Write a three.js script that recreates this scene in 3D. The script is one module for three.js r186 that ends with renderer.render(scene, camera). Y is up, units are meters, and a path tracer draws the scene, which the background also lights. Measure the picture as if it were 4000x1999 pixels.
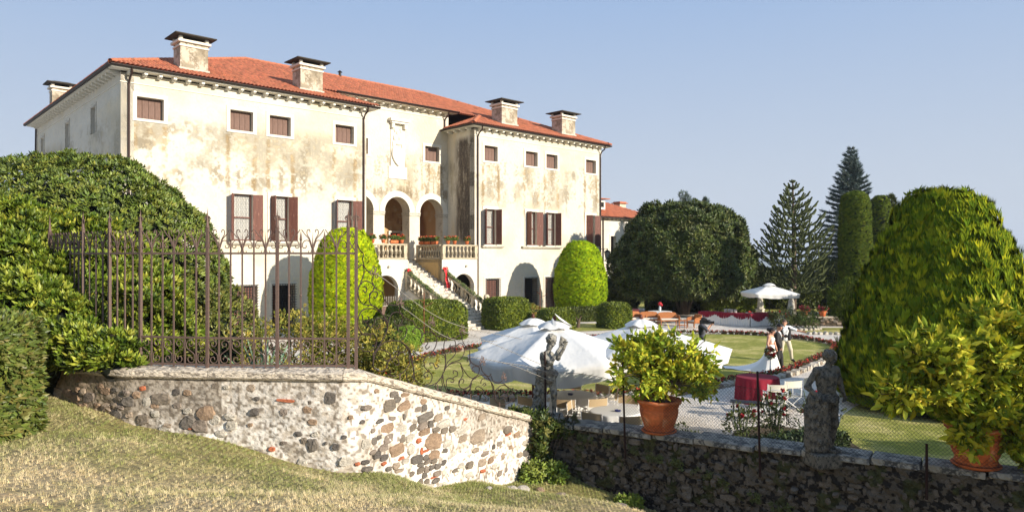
import * as THREE from 'three';
import { mergeGeometries, mergeVertices } from 'three/addons/utils/BufferGeometryUtils.js';
import { MarchingCubes } from 'three/addons/objects/MarchingCubes.js';
import { RoundedBoxGeometry } from 'three/addons/geometries/RoundedBoxGeometry.js';
import { ImprovedNoise } from 'three/addons/math/ImprovedNoise.js';

// ---------- camera, sky, sun, exposure ----------
const scene = new THREE.Scene();
const camera = new THREE.PerspectiveCamera(39.29, 1024 / 511, 0.1, 30000);
camera.position.set(0, 4.4, 0);
camera.rotation.x = 0.0019;
const SUN_AZ = 35 * Math.PI / 180, SUN_EL = 20 * Math.PI / 180;
const sunDir = new THREE.Vector3(Math.cos(SUN_EL) * Math.cos(SUN_AZ), Math.sin(SUN_EL), Math.cos(SUN_EL) * Math.sin(SUN_AZ));
{
  const w = 512, h = 256, data = new Float32Array(w * h * 4);
  const mix = (a, b, t) => a.map((v, i) => v + (b[i] - v) * t);
  const stops = [[-90, [.3, .32, .34]], [0, [.345, .378, .42]], [5, [.322, .364, .422]], [10.6, [.272, .33, .422]], [19.5, [.197, .278, .42]], [30, [.175, .262, .41]], [90, [.15, .235, .39]]];
  for (let j = 0; j < h; j++) {
    const el = (j + .5) / h * 180 - 90;
    let k = 0; while (k < stops.length - 2 && stops[k + 1][0] < el) k++;
    const t = Math.min(1, Math.max(0, (el - stops[k][0]) / (stops[k + 1][0] - stops[k][0])));
    const c = mix(stops[k][1], stops[k + 1][1], t);
    for (let i = 0; i < w; i++) { const o = (j * w + i) * 4; data[o] = c[0]; data[o + 1] = c[1]; data[o + 2] = c[2]; data[o + 3] = 1; }
  }
  const sky = new THREE.DataTexture(data, w, h, THREE.RGBAFormat, THREE.FloatType);
  sky.mapping = THREE.EquirectangularReflectionMapping; sky.magFilter = THREE.LinearFilter; sky.needsUpdate = true;
  scene.background = sky; scene.environment = sky;
}
const sun = new THREE.DirectionalLight(new THREE.Color().setRGB(1, .92, .8), 4.3);
sun.position.copy(sunDir).multiplyScalar(120).add(new THREE.Vector3(2, 0, -35)); sun.target.position.set(2, 0, -35);
sun.castShadow = true; sun.shadow.mapSize.set(4096, 4096); sun.shadow.radius = 1;
Object.assign(sun.shadow.camera, { left: -60, right: 60, top: 50, bottom: -50, near: 1, far: 300 });
scene.add(sun, sun.target);
const renderer = new THREE.WebGLRenderer({ antialias: true });
renderer.toneMapping = THREE.LinearToneMapping;
renderer.toneMappingExposure = 1.8;
renderer.shadowMap.enabled = true;

// ---------- helpers ----------
function rng(seed) { let a = seed * 2654435761 >>> 0; return () => { a = (a + 0x6d2b79f5) | 0; let t = Math.imul(a ^ (a >>> 15), 1 | a); t = (t + Math.imul(t ^ (t >>> 7), 61 | t)) ^ t; return ((t ^ (t >>> 14)) >>> 0) / 4294967296; }; }
const V = (x, y, z) => new THREE.Vector3(x, y, z);
const clamp = (v, a = 0, b = 1) => Math.min(b, Math.max(a, v));
const sst = (a, b, v) => { const t = clamp((v - a) / (b - a)); return t * t * (3 - 2 * t); };
const lerp = (a, b, t) => a + (b - a) * t;
const PN = new ImprovedNoise(), pn = (x, y, z = 0) => PN.noise(x, y, z);
// periodic value noise for textures
const HT = (() => { const r = rng(7), t = new Float32Array(65536); for (let i = 0; i < 65536; i++) t[i] = r(); return t; })();
function vn(x, y, p, s) {
  const xi = Math.floor(x), yi = Math.floor(y), fx = x - xi, fy = y - yi, m = (v) => ((v % p) + p) % p;
  const x0 = m(xi), x1 = m(xi + 1), y0 = m(yi), y1 = m(yi + 1), h = (a, b) => HT[(a * 374 + b * 6689 + s * 9173) & 65535];
  const u = fx * fx * (3 - 2 * fx), v = fy * fy * (3 - 2 * fy);
  return lerp(lerp(h(x0, y0), h(x1, y0), u), lerp(h(x0, y1), h(x1, y1), u), v);
}
function fbm(u, v, f, oct, s) { let a = 0, w = .5, n = 0; for (let i = 0; i < oct; i++) { a += w * vn(u * f, v * f, f, s + i); n += w; w *= .5; f *= 2; } return a / n; }
function tex(w, h, fn, srgb = true) {
  const d = new Uint8Array(w * h * 4);
  for (let j = 0; j < h; j++) for (let i = 0; i < w; i++) { const c = fn((i + .5) / w, (j + .5) / h), o = (j * w + i) * 4; d[o] = clamp(c[0], 0, 255); d[o + 1] = clamp(c[1], 0, 255); d[o + 2] = clamp(c[2], 0, 255); d[o + 3] = 255; }
  const t = new THREE.DataTexture(d, w, h); t.wrapS = t.wrapT = THREE.RepeatWrapping; t.magFilter = THREE.LinearFilter; t.minFilter = THREE.LinearMipmapLinearFilter;
  if (srgb) t.colorSpace = THREE.SRGBColorSpace; t.needsUpdate = true; return t;
}
const rep = (t, a, b = a, ox = 0, oy = 0) => { const c = t.clone(); c.repeat.set(a, b); c.offset.set(ox, oy); c.needsUpdate = true; return c; };
const M = (color, roughness = .85, o = {}) => new THREE.MeshStandardMaterial({ color, roughness, side: THREE.DoubleSide, ...o });
const MP = (color, roughness = .85, o = {}) => new THREE.MeshPhysicalMaterial({ color, roughness, side: THREE.DoubleSide, ...o });
// uv in metres by the dominant axis of each face
function boxUV(g, k = 1) {
  const q = g.index ? g.toNonIndexed() : g; if (!q.attributes.normal) q.computeVertexNormals();
  const p = q.attributes.position, uv = new Float32Array(p.count * 2), a = V(), b = V(), c = V();
  for (let i = 0; i < p.count; i += 3) {
    a.fromBufferAttribute(p, i); b.fromBufferAttribute(p, i + 1); c.fromBufferAttribute(p, i + 2);
    const n = b.clone().sub(a).cross(c.clone().sub(a)), x = Math.abs(n.x), y = Math.abs(n.y), z = Math.abs(n.z);
    [a, b, c].forEach((v, j) => { const o = (i + j) * 2; if (y >= x && y >= z) { uv[o] = v.x * k; uv[o + 1] = v.z * k; } else if (x >= z) { uv[o] = v.z * k; uv[o + 1] = v.y * k; } else { uv[o] = v.x * k; uv[o + 1] = v.y * k; } });
  }
  q.setAttribute('uv', new THREE.BufferAttribute(uv, 2)); return q;
}
function strip(g) { const q = g.index ? g.toNonIndexed() : g; for (const n of Object.keys(q.attributes)) if (!['position', 'normal', 'uv'].includes(n)) q.deleteAttribute(n); if (!q.attributes.uv) q.setAttribute('uv', new THREE.BufferAttribute(new Float32Array(q.attributes.position.count * 2), 2)); if (!q.attributes.normal) q.computeVertexNormals(); return q; }
const merge = (list) => list.length === 1 ? strip(list[0]) : mergeGeometries(list.map(strip));
const bx = (w, h, d, x = 0, y = 0, z = 0, r = 0) => { const g = new THREE.BoxGeometry(w, h, d); if (r) g.rotateY(r); g.translate(x, y, z); return g; };
const rbx = (w, h, d, x = 0, y = 0, z = 0, rad = .01) => { const g = new RoundedBoxGeometry(w, h, d, 1, Math.min(rad, w / 2.1, h / 2.1, d / 2.1)); g.translate(x, y, z); return g; };
const cyl = (r0, r1, h, x = 0, y = 0, z = 0, n = 10) => { const g = new THREE.CylinderGeometry(r1, r0, h, n); g.translate(x, y + h / 2, z); return g; };
const UP = V(0, 1, 0);
function bar(a, b, r0, r1 = r0, n = 6) { const d = b.clone().sub(a), g = new THREE.CylinderGeometry(r1, r0, d.length(), n); g.applyQuaternion(new THREE.Quaternion().setFromUnitVectors(UP, d.clone().normalize())); g.translate((a.x + b.x) / 2, (a.y + b.y) / 2, (a.z + b.z) / 2); return g; }
function tube(pts, r, seg = pts.length * 4, n = 5, closed = false) { return new THREE.TubeGeometry(new THREE.CatmullRomCurve3(pts, closed, 'centripetal'), seg, r, n, closed); }
const lathe = (pts, n = 14) => new THREE.LatheGeometry(pts.map(([r, y]) => new THREE.Vector2(r, y)), n);
const taken = new Map();
const numbered = (n) => { const k = taken.get(n) || 0; taken.set(n, k + 1); return k ? n + '_' + String(k).padStart(3, '0') : n; };
const sh = (o) => { o.castShadow = true; o.receiveShadow = true; return o; };
// a named mesh under a parent; parts of one parent may share a name
function part(parent, name, geo, m, label) { const o = sh(new THREE.Mesh(Array.isArray(geo) ? merge(geo) : geo, m)); o.name = name; if (label) o.userData.label = label; parent.add(o); return o; }
function tag(o, label, category, group, kind) { o.userData.label = label; if (category) o.userData.category = category; if (group) o.userData.group = group; if (kind) o.userData.kind = kind; return o; }
function thing(name, label, category, [x, y, z] = [0, 0, 0], turn = 0, group) { const o = new THREE.Group(); o.name = numbered(name); o.position.set(x, y, z); o.rotation.y = turn; scene.add(o); return tag(o, label, category, group); }
function sub(parent, name, label) { const o = new THREE.Group(); o.name = name; parent.add(o); if (label) o.userData.label = label; return o; }
function struct(name, geo, m, label) { const o = sh(new THREE.Mesh(Array.isArray(geo) ? merge(geo) : geo, m)); o.name = numbered(name); o.userData.kind = 'structure'; if (label) o.userData.label = label; scene.add(o); return o; }
function dup(src, label, [x, y, z], turn = 0, s = 1) { const c = src.clone(); c.name = numbered(src.name.replace(/_\d{3}$/, '')); c.userData = { ...src.userData, label }; c.position.set(x, y, z); c.rotation.y = turn; c.scale.setScalar(s); scene.add(c); return c; }
const dummy = new THREE.Object3D(), tmpC = new THREE.Color();
// instanced pieces: list of {p, n (facing) or q, s, c}
function inst(parent, name, geo, m, list, kind) {
  const im = new THREE.InstancedMesh(geo, m, list.length); im.name = name; im.userData.kind = kind || 'stuff'; sh(im);
  list.forEach((e, i) => {
    dummy.position.copy(e.p); dummy.quaternion.copy(e.q || dummy.quaternion.identity());
    if (Array.isArray(e.s)) dummy.scale.set(...e.s); else dummy.scale.setScalar(e.s ?? 1);
    dummy.updateMatrix(); im.setMatrixAt(i, dummy.matrix); if (e.c) im.setColorAt(i, tmpC.setRGB(...e.c));
  });
  (parent || scene).add(im); return im;
}
const qTo = (n, spin = 0) => new THREE.Quaternion().setFromUnitVectors(UP, n).multiply(new THREE.Quaternion().setFromAxisAngle(UP, spin));
// ---------- textures ----------
const mix3 = (a, b, t) => [a[0] + (b[0] - a[0]) * t, a[1] + (b[1] - a[1]) * t, a[2] + (b[2] - a[2]) * t];
const T = {};
T.gravel = tex(512, 512, (u, v) => { const n = vn(u * 170, v * 170, 170, 3), m = fbm(u, v, 6, 4, 9), k = n > .8 ? -34 : n < .2 ? 24 : 0; const b = 206 + (m - .5) * 44 + k; return [b + 8, b - 3, b - 18]; });
T.gravelB = tex(512, 512, (u, v) => { const n = vn(u * 170, v * 170, 170, 3) * 255; return [n, n, n]; }, false);
T.lawn = tex(1024, 1024, (u, v) => { const n = vn(u * 300, v * 300, 300, 5), m = fbm(u, v, 5, 5, 11), q = fbm(u, v, 24, 3, 31); let c = mix3([142, 144, 54], [206, 190, 120], clamp((m - .36) * 2.4 + (q - .5) * 1.1)); return c.map((x) => x * (.78 + .4 * n)); });
T.grain = tex(256, 256, (u, v) => { const n = fbm(u, v, 16, 4, 2) * 255; return [n, n, n]; }, false);
T.stone = tex(512, 512, (u, v) => { const a = fbm(u, v, 6, 5, 21), b = fbm(u, v, 40, 3, 27), d = fbm(u, v, 14, 4, 37); let c = mix3([188, 178, 158], [226, 218, 200], a); c = mix3(c, [110, 102, 90], sst(.56, .74, d) * .75); c = mix3(c, [70, 66, 58], sst(.6, .75, b) * .45); return c; });
T.statue = tex(512, 512, (u, v) => { const a = fbm(u, v, 5, 5, 121), b = fbm(u, v, 26, 3, 127), d = fbm(u, v, 9, 4, 137); let c = mix3([112, 110, 104], [190, 184, 170], a); c = mix3(c, [56, 58, 60], sst(.46, .62, d * .6 + b * .4) * .8); c = mix3(c, [196, 190, 176], sst(.58, .7, b) * .45); return c; });
T.iron = tex(256, 256, (u, v) => { const a = fbm(u, v, 10, 4, 41), b = fbm(u, v, 50, 2, 43); return mix3(mix3([84, 70, 64], [118, 96, 84], a), [134, 86, 62], sst(.62, .75, b) * .6); });
T.terra = tex(512, 512, (u, v) => { const a = fbm(u, v, 5, 5, 51), b = fbm(u, v, 40, 3, 53), d = fbm(u, v, 8, 4, 57); let c = mix3([176, 84, 42], [212, 118, 66], a); c = mix3(c, [224, 176, 138], sst(.6, .8, d) * .5); return c.map((x) => x * (.86 + .28 * b)); });
T.tile = tex(512, 512, (u, v) => { const a = fbm(u, v, 6, 5, 61), b = fbm(u, v, 60, 2, 63); let c = mix3([164, 86, 56], [206, 128, 90], a); c = mix3(c, [112, 92, 72], sst(.58, .75, b) * .55); return c; });
T.wood = tex(256, 512, (u, v) => { const a = fbm(u, v * .25, 24, 4, 71), b = fbm(u, v, 5, 3, 77); return mix3([88, 66, 56], [140, 112, 98], a * .7 + b * .35); });
T.shutter = tex(256, 512, (u, v) => { const a = fbm(u, v * .3, 18, 4, 81), b = fbm(u, v, 22, 3, 83); return mix3(mix3([92, 54, 42], [122, 76, 60], a), [160, 120, 104], sst(.66, .8, b) * .7); });
T.bark = tex(256, 256, (u, v) => { const a = fbm(u, v * .3, 20, 4, 91), b = fbm(u, v, 8, 3, 93); return mix3([62, 50, 40], [122, 104, 84], a * .7 + b * .3); });
T.cloth = tex(256, 256, (u, v) => { const a = fbm(u, v, 8, 4, 101); const b = 236 + (a - .5) * 14; return [b, b - 2, b - 6]; });
T.canvasB = tex(256, 256, (u, v) => { const a = fbm(u, v, 5, 4, 103) * 255; return [a, a, a]; }, false);
T.wicker = tex(256, 256, (u, v) => { const a = .5 + .5 * Math.sin(u * 6.283 * 32) * Math.sin(v * 6.283 * 32), b = fbm(u, v, 12, 3, 107); return mix3([120, 66, 28], [196, 124, 62], a * .6 + b * .4); });
T.soil = tex(512, 512, (u, v) => { const a = fbm(u, v, 8, 5, 111), b = fbm(u, v, 70, 2, 113); return mix3(mix3([74, 58, 42], [118, 94, 68], a), [70, 84, 34], sst(.5, .7, b) * .6); });
T.fresco = tex(512, 512, (u, v) => { const a = fbm(u, v, 6, 5, 141), b = fbm(u, v, 3, 4, 143), d = fbm(u, v, 14, 3, 147); let c = mix3([150, 112, 74], [206, 172, 126], a); c = mix3(c, [112, 74, 50], sst(.55, .7, b) * .8); return mix3(c, [196, 180, 150], sst(.6, .75, d) * .6); });
// old lime plaster with rain streaks below the window corners; o: width, height, x of streaks, strength
function plaster(W, H, o, s, size = 1024) {
  const aspect = H / W, w = aspect > 1.6 ? size / 2 : size, h = size;
  return tex(w, h, (u, v) => {
    const X = u * W, Y = v * H + (o.y0 || 0), big = fbm(u, v, 5, 5, s), mid = fbm(u, v, 16, 4, s + 10), fine = fbm(u, v, 90, 3, s + 20), vert = fbm(u, v * .12, 40, 4, s + 30);
    let c = mix3([207, 200, 186], [219, 214, 203], mid);
    c = mix3(c, [212, 194, 158], sst(.5, .72, big) * .45);                                   // ochre limewash showing through
    const zone = sst(7.3, 9, Y) * (1 - sst(11.2, 12.1, Y)) * (o.grey ?? 1);
    c = mix3(c, [160, 153, 138], clamp(sst(.42, .6, big * .42 + mid * .33 + fine * .25) * zone * .85));
    c = mix3(c, [136, 126, 108], clamp(sst(.48, .64, vert * .4 + mid * .35 + fine * .25) * sst(.45, .6, fine * .5 + mid * .5) * zone * .75));
    if (o.streaks) for (const [x, wd, y1, y2, k] of o.streaks) {
      const wob = (vn(Y * .8 + x * 3, 1.5, 997, s + 3) - .5) * .14, dx = Math.abs(X - x + wob) / wd;
      if (dx < 1.6) { const len = sst(y2, y2 + 1.4, Y) * (1 - sst(y1 - .1, y1, Y)); c = mix3(c, mix3([172, 136, 84], [120, 108, 88], vert), clamp((1 - sst(.35, 1.3, dx)) * len * k * .8 * sst(.36, .64, vert * .3 + fine * .4 + mid * .3))); }
    }
    if (o.dirt) { const [x0, x1, k] = o.dirt; const m = sst(x0, x0 + .9, X) * (1 - sst(x1 - .5, x1, X)) * (1 - sst(12.6, 13.3, Y)) * sst(5, 6.2, Y); c = mix3(c, mix3([118, 106, 92], [66, 58, 52], mid), clamp(m * k * sst(.3, .56, vert * .22 + mid * .28 + fine * .25 + big * .25))); }
    if (o.under) c = mix3(c, [128, 112, 88], clamp(o.under(X, Y) * sst(.36, .6, vert * .5 + mid * .3 + fine * .2)));
    c = mix3(c, [206, 190, 160], sst(.62, .74, fine) * .35);
    return c.map((x) => x * (.95 + .1 * fine));
  });
}

// ---------- ground ----------
const bankPts = [[-14, -15, 2.5], [-9, -12.6, 2.2], [-6.6, -11, 2.08], [-5.45, -10.9, 1.72], [-2.4, -10.75, 1.22], [-1.36, -12.3, .42], [.25, -14.8, -.17], [.65, -15.3, -.03], [2.15, -14.4, -.38], [2.75, -14.1, -.6], [5, -12.9, -1.3], [8, -11, -1.9], [12, -8.5, -2.4], [-6, -6, 2.45], [-3, -6.5, 2.1], [0, -7, 1.65], [0, 0, 2.75], [-8, 0, 2.9], [4, -7, .5], [5, 0, 2], [9, -3, 0], [14, 0, -1], [-14, 0, 3], [-14, 8, 3.4], [0, 8, 3.2], [14, 8, .5], [1, -11, .55], [-3.5, -9, 1.6], [-5.5, -9, 2.0]];
function bankY(x, z) { let a = 0, w = 0; for (const [px, pz, py] of bankPts) { const d2 = (x - px) ** 2 + (z - pz) ** 2 + .02, k = 1 / (d2 * d2) + .0002 / d2; a += py * k; w += k; } return a / w; }
const bankH = (() => { // smoothed by a small kernel
  const k = [[0, 0, 3], [.55, 0, 1], [-.55, 0, 1], [0, .55, 1], [0, -.55, 1], [.9, .9, .7], [-.9, .9, .7], [.9, -.9, .7], [-.9, -.9, .7]];
  return (x, z) => { let a = 0, w = 0; for (const [dx, dz, q] of k) { a += q * bankY(x + dx, z + dz); w += q; } return a / w; };
})();
const wallLine = [[-15, -16], [-8.5, -12.6], [-6.9, -11.4], [-5.9, -10.98], [-2.5, -10.62], [-2.2, -10.75], [.66, -15.4], [7.12, -11.47], [10.5, -9.42], [15, -6.7]];
const along = (line, n) => { const L = [0]; for (let i = 1; i < line.length; i++) L.push(L[i - 1] + Math.hypot(line[i][0] - line[i - 1][0], line[i][1] - line[i - 1][1])); const out = []; for (let j = 0; j <= n; j++) { const s = L[L.length - 1] * j / n; let i = 1; while (i < line.length - 1 && L[i] < s) i++; const t = (s - L[i - 1]) / (L[i] - L[i - 1]); out.push([lerp(line[i - 1][0], line[i][0], t), lerp(line[i - 1][1], line[i][1], t)]); } return out; };
// dry summer grass: green by the wall, straw further out, a reddish worn corner
function bankTone(x, z) {
  const n = pn(x * .9, z * .9, 3) * .5 + pn(x * 2.3, z * 2.3, 8) * .35, f = pn(x * 6, z * 6, 1) * .25;
  const nearWall = 1 - sst(.4, 3.4, Math.min(...[[-6, -10.9], [-4.5, -10.7], [-3, -10.6], [-1.4, -12], [.2, -14.6]].map(([a, b]) => Math.hypot(x - a, z - b))));
  const green = clamp(.26 + nearWall * .6 + n + f - .1 + (x > -1 ? .18 : 0)), red = sst(-3.4, -5, x + z * .0) * sst(-7.4, -5.6, z) * .5;
  return { green, red: clamp(red + (n > .2 ? .1 : 0)) };
}
function bankColor(x, z) { const { green, red } = bankTone(x, z); let c = mix3([216, 194, 144], [136, 138, 64], green); return mix3(c, [182, 136, 104], red * (1 - green)); }
{
  const X0 = -15, X1 = 15, Z0 = -17, Z1 = 8;
  const t = tex(1024, 1024, (u, v) => { const x = lerp(X0, X1, u), z = lerp(Z0, Z1, v), c = mix3(bankColor(x, z), [132, 104, 74], .35), n = vn(u * 500, v * 500, 500, 3), m = vn(u * 190, v * 190, 190, 4); return c.map((q) => q * (.62 + .4 * n + .2 * m)); });
  t.wrapS = t.wrapT = THREE.ClampToEdgeWrapping;
  const W = along(wallLine, 90), rows = 60, pos = [], uv = [], idx = [];
  W.forEach(([wx, wz], i) => { const nx = lerp(-15, 15, i / 90), nz = 8; for (let j = 0; j <= rows; j++) { const q = j / rows, x = lerp(wx, nx, q * q * .6 + q * .4), z = lerp(wz - .02, nz, q * q * .6 + q * .4); pos.push(x, bankH(x, z) + .02 * pn(x * 3, z * 3), z); uv.push((x - X0) / (X1 - X0), (z - Z0) / (Z1 - Z0)); } });
  for (let i = 0; i < 90; i++) for (let j = 0; j < rows; j++) { const a = i * (rows + 1) + j, b = a + rows + 1; idx.push(a, a + 1, b, b, a + 1, b + 1); }
  const g = new THREE.BufferGeometry(); g.setAttribute('position', new THREE.Float32BufferAttribute(pos, 3)); g.setAttribute('uv', new THREE.Float32BufferAttribute(uv, 2)); g.setIndex(idx); g.computeVertexNormals();
  struct('grass_bank', g, M(0xffffff, 1, { map: t, bumpMap: rep(T.gravelB, 12), bumpScale: .02 }), 'dry grass bank in front of the garden wall');
}
// grass blades on the bank
function bladeGeo(n, h, w, seed, lean = .5) {
  const r = rng(seed), pos = [], nor = [];
  for (let i = 0; i < n; i++) { const a = r() * 6.28, d = r() * .05, x = Math.cos(a) * d, z = Math.sin(a) * d, b = r() * 6.28, l = lean * (.3 + r()), hh = h * (.5 + r() * .7), cx = Math.cos(b + 1.57) * w, cz = Math.sin(b + 1.57) * w, mx = x + Math.cos(b) * l * hh * .35, mz = z + Math.sin(b) * l * hh * .35, tx = x + Math.cos(b) * l * hh, tz = z + Math.sin(b) * l * hh;
    pos.push(x - cx, 0, z - cz, x + cx, 0, z + cz, mx + cx * .7, hh * .6, mz + cz * .7, x - cx, 0, z - cz, mx + cx * .7, hh * .6, mz + cz * .7, mx - cx * .7, hh * .6, mz - cz * .7, mx - cx * .7, hh * .6, mz - cz * .7, mx + cx * .7, hh * .6, mz + cz * .7, tx, hh, tz); }
  const g = new THREE.BufferGeometry(); g.setAttribute('position', new THREE.Float32BufferAttribute(pos, 3)); g.computeVertexNormals(); return g;
}
{
  const r = rng(31), list = [], W = along(wallLine, 400);
  for (let i = 0; i < 120000; i++) {
    const k = Math.floor(r() * 400), [wx, wz] = W[k], q = r() ** 1.3, x = lerp(wx, lerp(-10, 10, k / 400), q * .75), z = lerp(wz + .08, 2, q * .75);
    if (x < -9 || x > 6 || z > -4.2) continue;
    const { green, red } = bankTone(x, z), gg = clamp(green + (r() - .5) * .7);
    let c = mix3([.7, .56, .32], [.26, .29, .07], gg); c = mix3(c, [.5, .3, .17], red * r());
    const b = .7 + r() * .5, s = .3 + r() * .38;
    list.push({ p: V(x, bankH(x, z) - .005, z), q: new THREE.Quaternion().setFromEuler(new THREE.Euler((r() - .5) * .5, r() * 6.28, (r() - .5) * .5)), s: [s, s * (.6 + r() * .5), s], c: c.map((v) => v * b) });
  }
  const o = inst(null, 'grass', bladeGeo(9, .085, .0035, 4, .9), M(0xffffff, .8), list); tag(o, 'short dry grass covering the bank before the wall', 'grass', null, 'stuff');
}
// garden floor: pale gravel, cut off at the retaining wall; the hill drops away to the plain behind
{
  const s = new THREE.Shape(); const pts = [[-90, -30], [-15, -16.3], [-8.6, -12.9], [-6.95, -11.65], [-5.95, -11.2], [-2.5, -10.85], [-2.0, -11.0], [.66, -15.75], [7.2, -11.75], [10.6, -9.7], [15, -7], [90, 20], [120, -60], [90, -150], [-60, -150], [-110, -80]];
  pts.forEach(([x, z], i) => i ? s.lineTo(x, z) : s.moveTo(x, z));
  const g = new THREE.ShapeGeometry(s); g.rotateX(Math.PI / 2); const uv = g.attributes.uv, p = g.attributes.position; for (let i = 0; i < p.count; i++) uv.setXY(i, p.getX(i) * .28, p.getZ(i) * .28);
  g.computeVertexNormals();
  struct('garden_ground', g, M(0xffffff, .95, { map: T.gravel, bumpMap: T.gravelB, bumpScale: .02 }), 'pale gravel ground of the garden');
}
{
  const pos = [], idx = [], NR = 26, NA = 120, radii = [95, 110, 130, 160, 200, 260, 340, 450, 600, 800, 1000, 1300, 1700, 2200, 2800, 3500, 4300, 5200, 6200, 7200, 8200, 9200, 10200, 11200, 12400, 14000, 16000];
  for (let i = 0; i <= NR; i++) for (let j = 0; j <= NA; j++) { const a = j / NA * 6.2832, R = radii[i], x = Math.cos(a) * R, z = -50 + Math.sin(a) * R; let y = -1.2 - 70 * sst(90, 700, R) + 3 * pn(x * .01, z * .01); pos.push(x, y, z); }
  for (let i = 0; i < NR; i++) for (let j = 0; j < NA; j++) { const a = i * (NA + 1) + j, b = a + NA + 1; idx.push(a, b, a + 1, b, b + 1, a + 1); }
  const g = new THREE.BufferGeometry(); g.setAttribute('position', new THREE.Float32BufferAttribute(pos, 3)); g.setIndex(idx); g.computeVertexNormals();
  struct('plain', g, M(0x4c5a38, 1), 'wooded plain below the villa hill');
  for (const [R, h, w, s] of [[5200, 95, 1, 1], [8600, 190, 1.3, 5]]) {
    const pos = [], idx = [], N = 200; for (let j = 0; j <= N; j++) { const a = j / N * 6.2832; for (const [k, q] of [[-.12, 0], [-.05, .55], [0, 1], [.12, 0]]) { const hh = -72 + (h + 50 * w * (pn(Math.cos(a) * 3, Math.sin(a) * 3, s) + .5 * pn(Math.cos(a) * 9, Math.sin(a) * 9, s))) * q; pos.push(Math.cos(a) * R * (1 + k), hh, -50 + Math.sin(a) * R * (1 + k)); } }
    for (let j = 0; j < N; j++) for (let k = 0; k < 3; k++) { const a = j * 4 + k, b = a + 4; idx.push(a, b, a + 1, b, b + 1, a + 1); }
    const g = new THREE.BufferGeometry(); g.setAttribute('position', new THREE.Float32BufferAttribute(pos, 3)); g.setIndex(idx); g.computeVertexNormals();
    struct('hills', g, M(0x4a5a3e, 1), 'hazy hills on the horizon');
  }
}
scene.fog = new THREE.FogExp2(new THREE.Color().setRGB(.72, .8, .92), 0.00022);
// lawns
function sheet(name, pts, y, m, label, closedCurve = true, k = .22) {
  const c = closedCurve ? new THREE.CatmullRomCurve3(pts.map(([x, z]) => V(x, 0, z)), true).getPoints(120) : pts.map(([x, z]) => V(x, 0, z));
  const s = new THREE.Shape(c.map((p) => new THREE.Vector2(p.x, p.z))), g = new THREE.ShapeGeometry(s); g.rotateX(Math.PI / 2); g.translate(0, y, 0);
  const uv = g.attributes.uv, p = g.attributes.position; for (let i = 0; i < p.count; i++) uv.setXY(i, p.getX(i) * k, p.getZ(i) * k); g.computeVertexNormals();
  return struct(name, g, m, label);
}
const lawnM = M(0xffffff, 1, { map: T.lawn, bumpMap: rep(T.gravelB, 1.6), bumpScale: .03 });
const lawnPts = [[-4.4, -24.0], [-4.6, -27], [-3.7, -31], [-1.6, -34.4], [2, -37.3], [6.5, -39.6], [11, -40.9], [14, -40], [15.7, -37.4], [15.8, -35], [14.4, -32.3], [12.2, -29.4], [9.9, -26.6], [7.6, -25], [5.1, -23.2], [2.4, -22.4], [-1, -22.3], [-3.4, -22.7]];
sheet('lawn', lawnPts, .03, lawnM, 'oval lawn with mown grass');
sheet('lawn', [[2.2, -42.3], [6.4, -43.4], [9, -44.4], [7, -47.5], [3, -46.5]], .02, lawnM, 'small lawn strip before the clipped hedges');
sheet('lawn', [[17.2, -41.2], [19.5, -41], [23.5, -40], [25, -43.6], [21, -44.6], [17.6, -44]], .02, lawnM, 'lawn behind the gravel loop');
sheet('lawn', [[4.4, -14.2], [7.2, -12.2], [12, -9.4], [17, -12], [18, -19], [13, -24], [10.6, -21.6], [9.2, -19.9], [8.3, -18.3], [7.2, -17.0], [5.6, -15.4]], .03, lawnM, 'shaded lawn behind the statue');
sheet('lawn', [[19, -56], [27, -52], [34, -58], [30, -70], [20, -66]], .02, lawnM, 'far lawn behind the stone statues');
sheet('lawn', [[10, -63], [16, -60], [19, -66], [14, -71], [9, -68]], .02, lawnM, 'sunlit lawn beyond the evergreen tree');
sheet('meadow', [[-60, -148], [-40, -95], [2, -78], [9, -64], [19, -58], [27, -50.5], [40, -44], [88, -30], [118, -60], [90, -148]], .008, M(0x9aa070, 1, { map: rep(T.lawn, .5) }), 'grassy slope behind the rear garden', false);
sheet('garden_bed', [[3.2, -15.0], [5.4, -14.3], [7.6, -15.4], [7.9, -17.4], [6.6, -18.6], [5.2, -17.4], [3.6, -16]], .045, M(0xffffff, 1, { map: T.soil, bumpMap: T.gravelB, bumpScale: .04 }), 'bare soil rose bed', true, .5);
{ // raised planting bed behind the fence wall
  const W = along([[-15, -16.2], [-8.6, -12.85], [-6.95, -11.6], [-5.95, -11.2], [-2.5, -10.8], [-1.9, -11.2], [.4, -15.2]], 40), pos = [], uv = [], idx = [], R = 16;
  W.forEach(([x, z], i) => { for (let j = 0; j <= R; j++) { const q = j / R, d = q * 7.5, hx = x + .25 * d, hz = z - d, top = (x > -2.2 ? lerp(2.1, .3, clamp((x + 2.2) / 2.2)) : 2.1), y = lerp(top, -.12, sst(0, 1, q)) + .05 * pn(hx * 2, hz * 2); pos.push(hx, y, hz); uv.push(hx * .5, hz * .5); } });
  for (let i = 0; i < 40; i++) for (let j = 0; j < R; j++) { const a = i * (R + 1) + j, b = a + R + 1; idx.push(a, b, a + 1, b, b + 1, a + 1); }
  const g = new THREE.BufferGeometry(); g.setAttribute('position', new THREE.Float32BufferAttribute(pos, 3)); g.setAttribute('uv', new THREE.Float32BufferAttribute(uv, 2)); g.setIndex(idx); g.computeVertexNormals();
  struct('garden_bed', g, M(0xffffff, 1, { map: T.soil, bumpMap: T.gravelB, bumpScale: .04 }), 'sloping planting bed behind the fence');
}
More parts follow.
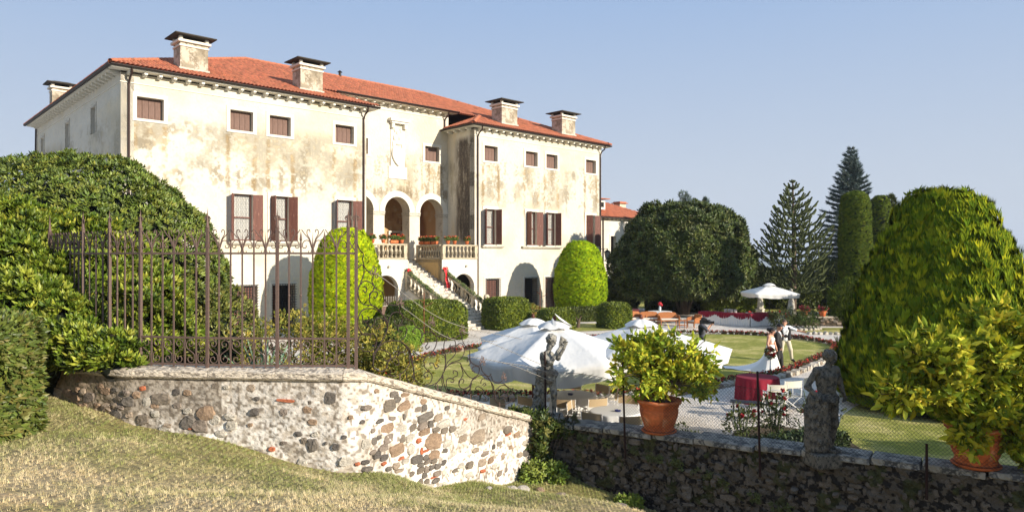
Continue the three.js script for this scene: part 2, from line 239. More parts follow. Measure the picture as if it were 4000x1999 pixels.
// ---------- villa ----------
const villa = thing('villa', 'large cream plastered Renaissance villa with red tile roof and loggia stair', 'building', [-19.41, 0, -35.5], 0.751);
const stoneM = M(0xffffff, .9, { map: rep(T.stone, .6), bumpMap: rep(T.grain, 2), bumpScale: .01 });
const paleStoneM = M(0xf1ece0, .85, { map: rep(T.cloth, .8), bumpMap: rep(T.grain, 1.5), bumpScale: .006 });
const trimM = M(0xece6d8, .9, { map: rep(T.cloth, .5), bumpMap: rep(T.grain, 1.5), bumpScale: .008 });
const woodM = M(0xffffff, .85, { map: rep(T.wood, .8), bumpMap: rep(T.grain, 4), bumpScale: .004 });
const shutM = M(0xffffff, .7, { map: rep(T.shutter, .7), bumpMap: rep(T.grain, 4), bumpScale: .003 });
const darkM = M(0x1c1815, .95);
const leadM = M(0x47484a, .6, { metalness: .4 });
const gutM = M(0x777878, .55, { metalness: .35, map: rep(T.iron, 2) });
const pipeM = M(0x8a6a58, .6, { map: rep(T.iron, 1) });
const ironM = M(0xffffff, .7, { map: rep(T.iron, 6), metalness: .15 });
const blackIronM = M(0x2a2624, .7, { map: rep(T.iron, 6) });
const curtainM = MP(0xd9d7cf, .95, { map: rep(T.cloth, 3) });
const glassM = MP(0xffffff, .04, { transmission: 1, thickness: 0, ior: 1.5 });
const tileM = M(0xffffff, .9, { map: T.tile, bumpMap: T.grain, bumpScale: .004 });
const H = 13.6, TH = .55;
// a wall in the x-y plane with openings [x0, y0, x1, y1] or arches [x0, y0, x1, springing, 'arch']
function wallGeo(x0, x1, y0, y1, holes, th = TH) {
  const s = new THREE.Shape(); s.moveTo(x0, y0); s.lineTo(x1, y0); s.lineTo(x1, y1); s.lineTo(x0, y1); s.closePath();
  for (const h of holes) { const p = new THREE.Path(); p.moveTo(h[0], h[1]); p.lineTo(h[0], h[3]); if (h[4]) p.absarc((h[0] + h[2]) / 2, h[3], (h[2] - h[0]) / 2, Math.PI, 0, true); else p.lineTo(h[2], h[3]); p.lineTo(h[2], h[1]); p.closePath(); s.holes.push(p); }
  const g = new THREE.ExtrudeGeometry(s, { depth: th, bevelEnabled: false, curveSegments: 18 }); g.translate(0, 0, -th); return g;
}
const wallMat = (W, Hh, o, s, x0 = 0) => { const t = plaster(W, Hh, o, s); t.repeat.set(1 / W, 1 / Hh); t.offset.set(-x0 / W, -(o.y0 || 0) / Hh); t.needsUpdate = true; return M(0xf8f5ee, .95, { map: t, bumpMap: rep(T.grain, .5), bumpScale: .015 }); };
const attL = [[.72, 2.0], [5.42, 6.7], [7.66, 8.94], [11.82, 13.1]], attR = attL.map(([a, b]) => [36.9 - b, 36.9 - a]).reverse();
const mainL = [[.85, 1.95], [5.62, 6.7], [7.75, 8.83], [11.95, 13.05]], mainR = mainL.map(([a, b]) => [36.9 - b, 36.9 - a]).reverse();
const gndL = [[.85, 1.95, 1.3], [5.6, 6.95, .3], [7.85, 9.2, .3]], gndR = [[23.95, 25.25, 1.35], [27.85, 29.2, .15], [30.1, 31.4, .3], [34.8, 35.9, 1.3]];
const streaksFor = (list, x0) => list.flatMap(([a, b]) => [[a - .1 - x0, .14, 11.15, 7.9 - (a * 7 % 1.3), .95], [b + .1 - x0, .16, 11.15, 8.3 - (b * 5 % 1.6), 1], [(a + b) / 2 - x0, .5, 11.15, 9.6, .55]]);
const holesFor = (att, mn, gn) => [...att.map(([a, b]) => [a, 11.4, b, 12.5]), ...mn.map(([a, b]) => [a, 5.32, b, 7.9]), ...gn.map(([a, b, y]) => [a, y, b, 2.8])];
part(villa, 'wall', wallGeo(0, 14, 0, H, holesFor(attL, mainL, gndL)), wallMat(14, H, { streaks: streaksFor(attL, 0) }, 200), 'front wall of the wing nearer the large shrubs');
part(villa, 'wall', wallGeo(22.9, 36.9, 0, H, holesFor(attR, mainR, gndR)), wallMat(14, H, { streaks: streaksFor(attR, 22.9), grey: .8 }, 260, 22.9), 'front wall of the wing by the evergreen tree');
// recessed centre with the loggia arches
const ARCH = [[14.4, 16.5], [17.39, 19.49], [20.38, 22.48]], RZ = -3.16;
const midHoles = [...ARCH.map(([a, b]) => [a, 4.2, b, 7.6, 'arch']), [14.75, 11.42, 16.05, 12.5], [20.83, 11.42, 22.13, 12.5]];
{ const o = part(villa, 'wall', wallGeo(13.9, 23.0, 4.0, 15.1, midHoles, .9), wallMat(9.1, 11.1, { y0: 4, grey: .75, streaks: [[20.7 - 13.9, .2, 11.2, 8.8, 1], [22.2 - 13.9, .3, 11.2, 8.6, 1], [21.3 - 13.9, .5, 11.2, 9.4, .8], [17.6 - 13.9, .3, 10, 8.7, .7], [19.3 - 13.9, .35, 9.9, 8.6, .9]], under: (X, Y) => (1 - sst(8.9, 9.9, Y)) * sst(8.2, 8.8, Y) * (X > 4.5 ? .95 : .3) }, 300, 13.9), 'recessed wall above the loggia arches'); o.position.z = RZ; }
// side and back walls
const sideMat = (o, s, W, y0 = 0) => wallMat(W, H, o, s);
{ const hol = [[-5.75, 11.2, -4.85, 12.65], [-12, 11.1, -11.1, 12.6], [-19.5, 11.2, -18.6, 12.6]]; const o = part(villa, 'wall', wallGeo(-21.4, 0, 0, H, hol, .6), wallMat(21.4, H, { grey: .5, streaks: [[18.4, .8, 11.8, 9, .5]] }, 330, -21.4), 'shaded end wall'); o.rotation.y = -Math.PI / 2; o.position.x = -.003; }
{ const o = part(villa, 'wall', wallGeo(-3.16, -.003, 4.0, H, [], .3), wallMat(3.16, H, { dirt: [.7, 3.3, 1.25], grey: .6 }, 350, -3.16), 'streaked return wall beside the terrace'); o.rotation.y = -Math.PI / 2; o.position.x = 22.9; const q = part(villa, 'wall', wallGeo(.003, 3.16, 0, H, [], .3), wallMat(3.16, H, {}, 360)); q.rotation.y = Math.PI / 2; q.position.x = 14; }
part(villa, 'wall', [bx(36.9, H, .5, 18.45, H / 2, -21.2), bx(.5, H, 20, 36.65, H / 2, -10.9)], M(0xd8ccb0, .95), 'rear walls');
// loggia room
const frescoM = M(0xffffff, .95, { map: rep(T.fresco, .35), bumpMap: T.grain, bumpScale: .004 });
part(villa, 'loggia_wall', [wallGeo(14, 22.9, 4.15, 10, [[21.1, 4.15, 22.1, 6.3]], .2).translate(0, 0, -8.2), bx(.2, 5.9, 4.2, 14.1, 7.1, -6.1), bx(.2, 5.9, 4.2, 22.8, 7.1, -6.1)], frescoM, 'frescoed walls inside the loggia');
part(villa, 'loggia_ceiling', [bx(8.9, .2, 5, 18.45, 9.6, -6.1)], frescoM);
part(villa, 'loggia_floor', [bx(8.9, .15, 5.2, 18.45, 4.08, -6.6)], stoneM);
part(villa, 'inner_door', [bx(1.3, .14, .12, 21.6, 6.4, -8.1), bx(.14, 2.2, .12, 21.02, 5.25, -8.1), bx(.14, 2.2, .12, 22.18, 5.25, -8.1)], trimM, 'pale door surround inside the loggia');
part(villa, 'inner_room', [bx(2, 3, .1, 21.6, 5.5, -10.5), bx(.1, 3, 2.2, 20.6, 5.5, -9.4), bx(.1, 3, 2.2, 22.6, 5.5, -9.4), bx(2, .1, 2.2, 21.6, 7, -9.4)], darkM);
part(villa, 'inner_arch', [new THREE.TorusGeometry(.75, .09, 6, 18, Math.PI).translate(18.6, 7.2, -8.08), bx(.35, 3, .1, 17.5, 5.7, -8.07), bx(.35, 3, .1, 19.7, 5.7, -8.07), bx(2.8, .16, .12, 18.6, 7.35, -8.06)], M(0xb0906a, .9, { map: rep(T.fresco, .6) }));
// archivolts, imposts
for (const [a, b] of ARCH) {
  const cx = (a + b) / 2, s = new THREE.Shape(); s.absarc(cx, 7.6, 1.47, 0, Math.PI, false); s.absarc(cx, 7.6, 1.052, Math.PI, 0, true);
  part(villa, 'archivolt', new THREE.ExtrudeGeometry(s, { depth: .05, bevelEnabled: false, curveSegments: 20 }).translate(0, 0, RZ), trimM);
}
for (const [a, b] of [[14, 14.4], [16.5, 17.39], [19.49, 20.38], [22.48, 22.9]]) part(villa, 'impost', [bx(b - a + .1, .1, 1.02, (a + b) / 2, 7.56, RZ - .45), bx(b - a + .05, .16, .98, (a + b) / 2, 7.43, RZ - .45)], stoneM);
// coat of arms
{
  const c = sub(villa, 'coat_of_arms', 'white carved coat of arms above the middle arch');
  part(c, 'tablet', [rbx(1.55, .85, .07, 18.46, 10.34, RZ + .035, .02)], paleStoneM);
  part(c, 'hood', [rbx(1.65, .2, .42, 18.5, 14.0, RZ + .21), rbx(1.4, .14, .32, 18.5, 13.83, RZ + .16), rbx(.22, .34, .26, 17.98, 13.6, RZ + .13), rbx(.22, .34, .26, 19.02, 13.6, RZ + .13)], paleStoneM);
  part(c, 'backing', [rbx(1.15, 2.6, .06, 18.46, 12.05, RZ + .03, .02)], paleStoneM);
  const blob = (x, y, rx, ry, rz) => { const g = new THREE.SphereGeometry(1, 12, 9); g.scale(rx, ry, rz); g.translate(x, y, RZ + .07); return g; };
  const sp = new THREE.Shape(); sp.moveTo(-.42, .55); sp.quadraticCurveTo(0, .42, .42, .55); sp.quadraticCurveTo(.6, .1, .38, -.25); sp.quadraticCurveTo(.2, -.55, 0, -.66); sp.quadraticCurveTo(-.2, -.55, -.38, -.25); sp.quadraticCurveTo(-.6, .1, -.42, .55);
  part(c, 'shield', [new THREE.ExtrudeGeometry(sp, { depth: .1, bevelEnabled: true, bevelSize: .04, bevelThickness: .05, bevelSegments: 2 }).translate(18.46, 11.5, RZ + .06), bx(.1, .7, .05, 18.46, 11.55, RZ + .2)], paleStoneM);
  part(c, 'crest', [blob(18.46, 13.0, .2, .3, .2), blob(18.25, 12.75, .22, .28, .17), blob(18.7, 12.72, .22, .3, .17), blob(18.46, 12.45, .42, .2, .16), blob(18.1, 12.3, .14, .3, .12), blob(18.85, 12.3, .14, .3, .12), blob(18.02, 11.8, .1, .35, .1), blob(18.92, 11.75, .1, .35, .1), blob(18.2, 13.3, .1, .14, .1), blob(18.7, 13.3, .1, .14, .1)], paleStoneM);
}
// frieze strings, brackets, gutters, downpipes
part(villa, 'string_course', [bx(14.1, .05, .04, 7, 13.13, .02)], trimM); part(villa, 'string_course', [bx(14.1, .05, .04, 29.9, 13.13, .02)], trimM); part(villa, 'string_course', [bx(.04, .05, 21.3, -.02, 13.13, -10.6)], trimM);
part(villa, 'string_course', [bx(8.9, .05, .04, 18.45, 14.65, RZ + .02)], trimM);
part(villa, 'soffit', [bx(15.1, .08, .62, 7, 13.72, .24), bx(15.1, .08, .62, 29.9, 13.72, .24), bx(.62, .08, 21.2, -.24, 13.72, -10.9), bx(9.9, .08, .62, 18.45, 15.12, RZ + .3), bx(.5, .08, 3.2, 14.3, 13.72, -1.7), bx(.5, .08, 3.2, 22.62, 13.72, -1.7)], trimM);
const brG = merge([rbx(.17, .14, .44, 0, -.07, .21, .02), rbx(.17, .07, .26, 0, -.16, .12, .02)]);
const bracket = (x, y, z, r = 0) => { const o = part(villa, 'bracket', brG, paleStoneM); o.position.set(x, y, z); o.rotation.y = r; };
for (let i = 0; i < 20; i++) { bracket(.35 + i * .7, 13.68, 0); bracket(23.25 + i * .7, 13.68, 0); }
for (let i = 0; i < 13; i++) bracket(14.25 + i * .7, 15.08, RZ);
for (let i = 0; i < 30; i++) bracket(0, 13.68, -.4 - i * .7, -Math.PI / 2);
for (let i = 0; i < 4; i++) bracket(22.9, 13.68, -.45 - i * .72, -Math.PI / 2);
const gutter = (a, b) => part(villa, 'gutter', (() => { const d = b.clone().sub(a), s = new THREE.Shape(); s.absarc(0, 0, .1, Math.PI, 2 * Math.PI, false); s.lineTo(.085, 0); s.absarc(0, 0, .085, 2 * Math.PI, Math.PI, true); const g = new THREE.ExtrudeGeometry(s, { depth: d.length(), bevelEnabled: false, curveSegments: 8 }); g.lookAt(d); g.translate(a.x, a.y, a.z); return g; })(), gutM);
gutter(V(-.62, 13.82, .62), V(14.62, 13.82, .62)); gutter(V(22.28, 13.82, .62), V(37.5, 13.82, .62)); gutter(V(-.62, 13.82, .62), V(-.62, 13.82, -21.8)); gutter(V(13.3, 15.22, RZ + .68), V(23.5, 15.22, RZ + .68)); gutter(V(22.28, 13.82, .62), V(22.28, 13.82, RZ));
const pipe = (pts) => part(villa, 'downpipe', tube(pts.map((p) => V(...p)), .055, 40, 8), pipeM);
for (const x of [.35, 13.78, 23.15, 36.72]) pipe([[x, 13.8, .6], [x, 13.5, .55], [x, 13.2, .1], [x, 12.6, .08], [x, 8, .08], [x, .2, .08]]);
pipe([[22.6, 15.2, RZ + .6], [22.6, 14.9, RZ + .5], [22.6, 14.6, RZ + .1], [22.6, 13.9, RZ + .1]]);
pipe([[-.08, 13.7, -21], [-.1, 12, -21], [-.1, 6, -21]]);
// ---- windows
const surround = (x0, y0, x1, y1, f = .2, d = .045) => [bx(x1 - x0 + 2 * f, f, d, (x0 + x1) / 2, y1 + f / 2, d / 2), bx(f, y1 - y0, d, x0 - f / 2, (y0 + y1) / 2, d / 2), bx(f, y1 - y0, d, x1 + f / 2, (y0 + y1) / 2, d / 2), bx(x1 - x0 + 2 * f, f * .7, d, (x0 + x1) / 2, y0 - f * .35, d / 2)];
const rw = rng(99);
function atticWindow(x0, x1, z = 0, y0 = 11.4) {
  const w = sub(villa, 'attic_window'); w.position.z = z; part(w, 'surround', surround(x0, y0, x1, 12.5), trimM);
  const n = 4, pw = (x1 - x0 - .06) / n; for (let i = 0; i < n; i++) part(w, 'plank', rbx(pw - .012, 12.5 - y0 - .05, .04, x0 + .03 + pw * (i + .5), (12.5 + y0) / 2, -.3 - rw() * .012, .006), woodM);
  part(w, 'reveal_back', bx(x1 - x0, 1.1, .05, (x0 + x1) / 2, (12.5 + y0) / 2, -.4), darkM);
}
[...attL, ...attR].forEach(([a, b]) => atticWindow(a, b)); atticWindow(14.75, 16.05, RZ, 11.42); atticWindow(20.83, 22.13, RZ, 11.42);
const ringGeo = (() => new THREE.RingGeometry(.062, .07, 10))();
function leading(x0, x1, y0, y1, z) { const l = []; const c = .145; for (let y = y0 + c / 2, k = 0; y < y1 - c * .4; y += c * .9, k++) for (let x = x0 + c / 2 + (k % 2) * c / 2; x < x1 - c * .4; x += c) l.push(ringGeo.clone().translate(x, y, z)); for (let x = x0 + .25; x < x1; x += .25) l.push(bx(.008, y1 - y0, .006, x, (y0 + y1) / 2, z)); return l; }
function mainWindow(x0, x1, aL, aR) { // aL, aR: how far each leaf stands open, degrees from closed
  const w = sub(villa, 'tall_window'), y0 = 5.32, y1 = 7.9, cx = (x0 + x1) / 2; part(w, 'surround', surround(x0, y0, x1, y1, .2, .05), trimM);
  part(w, 'frame', [bx(.07, y1 - y0, .06, x0 + .035, (y0 + y1) / 2, -.22), bx(.07, y1 - y0, .06, x1 - .035, (y0 + y1) / 2, -.22), bx(x1 - x0, .07, .06, cx, y1 - .035, -.22), bx(x1 - x0, .08, .06, cx, y0 + .04, -.22), bx(x1 - x0, .06, .07, cx, 6.62, -.22)], shutM);
  part(w, 'pane', bx(x1 - x0 - .14, 1.2, .004, cx, 7.24, -.225), glassM); part(w, 'pane', bx(x1 - x0 - .14, 1.18, .004, cx, 5.98, -.225), glassM);
  part(w, 'leading', leading(x0 + .07, x1 - .07, 5.4, 7.84, -.212), leadM);
  const cur = new THREE.PlaneGeometry(x1 - x0, y1 - y0, 36, 1), p = cur.attributes.position; for (let i = 0; i < p.count; i++) p.setZ(i, .02 * Math.sin(p.getX(i) * 46)); cur.computeVertexNormals(); cur.translate(cx, (y0 + y1) / 2, -.34);
  part(w, 'curtain', cur, curtainM, 'white lace curtain');
  const lw = (x1 - x0) / 2; for (const [s, ang] of [[-1, aL], [1, aR]]) {
    const leaf = part(w, 'shutter', [rbx(lw, y1 - y0 - .02, .045, -s * lw / 2, 0, 0, .008), bx(lw - .06, .09, .02, -s * lw / 2, .8, .03), bx(lw - .06, .09, .02, -s * lw / 2, -.8, .03)], shutM);
    leaf.position.set(s < 0 ? x0 : x1, (y0 + y1) / 2, .03); leaf.rotation.y = s * ang * Math.PI / 180;
  }
}
mainWindow(...mainL[0], 120, 150); mainWindow(...mainL[1], 122, 165); mainWindow(...mainL[2], 86, 130); mainWindow(...mainL[3], 118, 155);
mainWindow(...mainR[0], 118, 96); mainWindow(...mainR[1], 92, 158); mainWindow(...mainR[2], 122, 98); mainWindow(...mainR[3], 60, 165);
for (const [a, b] of [[5.3, 9.5], [11.6, 13.4], [.5, 2.3], [23.5, 25.65], [27.5, 31.9], [34.4, 36.4]]) part(villa, 'window_sill', [rbx(b - a, .1, .24, (a + b) / 2, 5.2, .1, .015), rbx(b - a - .12, .07, .16, (a + b) / 2, 5.12, .07, .015)], stoneM);
function grille(w, x0, x1, y0, y1, d = .16) { const l = [], st = .15; for (let x = x0; x <= x1 + .01; x += st) { l.push(bx(.028, y1 - y0, .02, x, (y0 + y1) / 2, d)); l.push(bx(.014, .014, d, x, y1, d / 2)); } for (let y = y0; y <= y1 + .01; y += st) { l.push(bx(x1 - x0, .028, .02, (x0 + x1) / 2, y, d + .021)); l.push(bx(.014, .014, d, x0, y, d / 2)); l.push(bx(.014, .014, d, x1, y, d / 2)); } part(w, 'grille', l, blackIronM, 'projecting iron grille'); }
function groundWindow(x0, x1, y0, open) {
  const w = sub(villa, 'ground_window'); part(w, 'surround', surround(x0, y0, x1, 2.8, .18, .04), trimM); grille(w, x0 - .06, x1 + .06, y0 + .02, 2.86);
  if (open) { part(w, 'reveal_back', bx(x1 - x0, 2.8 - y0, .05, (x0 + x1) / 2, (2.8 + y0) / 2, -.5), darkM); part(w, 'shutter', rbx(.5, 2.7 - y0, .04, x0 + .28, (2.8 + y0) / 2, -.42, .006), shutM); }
  else { const n = 5, pw = (x1 - x0) / n; for (let i = 0; i < n; i++) part(w, 'plank', rbx(pw - .012, 2.78 - y0, .04, x0 + pw * (i + .5), (2.8 + y0) / 2, -.28, .006), shutM); }
}
gndL.forEach(([a, b, y], i) => groundWindow(a, b, y, i === 2)); gndR.forEach(([a, b, y], i) => groundWindow(a, b, y, i === 1));
for (const [z0, z1] of [[-5.75, -4.85], [-12, -11.1], [-19.5, -18.6]]) { const w = sub(villa, 'side_window'), zc = (z0 + z1) / 2; part(w, 'surround', [bx(.04, .2, 1.3, -.02, 12.74, zc), bx(.04, 1.44, .18, -.02, 11.92, z0 - .09), bx(.04, 1.44, .18, -.02, 11.92, z1 + .09)], stoneM); part(w, 'reveal_back', bx(.05, 1.5, .9, .5, 11.92, zc), darkM); }
// ---- chimneys
function chimney(x0, x1, z, yb) {
  const c = sub(villa, 'chimney'), cx = (x0 + x1) / 2, w = x1 - x0, d = w * .72, yt = 15.95 + (yb - 13.9);
  part(c, 'shaft', boxUV(merge([bx(w, yt - yb + .6, d, cx, (yt + yb) / 2 - .3, z)]), .3), chimM); part(c, 'plinth', [rbx(w + .16, .12, d + .16, cx, yb + .5, z, .02)], stoneM);
  part(c, 'cornice', [rbx(w + .1, .1, d + .1, cx, yt - .32, z, .02), rbx(w + .26, .14, d + .26, cx, yt - .08, z, .02)], trimM);
  for (const [a, b] of [[-1, -1], [1, -1], [-1, 1], [1, 1]]) part(c, 'ball', new THREE.SphereGeometry(.12, 10, 8).translate(cx + a * (w / 2 - .05), yt + .1, z + b * (d / 2 - .05)), trimM);
  part(c, 'flue', bx(w * .6, .26, d * .6, cx, yt + .1, z), darkM);
  const g = new THREE.CylinderGeometry(w * .5, (w + .62) * .72, .16, 4, 1); g.rotateY(Math.PI / 4); g.scale(1, 1, .82); g.translate(cx, yt + .3, z); part(c, 'cap', [bx(w + .7, .06, d + .75, cx, yt + .22, z), g], M(0x55534f, .9, { map: rep(T.stone, .6) }));
}
const chimM = (() => { const t = plaster(2.4, 2.4, { grey: 1.1, y0: 8.6 }, 400, 512); return M(0xe8e0d4, .95, { map: t, bumpMap: rep(T.grain, 1), bumpScale: .015 }); })();
chimney(3.0, 4.45, -1.1, 13.95); chimney(9.85, 11.3, -1.1, 13.95); chimney(26, 27.6, -1.1, 13.95); chimney(32.6, 34.2, -1.1, 13.95); chimney(.55, 1.75, -19.5, 14.3);
// ---- roof: planes, barrel tiles, ridge tiles
const PIT = .4, roofY = (z) => 13.85 + PIT * (.62 - z), ROOFW = .215, ROOFL = .36;
const roof = sub(villa, 'roof', 'red barrel tile roof');
{
  const tri = (pts) => { const g = new THREE.BufferGeometry(); g.setAttribute('position', new THREE.Float32BufferAttribute(pts.flat(), 3)); g.computeVertexNormals(); return g; };
  const A = [-.62, 13.85, .62], B = [37.52, 13.85, .62], R1 = [10.75, 18.4, -10.75], R2 = [26.15, 18.4, -10.75], Cc = [37.52, 13.85, -22.1], D = [-.62, 13.85, -22.1];
  const yz = (z) => [13.85 + PIT * (.62 - z)][0], c1 = [13.3, yz(-2.5), -2.5], c2 = [23.6, yz(-2.5), -2.5], p1 = [14.62, 13.85, .62], p2 = [22.28, 13.85, .62];
  const w1 = [11.5, yz(-2.5), -2.5], w2 = [25.4, yz(-2.5), -2.5], drop = (p) => [p[0], p[1] - .02, p[2]];
  const faces = [A, w1, R1, A, p1, w1, w1, w2, R2, w1, R2, R1, p2, B, w2, w2, B, R2, B, Cc, R2, Cc, D, R1, Cc, R1, R2, D, A, R1, p1, [14.62, 13.85, -2.9], w1, p2, w2, [22.28, 13.85, -2.9]];
  part(roof, 'roof_deck', tri(faces.map(drop)), M(0x8a4a30, .95));
  const tg = new THREE.CylinderGeometry(.105, .088, ROOFL + .06, 6, 1, true, -Math.PI / 2, Math.PI); tg.rotateZ(0); // half barrel, axis y, open towards -z
  const tile = tg.clone(); tile.rotateX(-Math.PI / 2); // axis along -z (up-slope), bulge up
  const slope = Math.atan(PIT), rt = rng(55), stuff = [];
  // frame of a plane: point, direction along the eave, direction up the slope (plan)
  function lay(origin, eave, up, uMax, lo, hi) {
    const U = V(...eave), S = V(up[0], PIT, up[2]).normalize(), N = U.clone().cross(S).normalize(); if (N.y < 0) N.negate();
    const mtx = new THREE.Matrix4().makeBasis(U.clone(), N, U.clone().cross(N)), q = new THREE.Quaternion().setFromRotationMatrix(mtx), len = Math.hypot(1, PIT);
    const zdir = U.clone().cross(N); const flip = zdir.dot(S) > 0; const qq = flip ? q.clone().multiply(new THREE.Quaternion().setFromAxisAngle(UP, Math.PI)) : q;
    for (let u = ROOFW / 2; u < uMax; u += ROOFW) { const l0 = lo(u), l1 = hi(u); let k = 0;
      for (let d = l0 * len; d < l1 * len - .1; d += ROOFL, k++) {
        const p = V(...origin).addScaledVector(U, u + (rt() - .5) * .02).addScaledVector(S, d + ROOFL / 2).addScaledVector(N, .012 + rt() * .012), b = .75 + rt() * .45, w = rt();
        const e = { p, q: qq.clone().multiply(new THREE.Quaternion().setFromEuler(new THREE.Euler(.03 + (rt() - .5) * .03, (rt() - .5) * .06, 0))), c: w < .08 ? [b * .7, b * .72, b * .62] : w > .9 ? [b * 1.2, b * 1.05, b * .95] : [b, b * (.92 + rt() * .1), b * .92] };
        if (k === 0 && up[2] === -1) { const o = part(roof, 'roof_tile', tile, tileM); o.position.copy(e.p); o.quaternion.copy(e.q); } else stuff.push(e);
      } }
  }
  const hx = (x) => Math.min(x + .62, 37.52 - x, 11.37); // plan depth reached by the front plane at x
  lay([-.62, 13.85, .62], [1, 0, 0], [0, 0, -1], 15.24, (u) => 0, (u) => { const x = -.62 + u; return x > 11.5 ? Math.max(0.12, Math.min(3.12, (14.62 - x) * 1)) : hx(x); });
  lay([11.5, roofY(-2.5), -2.5], [1, 0, 0], [0, 0, -1], 13.9, (u) => 0, (u) => hx(11.5 + u) - 3.12);
  lay([22.28, 13.85, .62], [1, 0, 0], [0, 0, -1], 15.24, (u) => 0, (u) => { const x = 22.28 + u; return x < 25.4 ? Math.max(.12, x - 22.28) : hx(x); });
  lay([22.28, 13.85, -2.9], [0, 0, 1], [1, 0, 0], 3.5, (u) => 0, (u) => Math.max(.1, 3.52 - u)); lay([37.52, 13.85, .62], [0, 0, -1], [-1, 0, 0], 22.7, (u) => 0, (u) => Math.min(u, 22.72 - u, 11.37)); lay([-.62, 13.85, -22.1], [0, 0, 1], [1, 0, 0], 22.7, (u) => 0, (u) => Math.min(u, 22.72 - u, 11.37));
  inst(roof, 'roof_tiles', tile, tileM, stuff, 'stuff');
  const rg = new THREE.CylinderGeometry(.14, .12, .5, 7, 1, true, -Math.PI / 2, Math.PI); rg.rotateX(-Math.PI / 2);
  const ridge = (a, b) => { const d = V(...b).sub(V(...a)), n = Math.floor(d.length() / .44); for (let i = 0; i < n; i++) { const o = part(roof, 'ridge_tile', rg, tileM); o.position.copy(V(...a).lerp(V(...b), (i + .5) / n)); o.position.y += .06; o.lookAt(o.position.clone().add(d)); } };
  roof.updateMatrixWorld(true);
  const ridgeL = (a, b) => { const d = V(...b).sub(V(...a)), n = Math.floor(d.length() / .44), z = d.clone().normalize().negate(), x = UP.clone().cross(z).normalize(), y = z.clone().cross(x), q = new THREE.Quaternion().setFromRotationMatrix(new THREE.Matrix4().makeBasis(x, y, z)); for (let i = 0; i < n; i++) { const o = part(roof, 'ridge_tile', rg, tileM); o.position.copy(V(...a).lerp(V(...b), (i + .5) / n)); o.position.y += .05; o.quaternion.copy(q); } };
  ridgeL(A, R1); ridgeL(R1, R2); ridgeL(B, R2); ridgeL([22.28, 13.85, .62], [25.4, yz(-2.5), -2.5]);
  part(roof, 'vent_cap', [cyl(.12, .1, .4, 18.2, 18.4, -10.7), new THREE.ConeGeometry(.2, .16, 10).translate(18.2, 18.88, -10.7)], gutM);
}
// ---- terrace, stairs, balustrades (parts of the villa)
const TZ = .3, SX0 = 16.95, SX1 = 19.75, FL = 4.15;
const ochreM = (() => { const t = plaster(4, 4, { grey: 0 }, 420, 512); return M(0xe9cfa0, .95, { map: rep(t, .25), bumpMap: rep(T.grain, .6), bumpScale: .01 }); })();
const vaultM = M(0xdcae6a, .95, { map: rep(T.cloth, .4) });
const terrM = (() => { const t = plaster(6, 6, { grey: 0 }, 440, 512); return M(0xffffff, .95, { map: rep(t, 1 / 6), bumpMap: rep(T.grain, .6), bumpScale: .012 }); })();
for (const [a, b, c] of [[14, SX0, 15.25], [SX1, 22.9, 21.65]]) {
  const t = sub(villa, 'terrace'); t.position.z = TZ;
  part(t, 'terrace_wall', wallGeo(a, b, 0, FL + .1, [[c - .95, .006, c + .95, 2.3, 'arch']], .4), terrM);
  part(t, 'terrace_floor', [bx(b - a, .2, 3.4, (a + b) / 2, FL, -1.75)], stoneM);
  part(t, 'vault', [bx(b - a - .1, 3.9, .1, (a + b) / 2, 2, -6), bx(.1, 3.9, 3, a === 14 ? 14.05 : 22.85, 2, -4.6), bx(b - a, .1, 3.2, (a + b) / 2, 3.95, -4.6)], vaultM);
  const s = new THREE.Shape(); s.absarc(c, 2.3, 1.12, 0, Math.PI, false); s.absarc(c, 2.3, .952, Math.PI, 0, true); part(t, 'arch_band', new THREE.ExtrudeGeometry(s, { depth: .03, bevelEnabled: false, curveSegments: 16 }), trimM);
  part(t, 'spout', [rbx(.14, .14, .2, c + .2, FL - .35, .08, .03)], stoneM);
}
part(villa, 'stair_cheek', [bx(.3, FL + .1, 3.45, SX0 - .15, (FL + .1) / 2, -1.45)], ochreM); part(villa, 'stair_cheek', [bx(.3, FL + .1, 3.45, SX1 + .15, (FL + .1) / 2, -1.45)], ochreM, 'ochre side wall of the terrace beside the steps');
const balG = lathe([[.0, 0], [.085, 0], [.085, .07], [.055, .09], [.05, .13], [.095, .24], [.105, .31], [.085, .4], [.045, .52], [.042, .57], [.065, .6], [.065, .63], [.085, .64], [.085, .7], [0, .7]], 12);
const balM = M(0xf0e8d8, .9, { map: rep(T.stone, .5) });
function balustrade(a, b, n, posts, stepped = 0) { // a, b: base points in villa axes
  const g = sub(villa, 'balustrade'), d = V(b[0] - a[0], 0, b[2] - a[2]), L = d.length(), ang = Math.atan2(-d.z, d.x), rise = b[1] - a[1], sl = Math.atan2(rise, L);
  const rail = (w, h, dd, y) => { const q = new RoundedBoxGeometry(Math.hypot(L, rise) + .04, h, dd, 1, .015); q.rotateZ(sl); q.rotateY(ang); q.translate((a[0] + b[0]) / 2, (a[1] + b[1]) / 2 + y, (a[2] + b[2]) / 2); return q; };
  part(g, 'top_rail', [rail(0, .11, .27, .97)], balM); part(g, 'bottom_rail', [rail(0, .12, .24, .06)], balM);
  for (let i = 0; i < n; i++) { const t = (i + .5) / n, o = part(g, 'baluster', balG, balM); o.position.set(lerp(a[0], b[0], t), lerp(a[1], b[1], t) + .13 + (stepped ? -.01 : 0), lerp(a[2], b[2], t)); o.scale.y = 1.12; }
  for (const t of posts) part(g, 'pier', [rbx(.26, .98 + stepped, .26, lerp(a[0], b[0], t), lerp(a[1], b[1], t) + .47 - stepped / 2, lerp(a[2], b[2], t), .01)], balM);
  return g;
}
const BY = FL + .1;
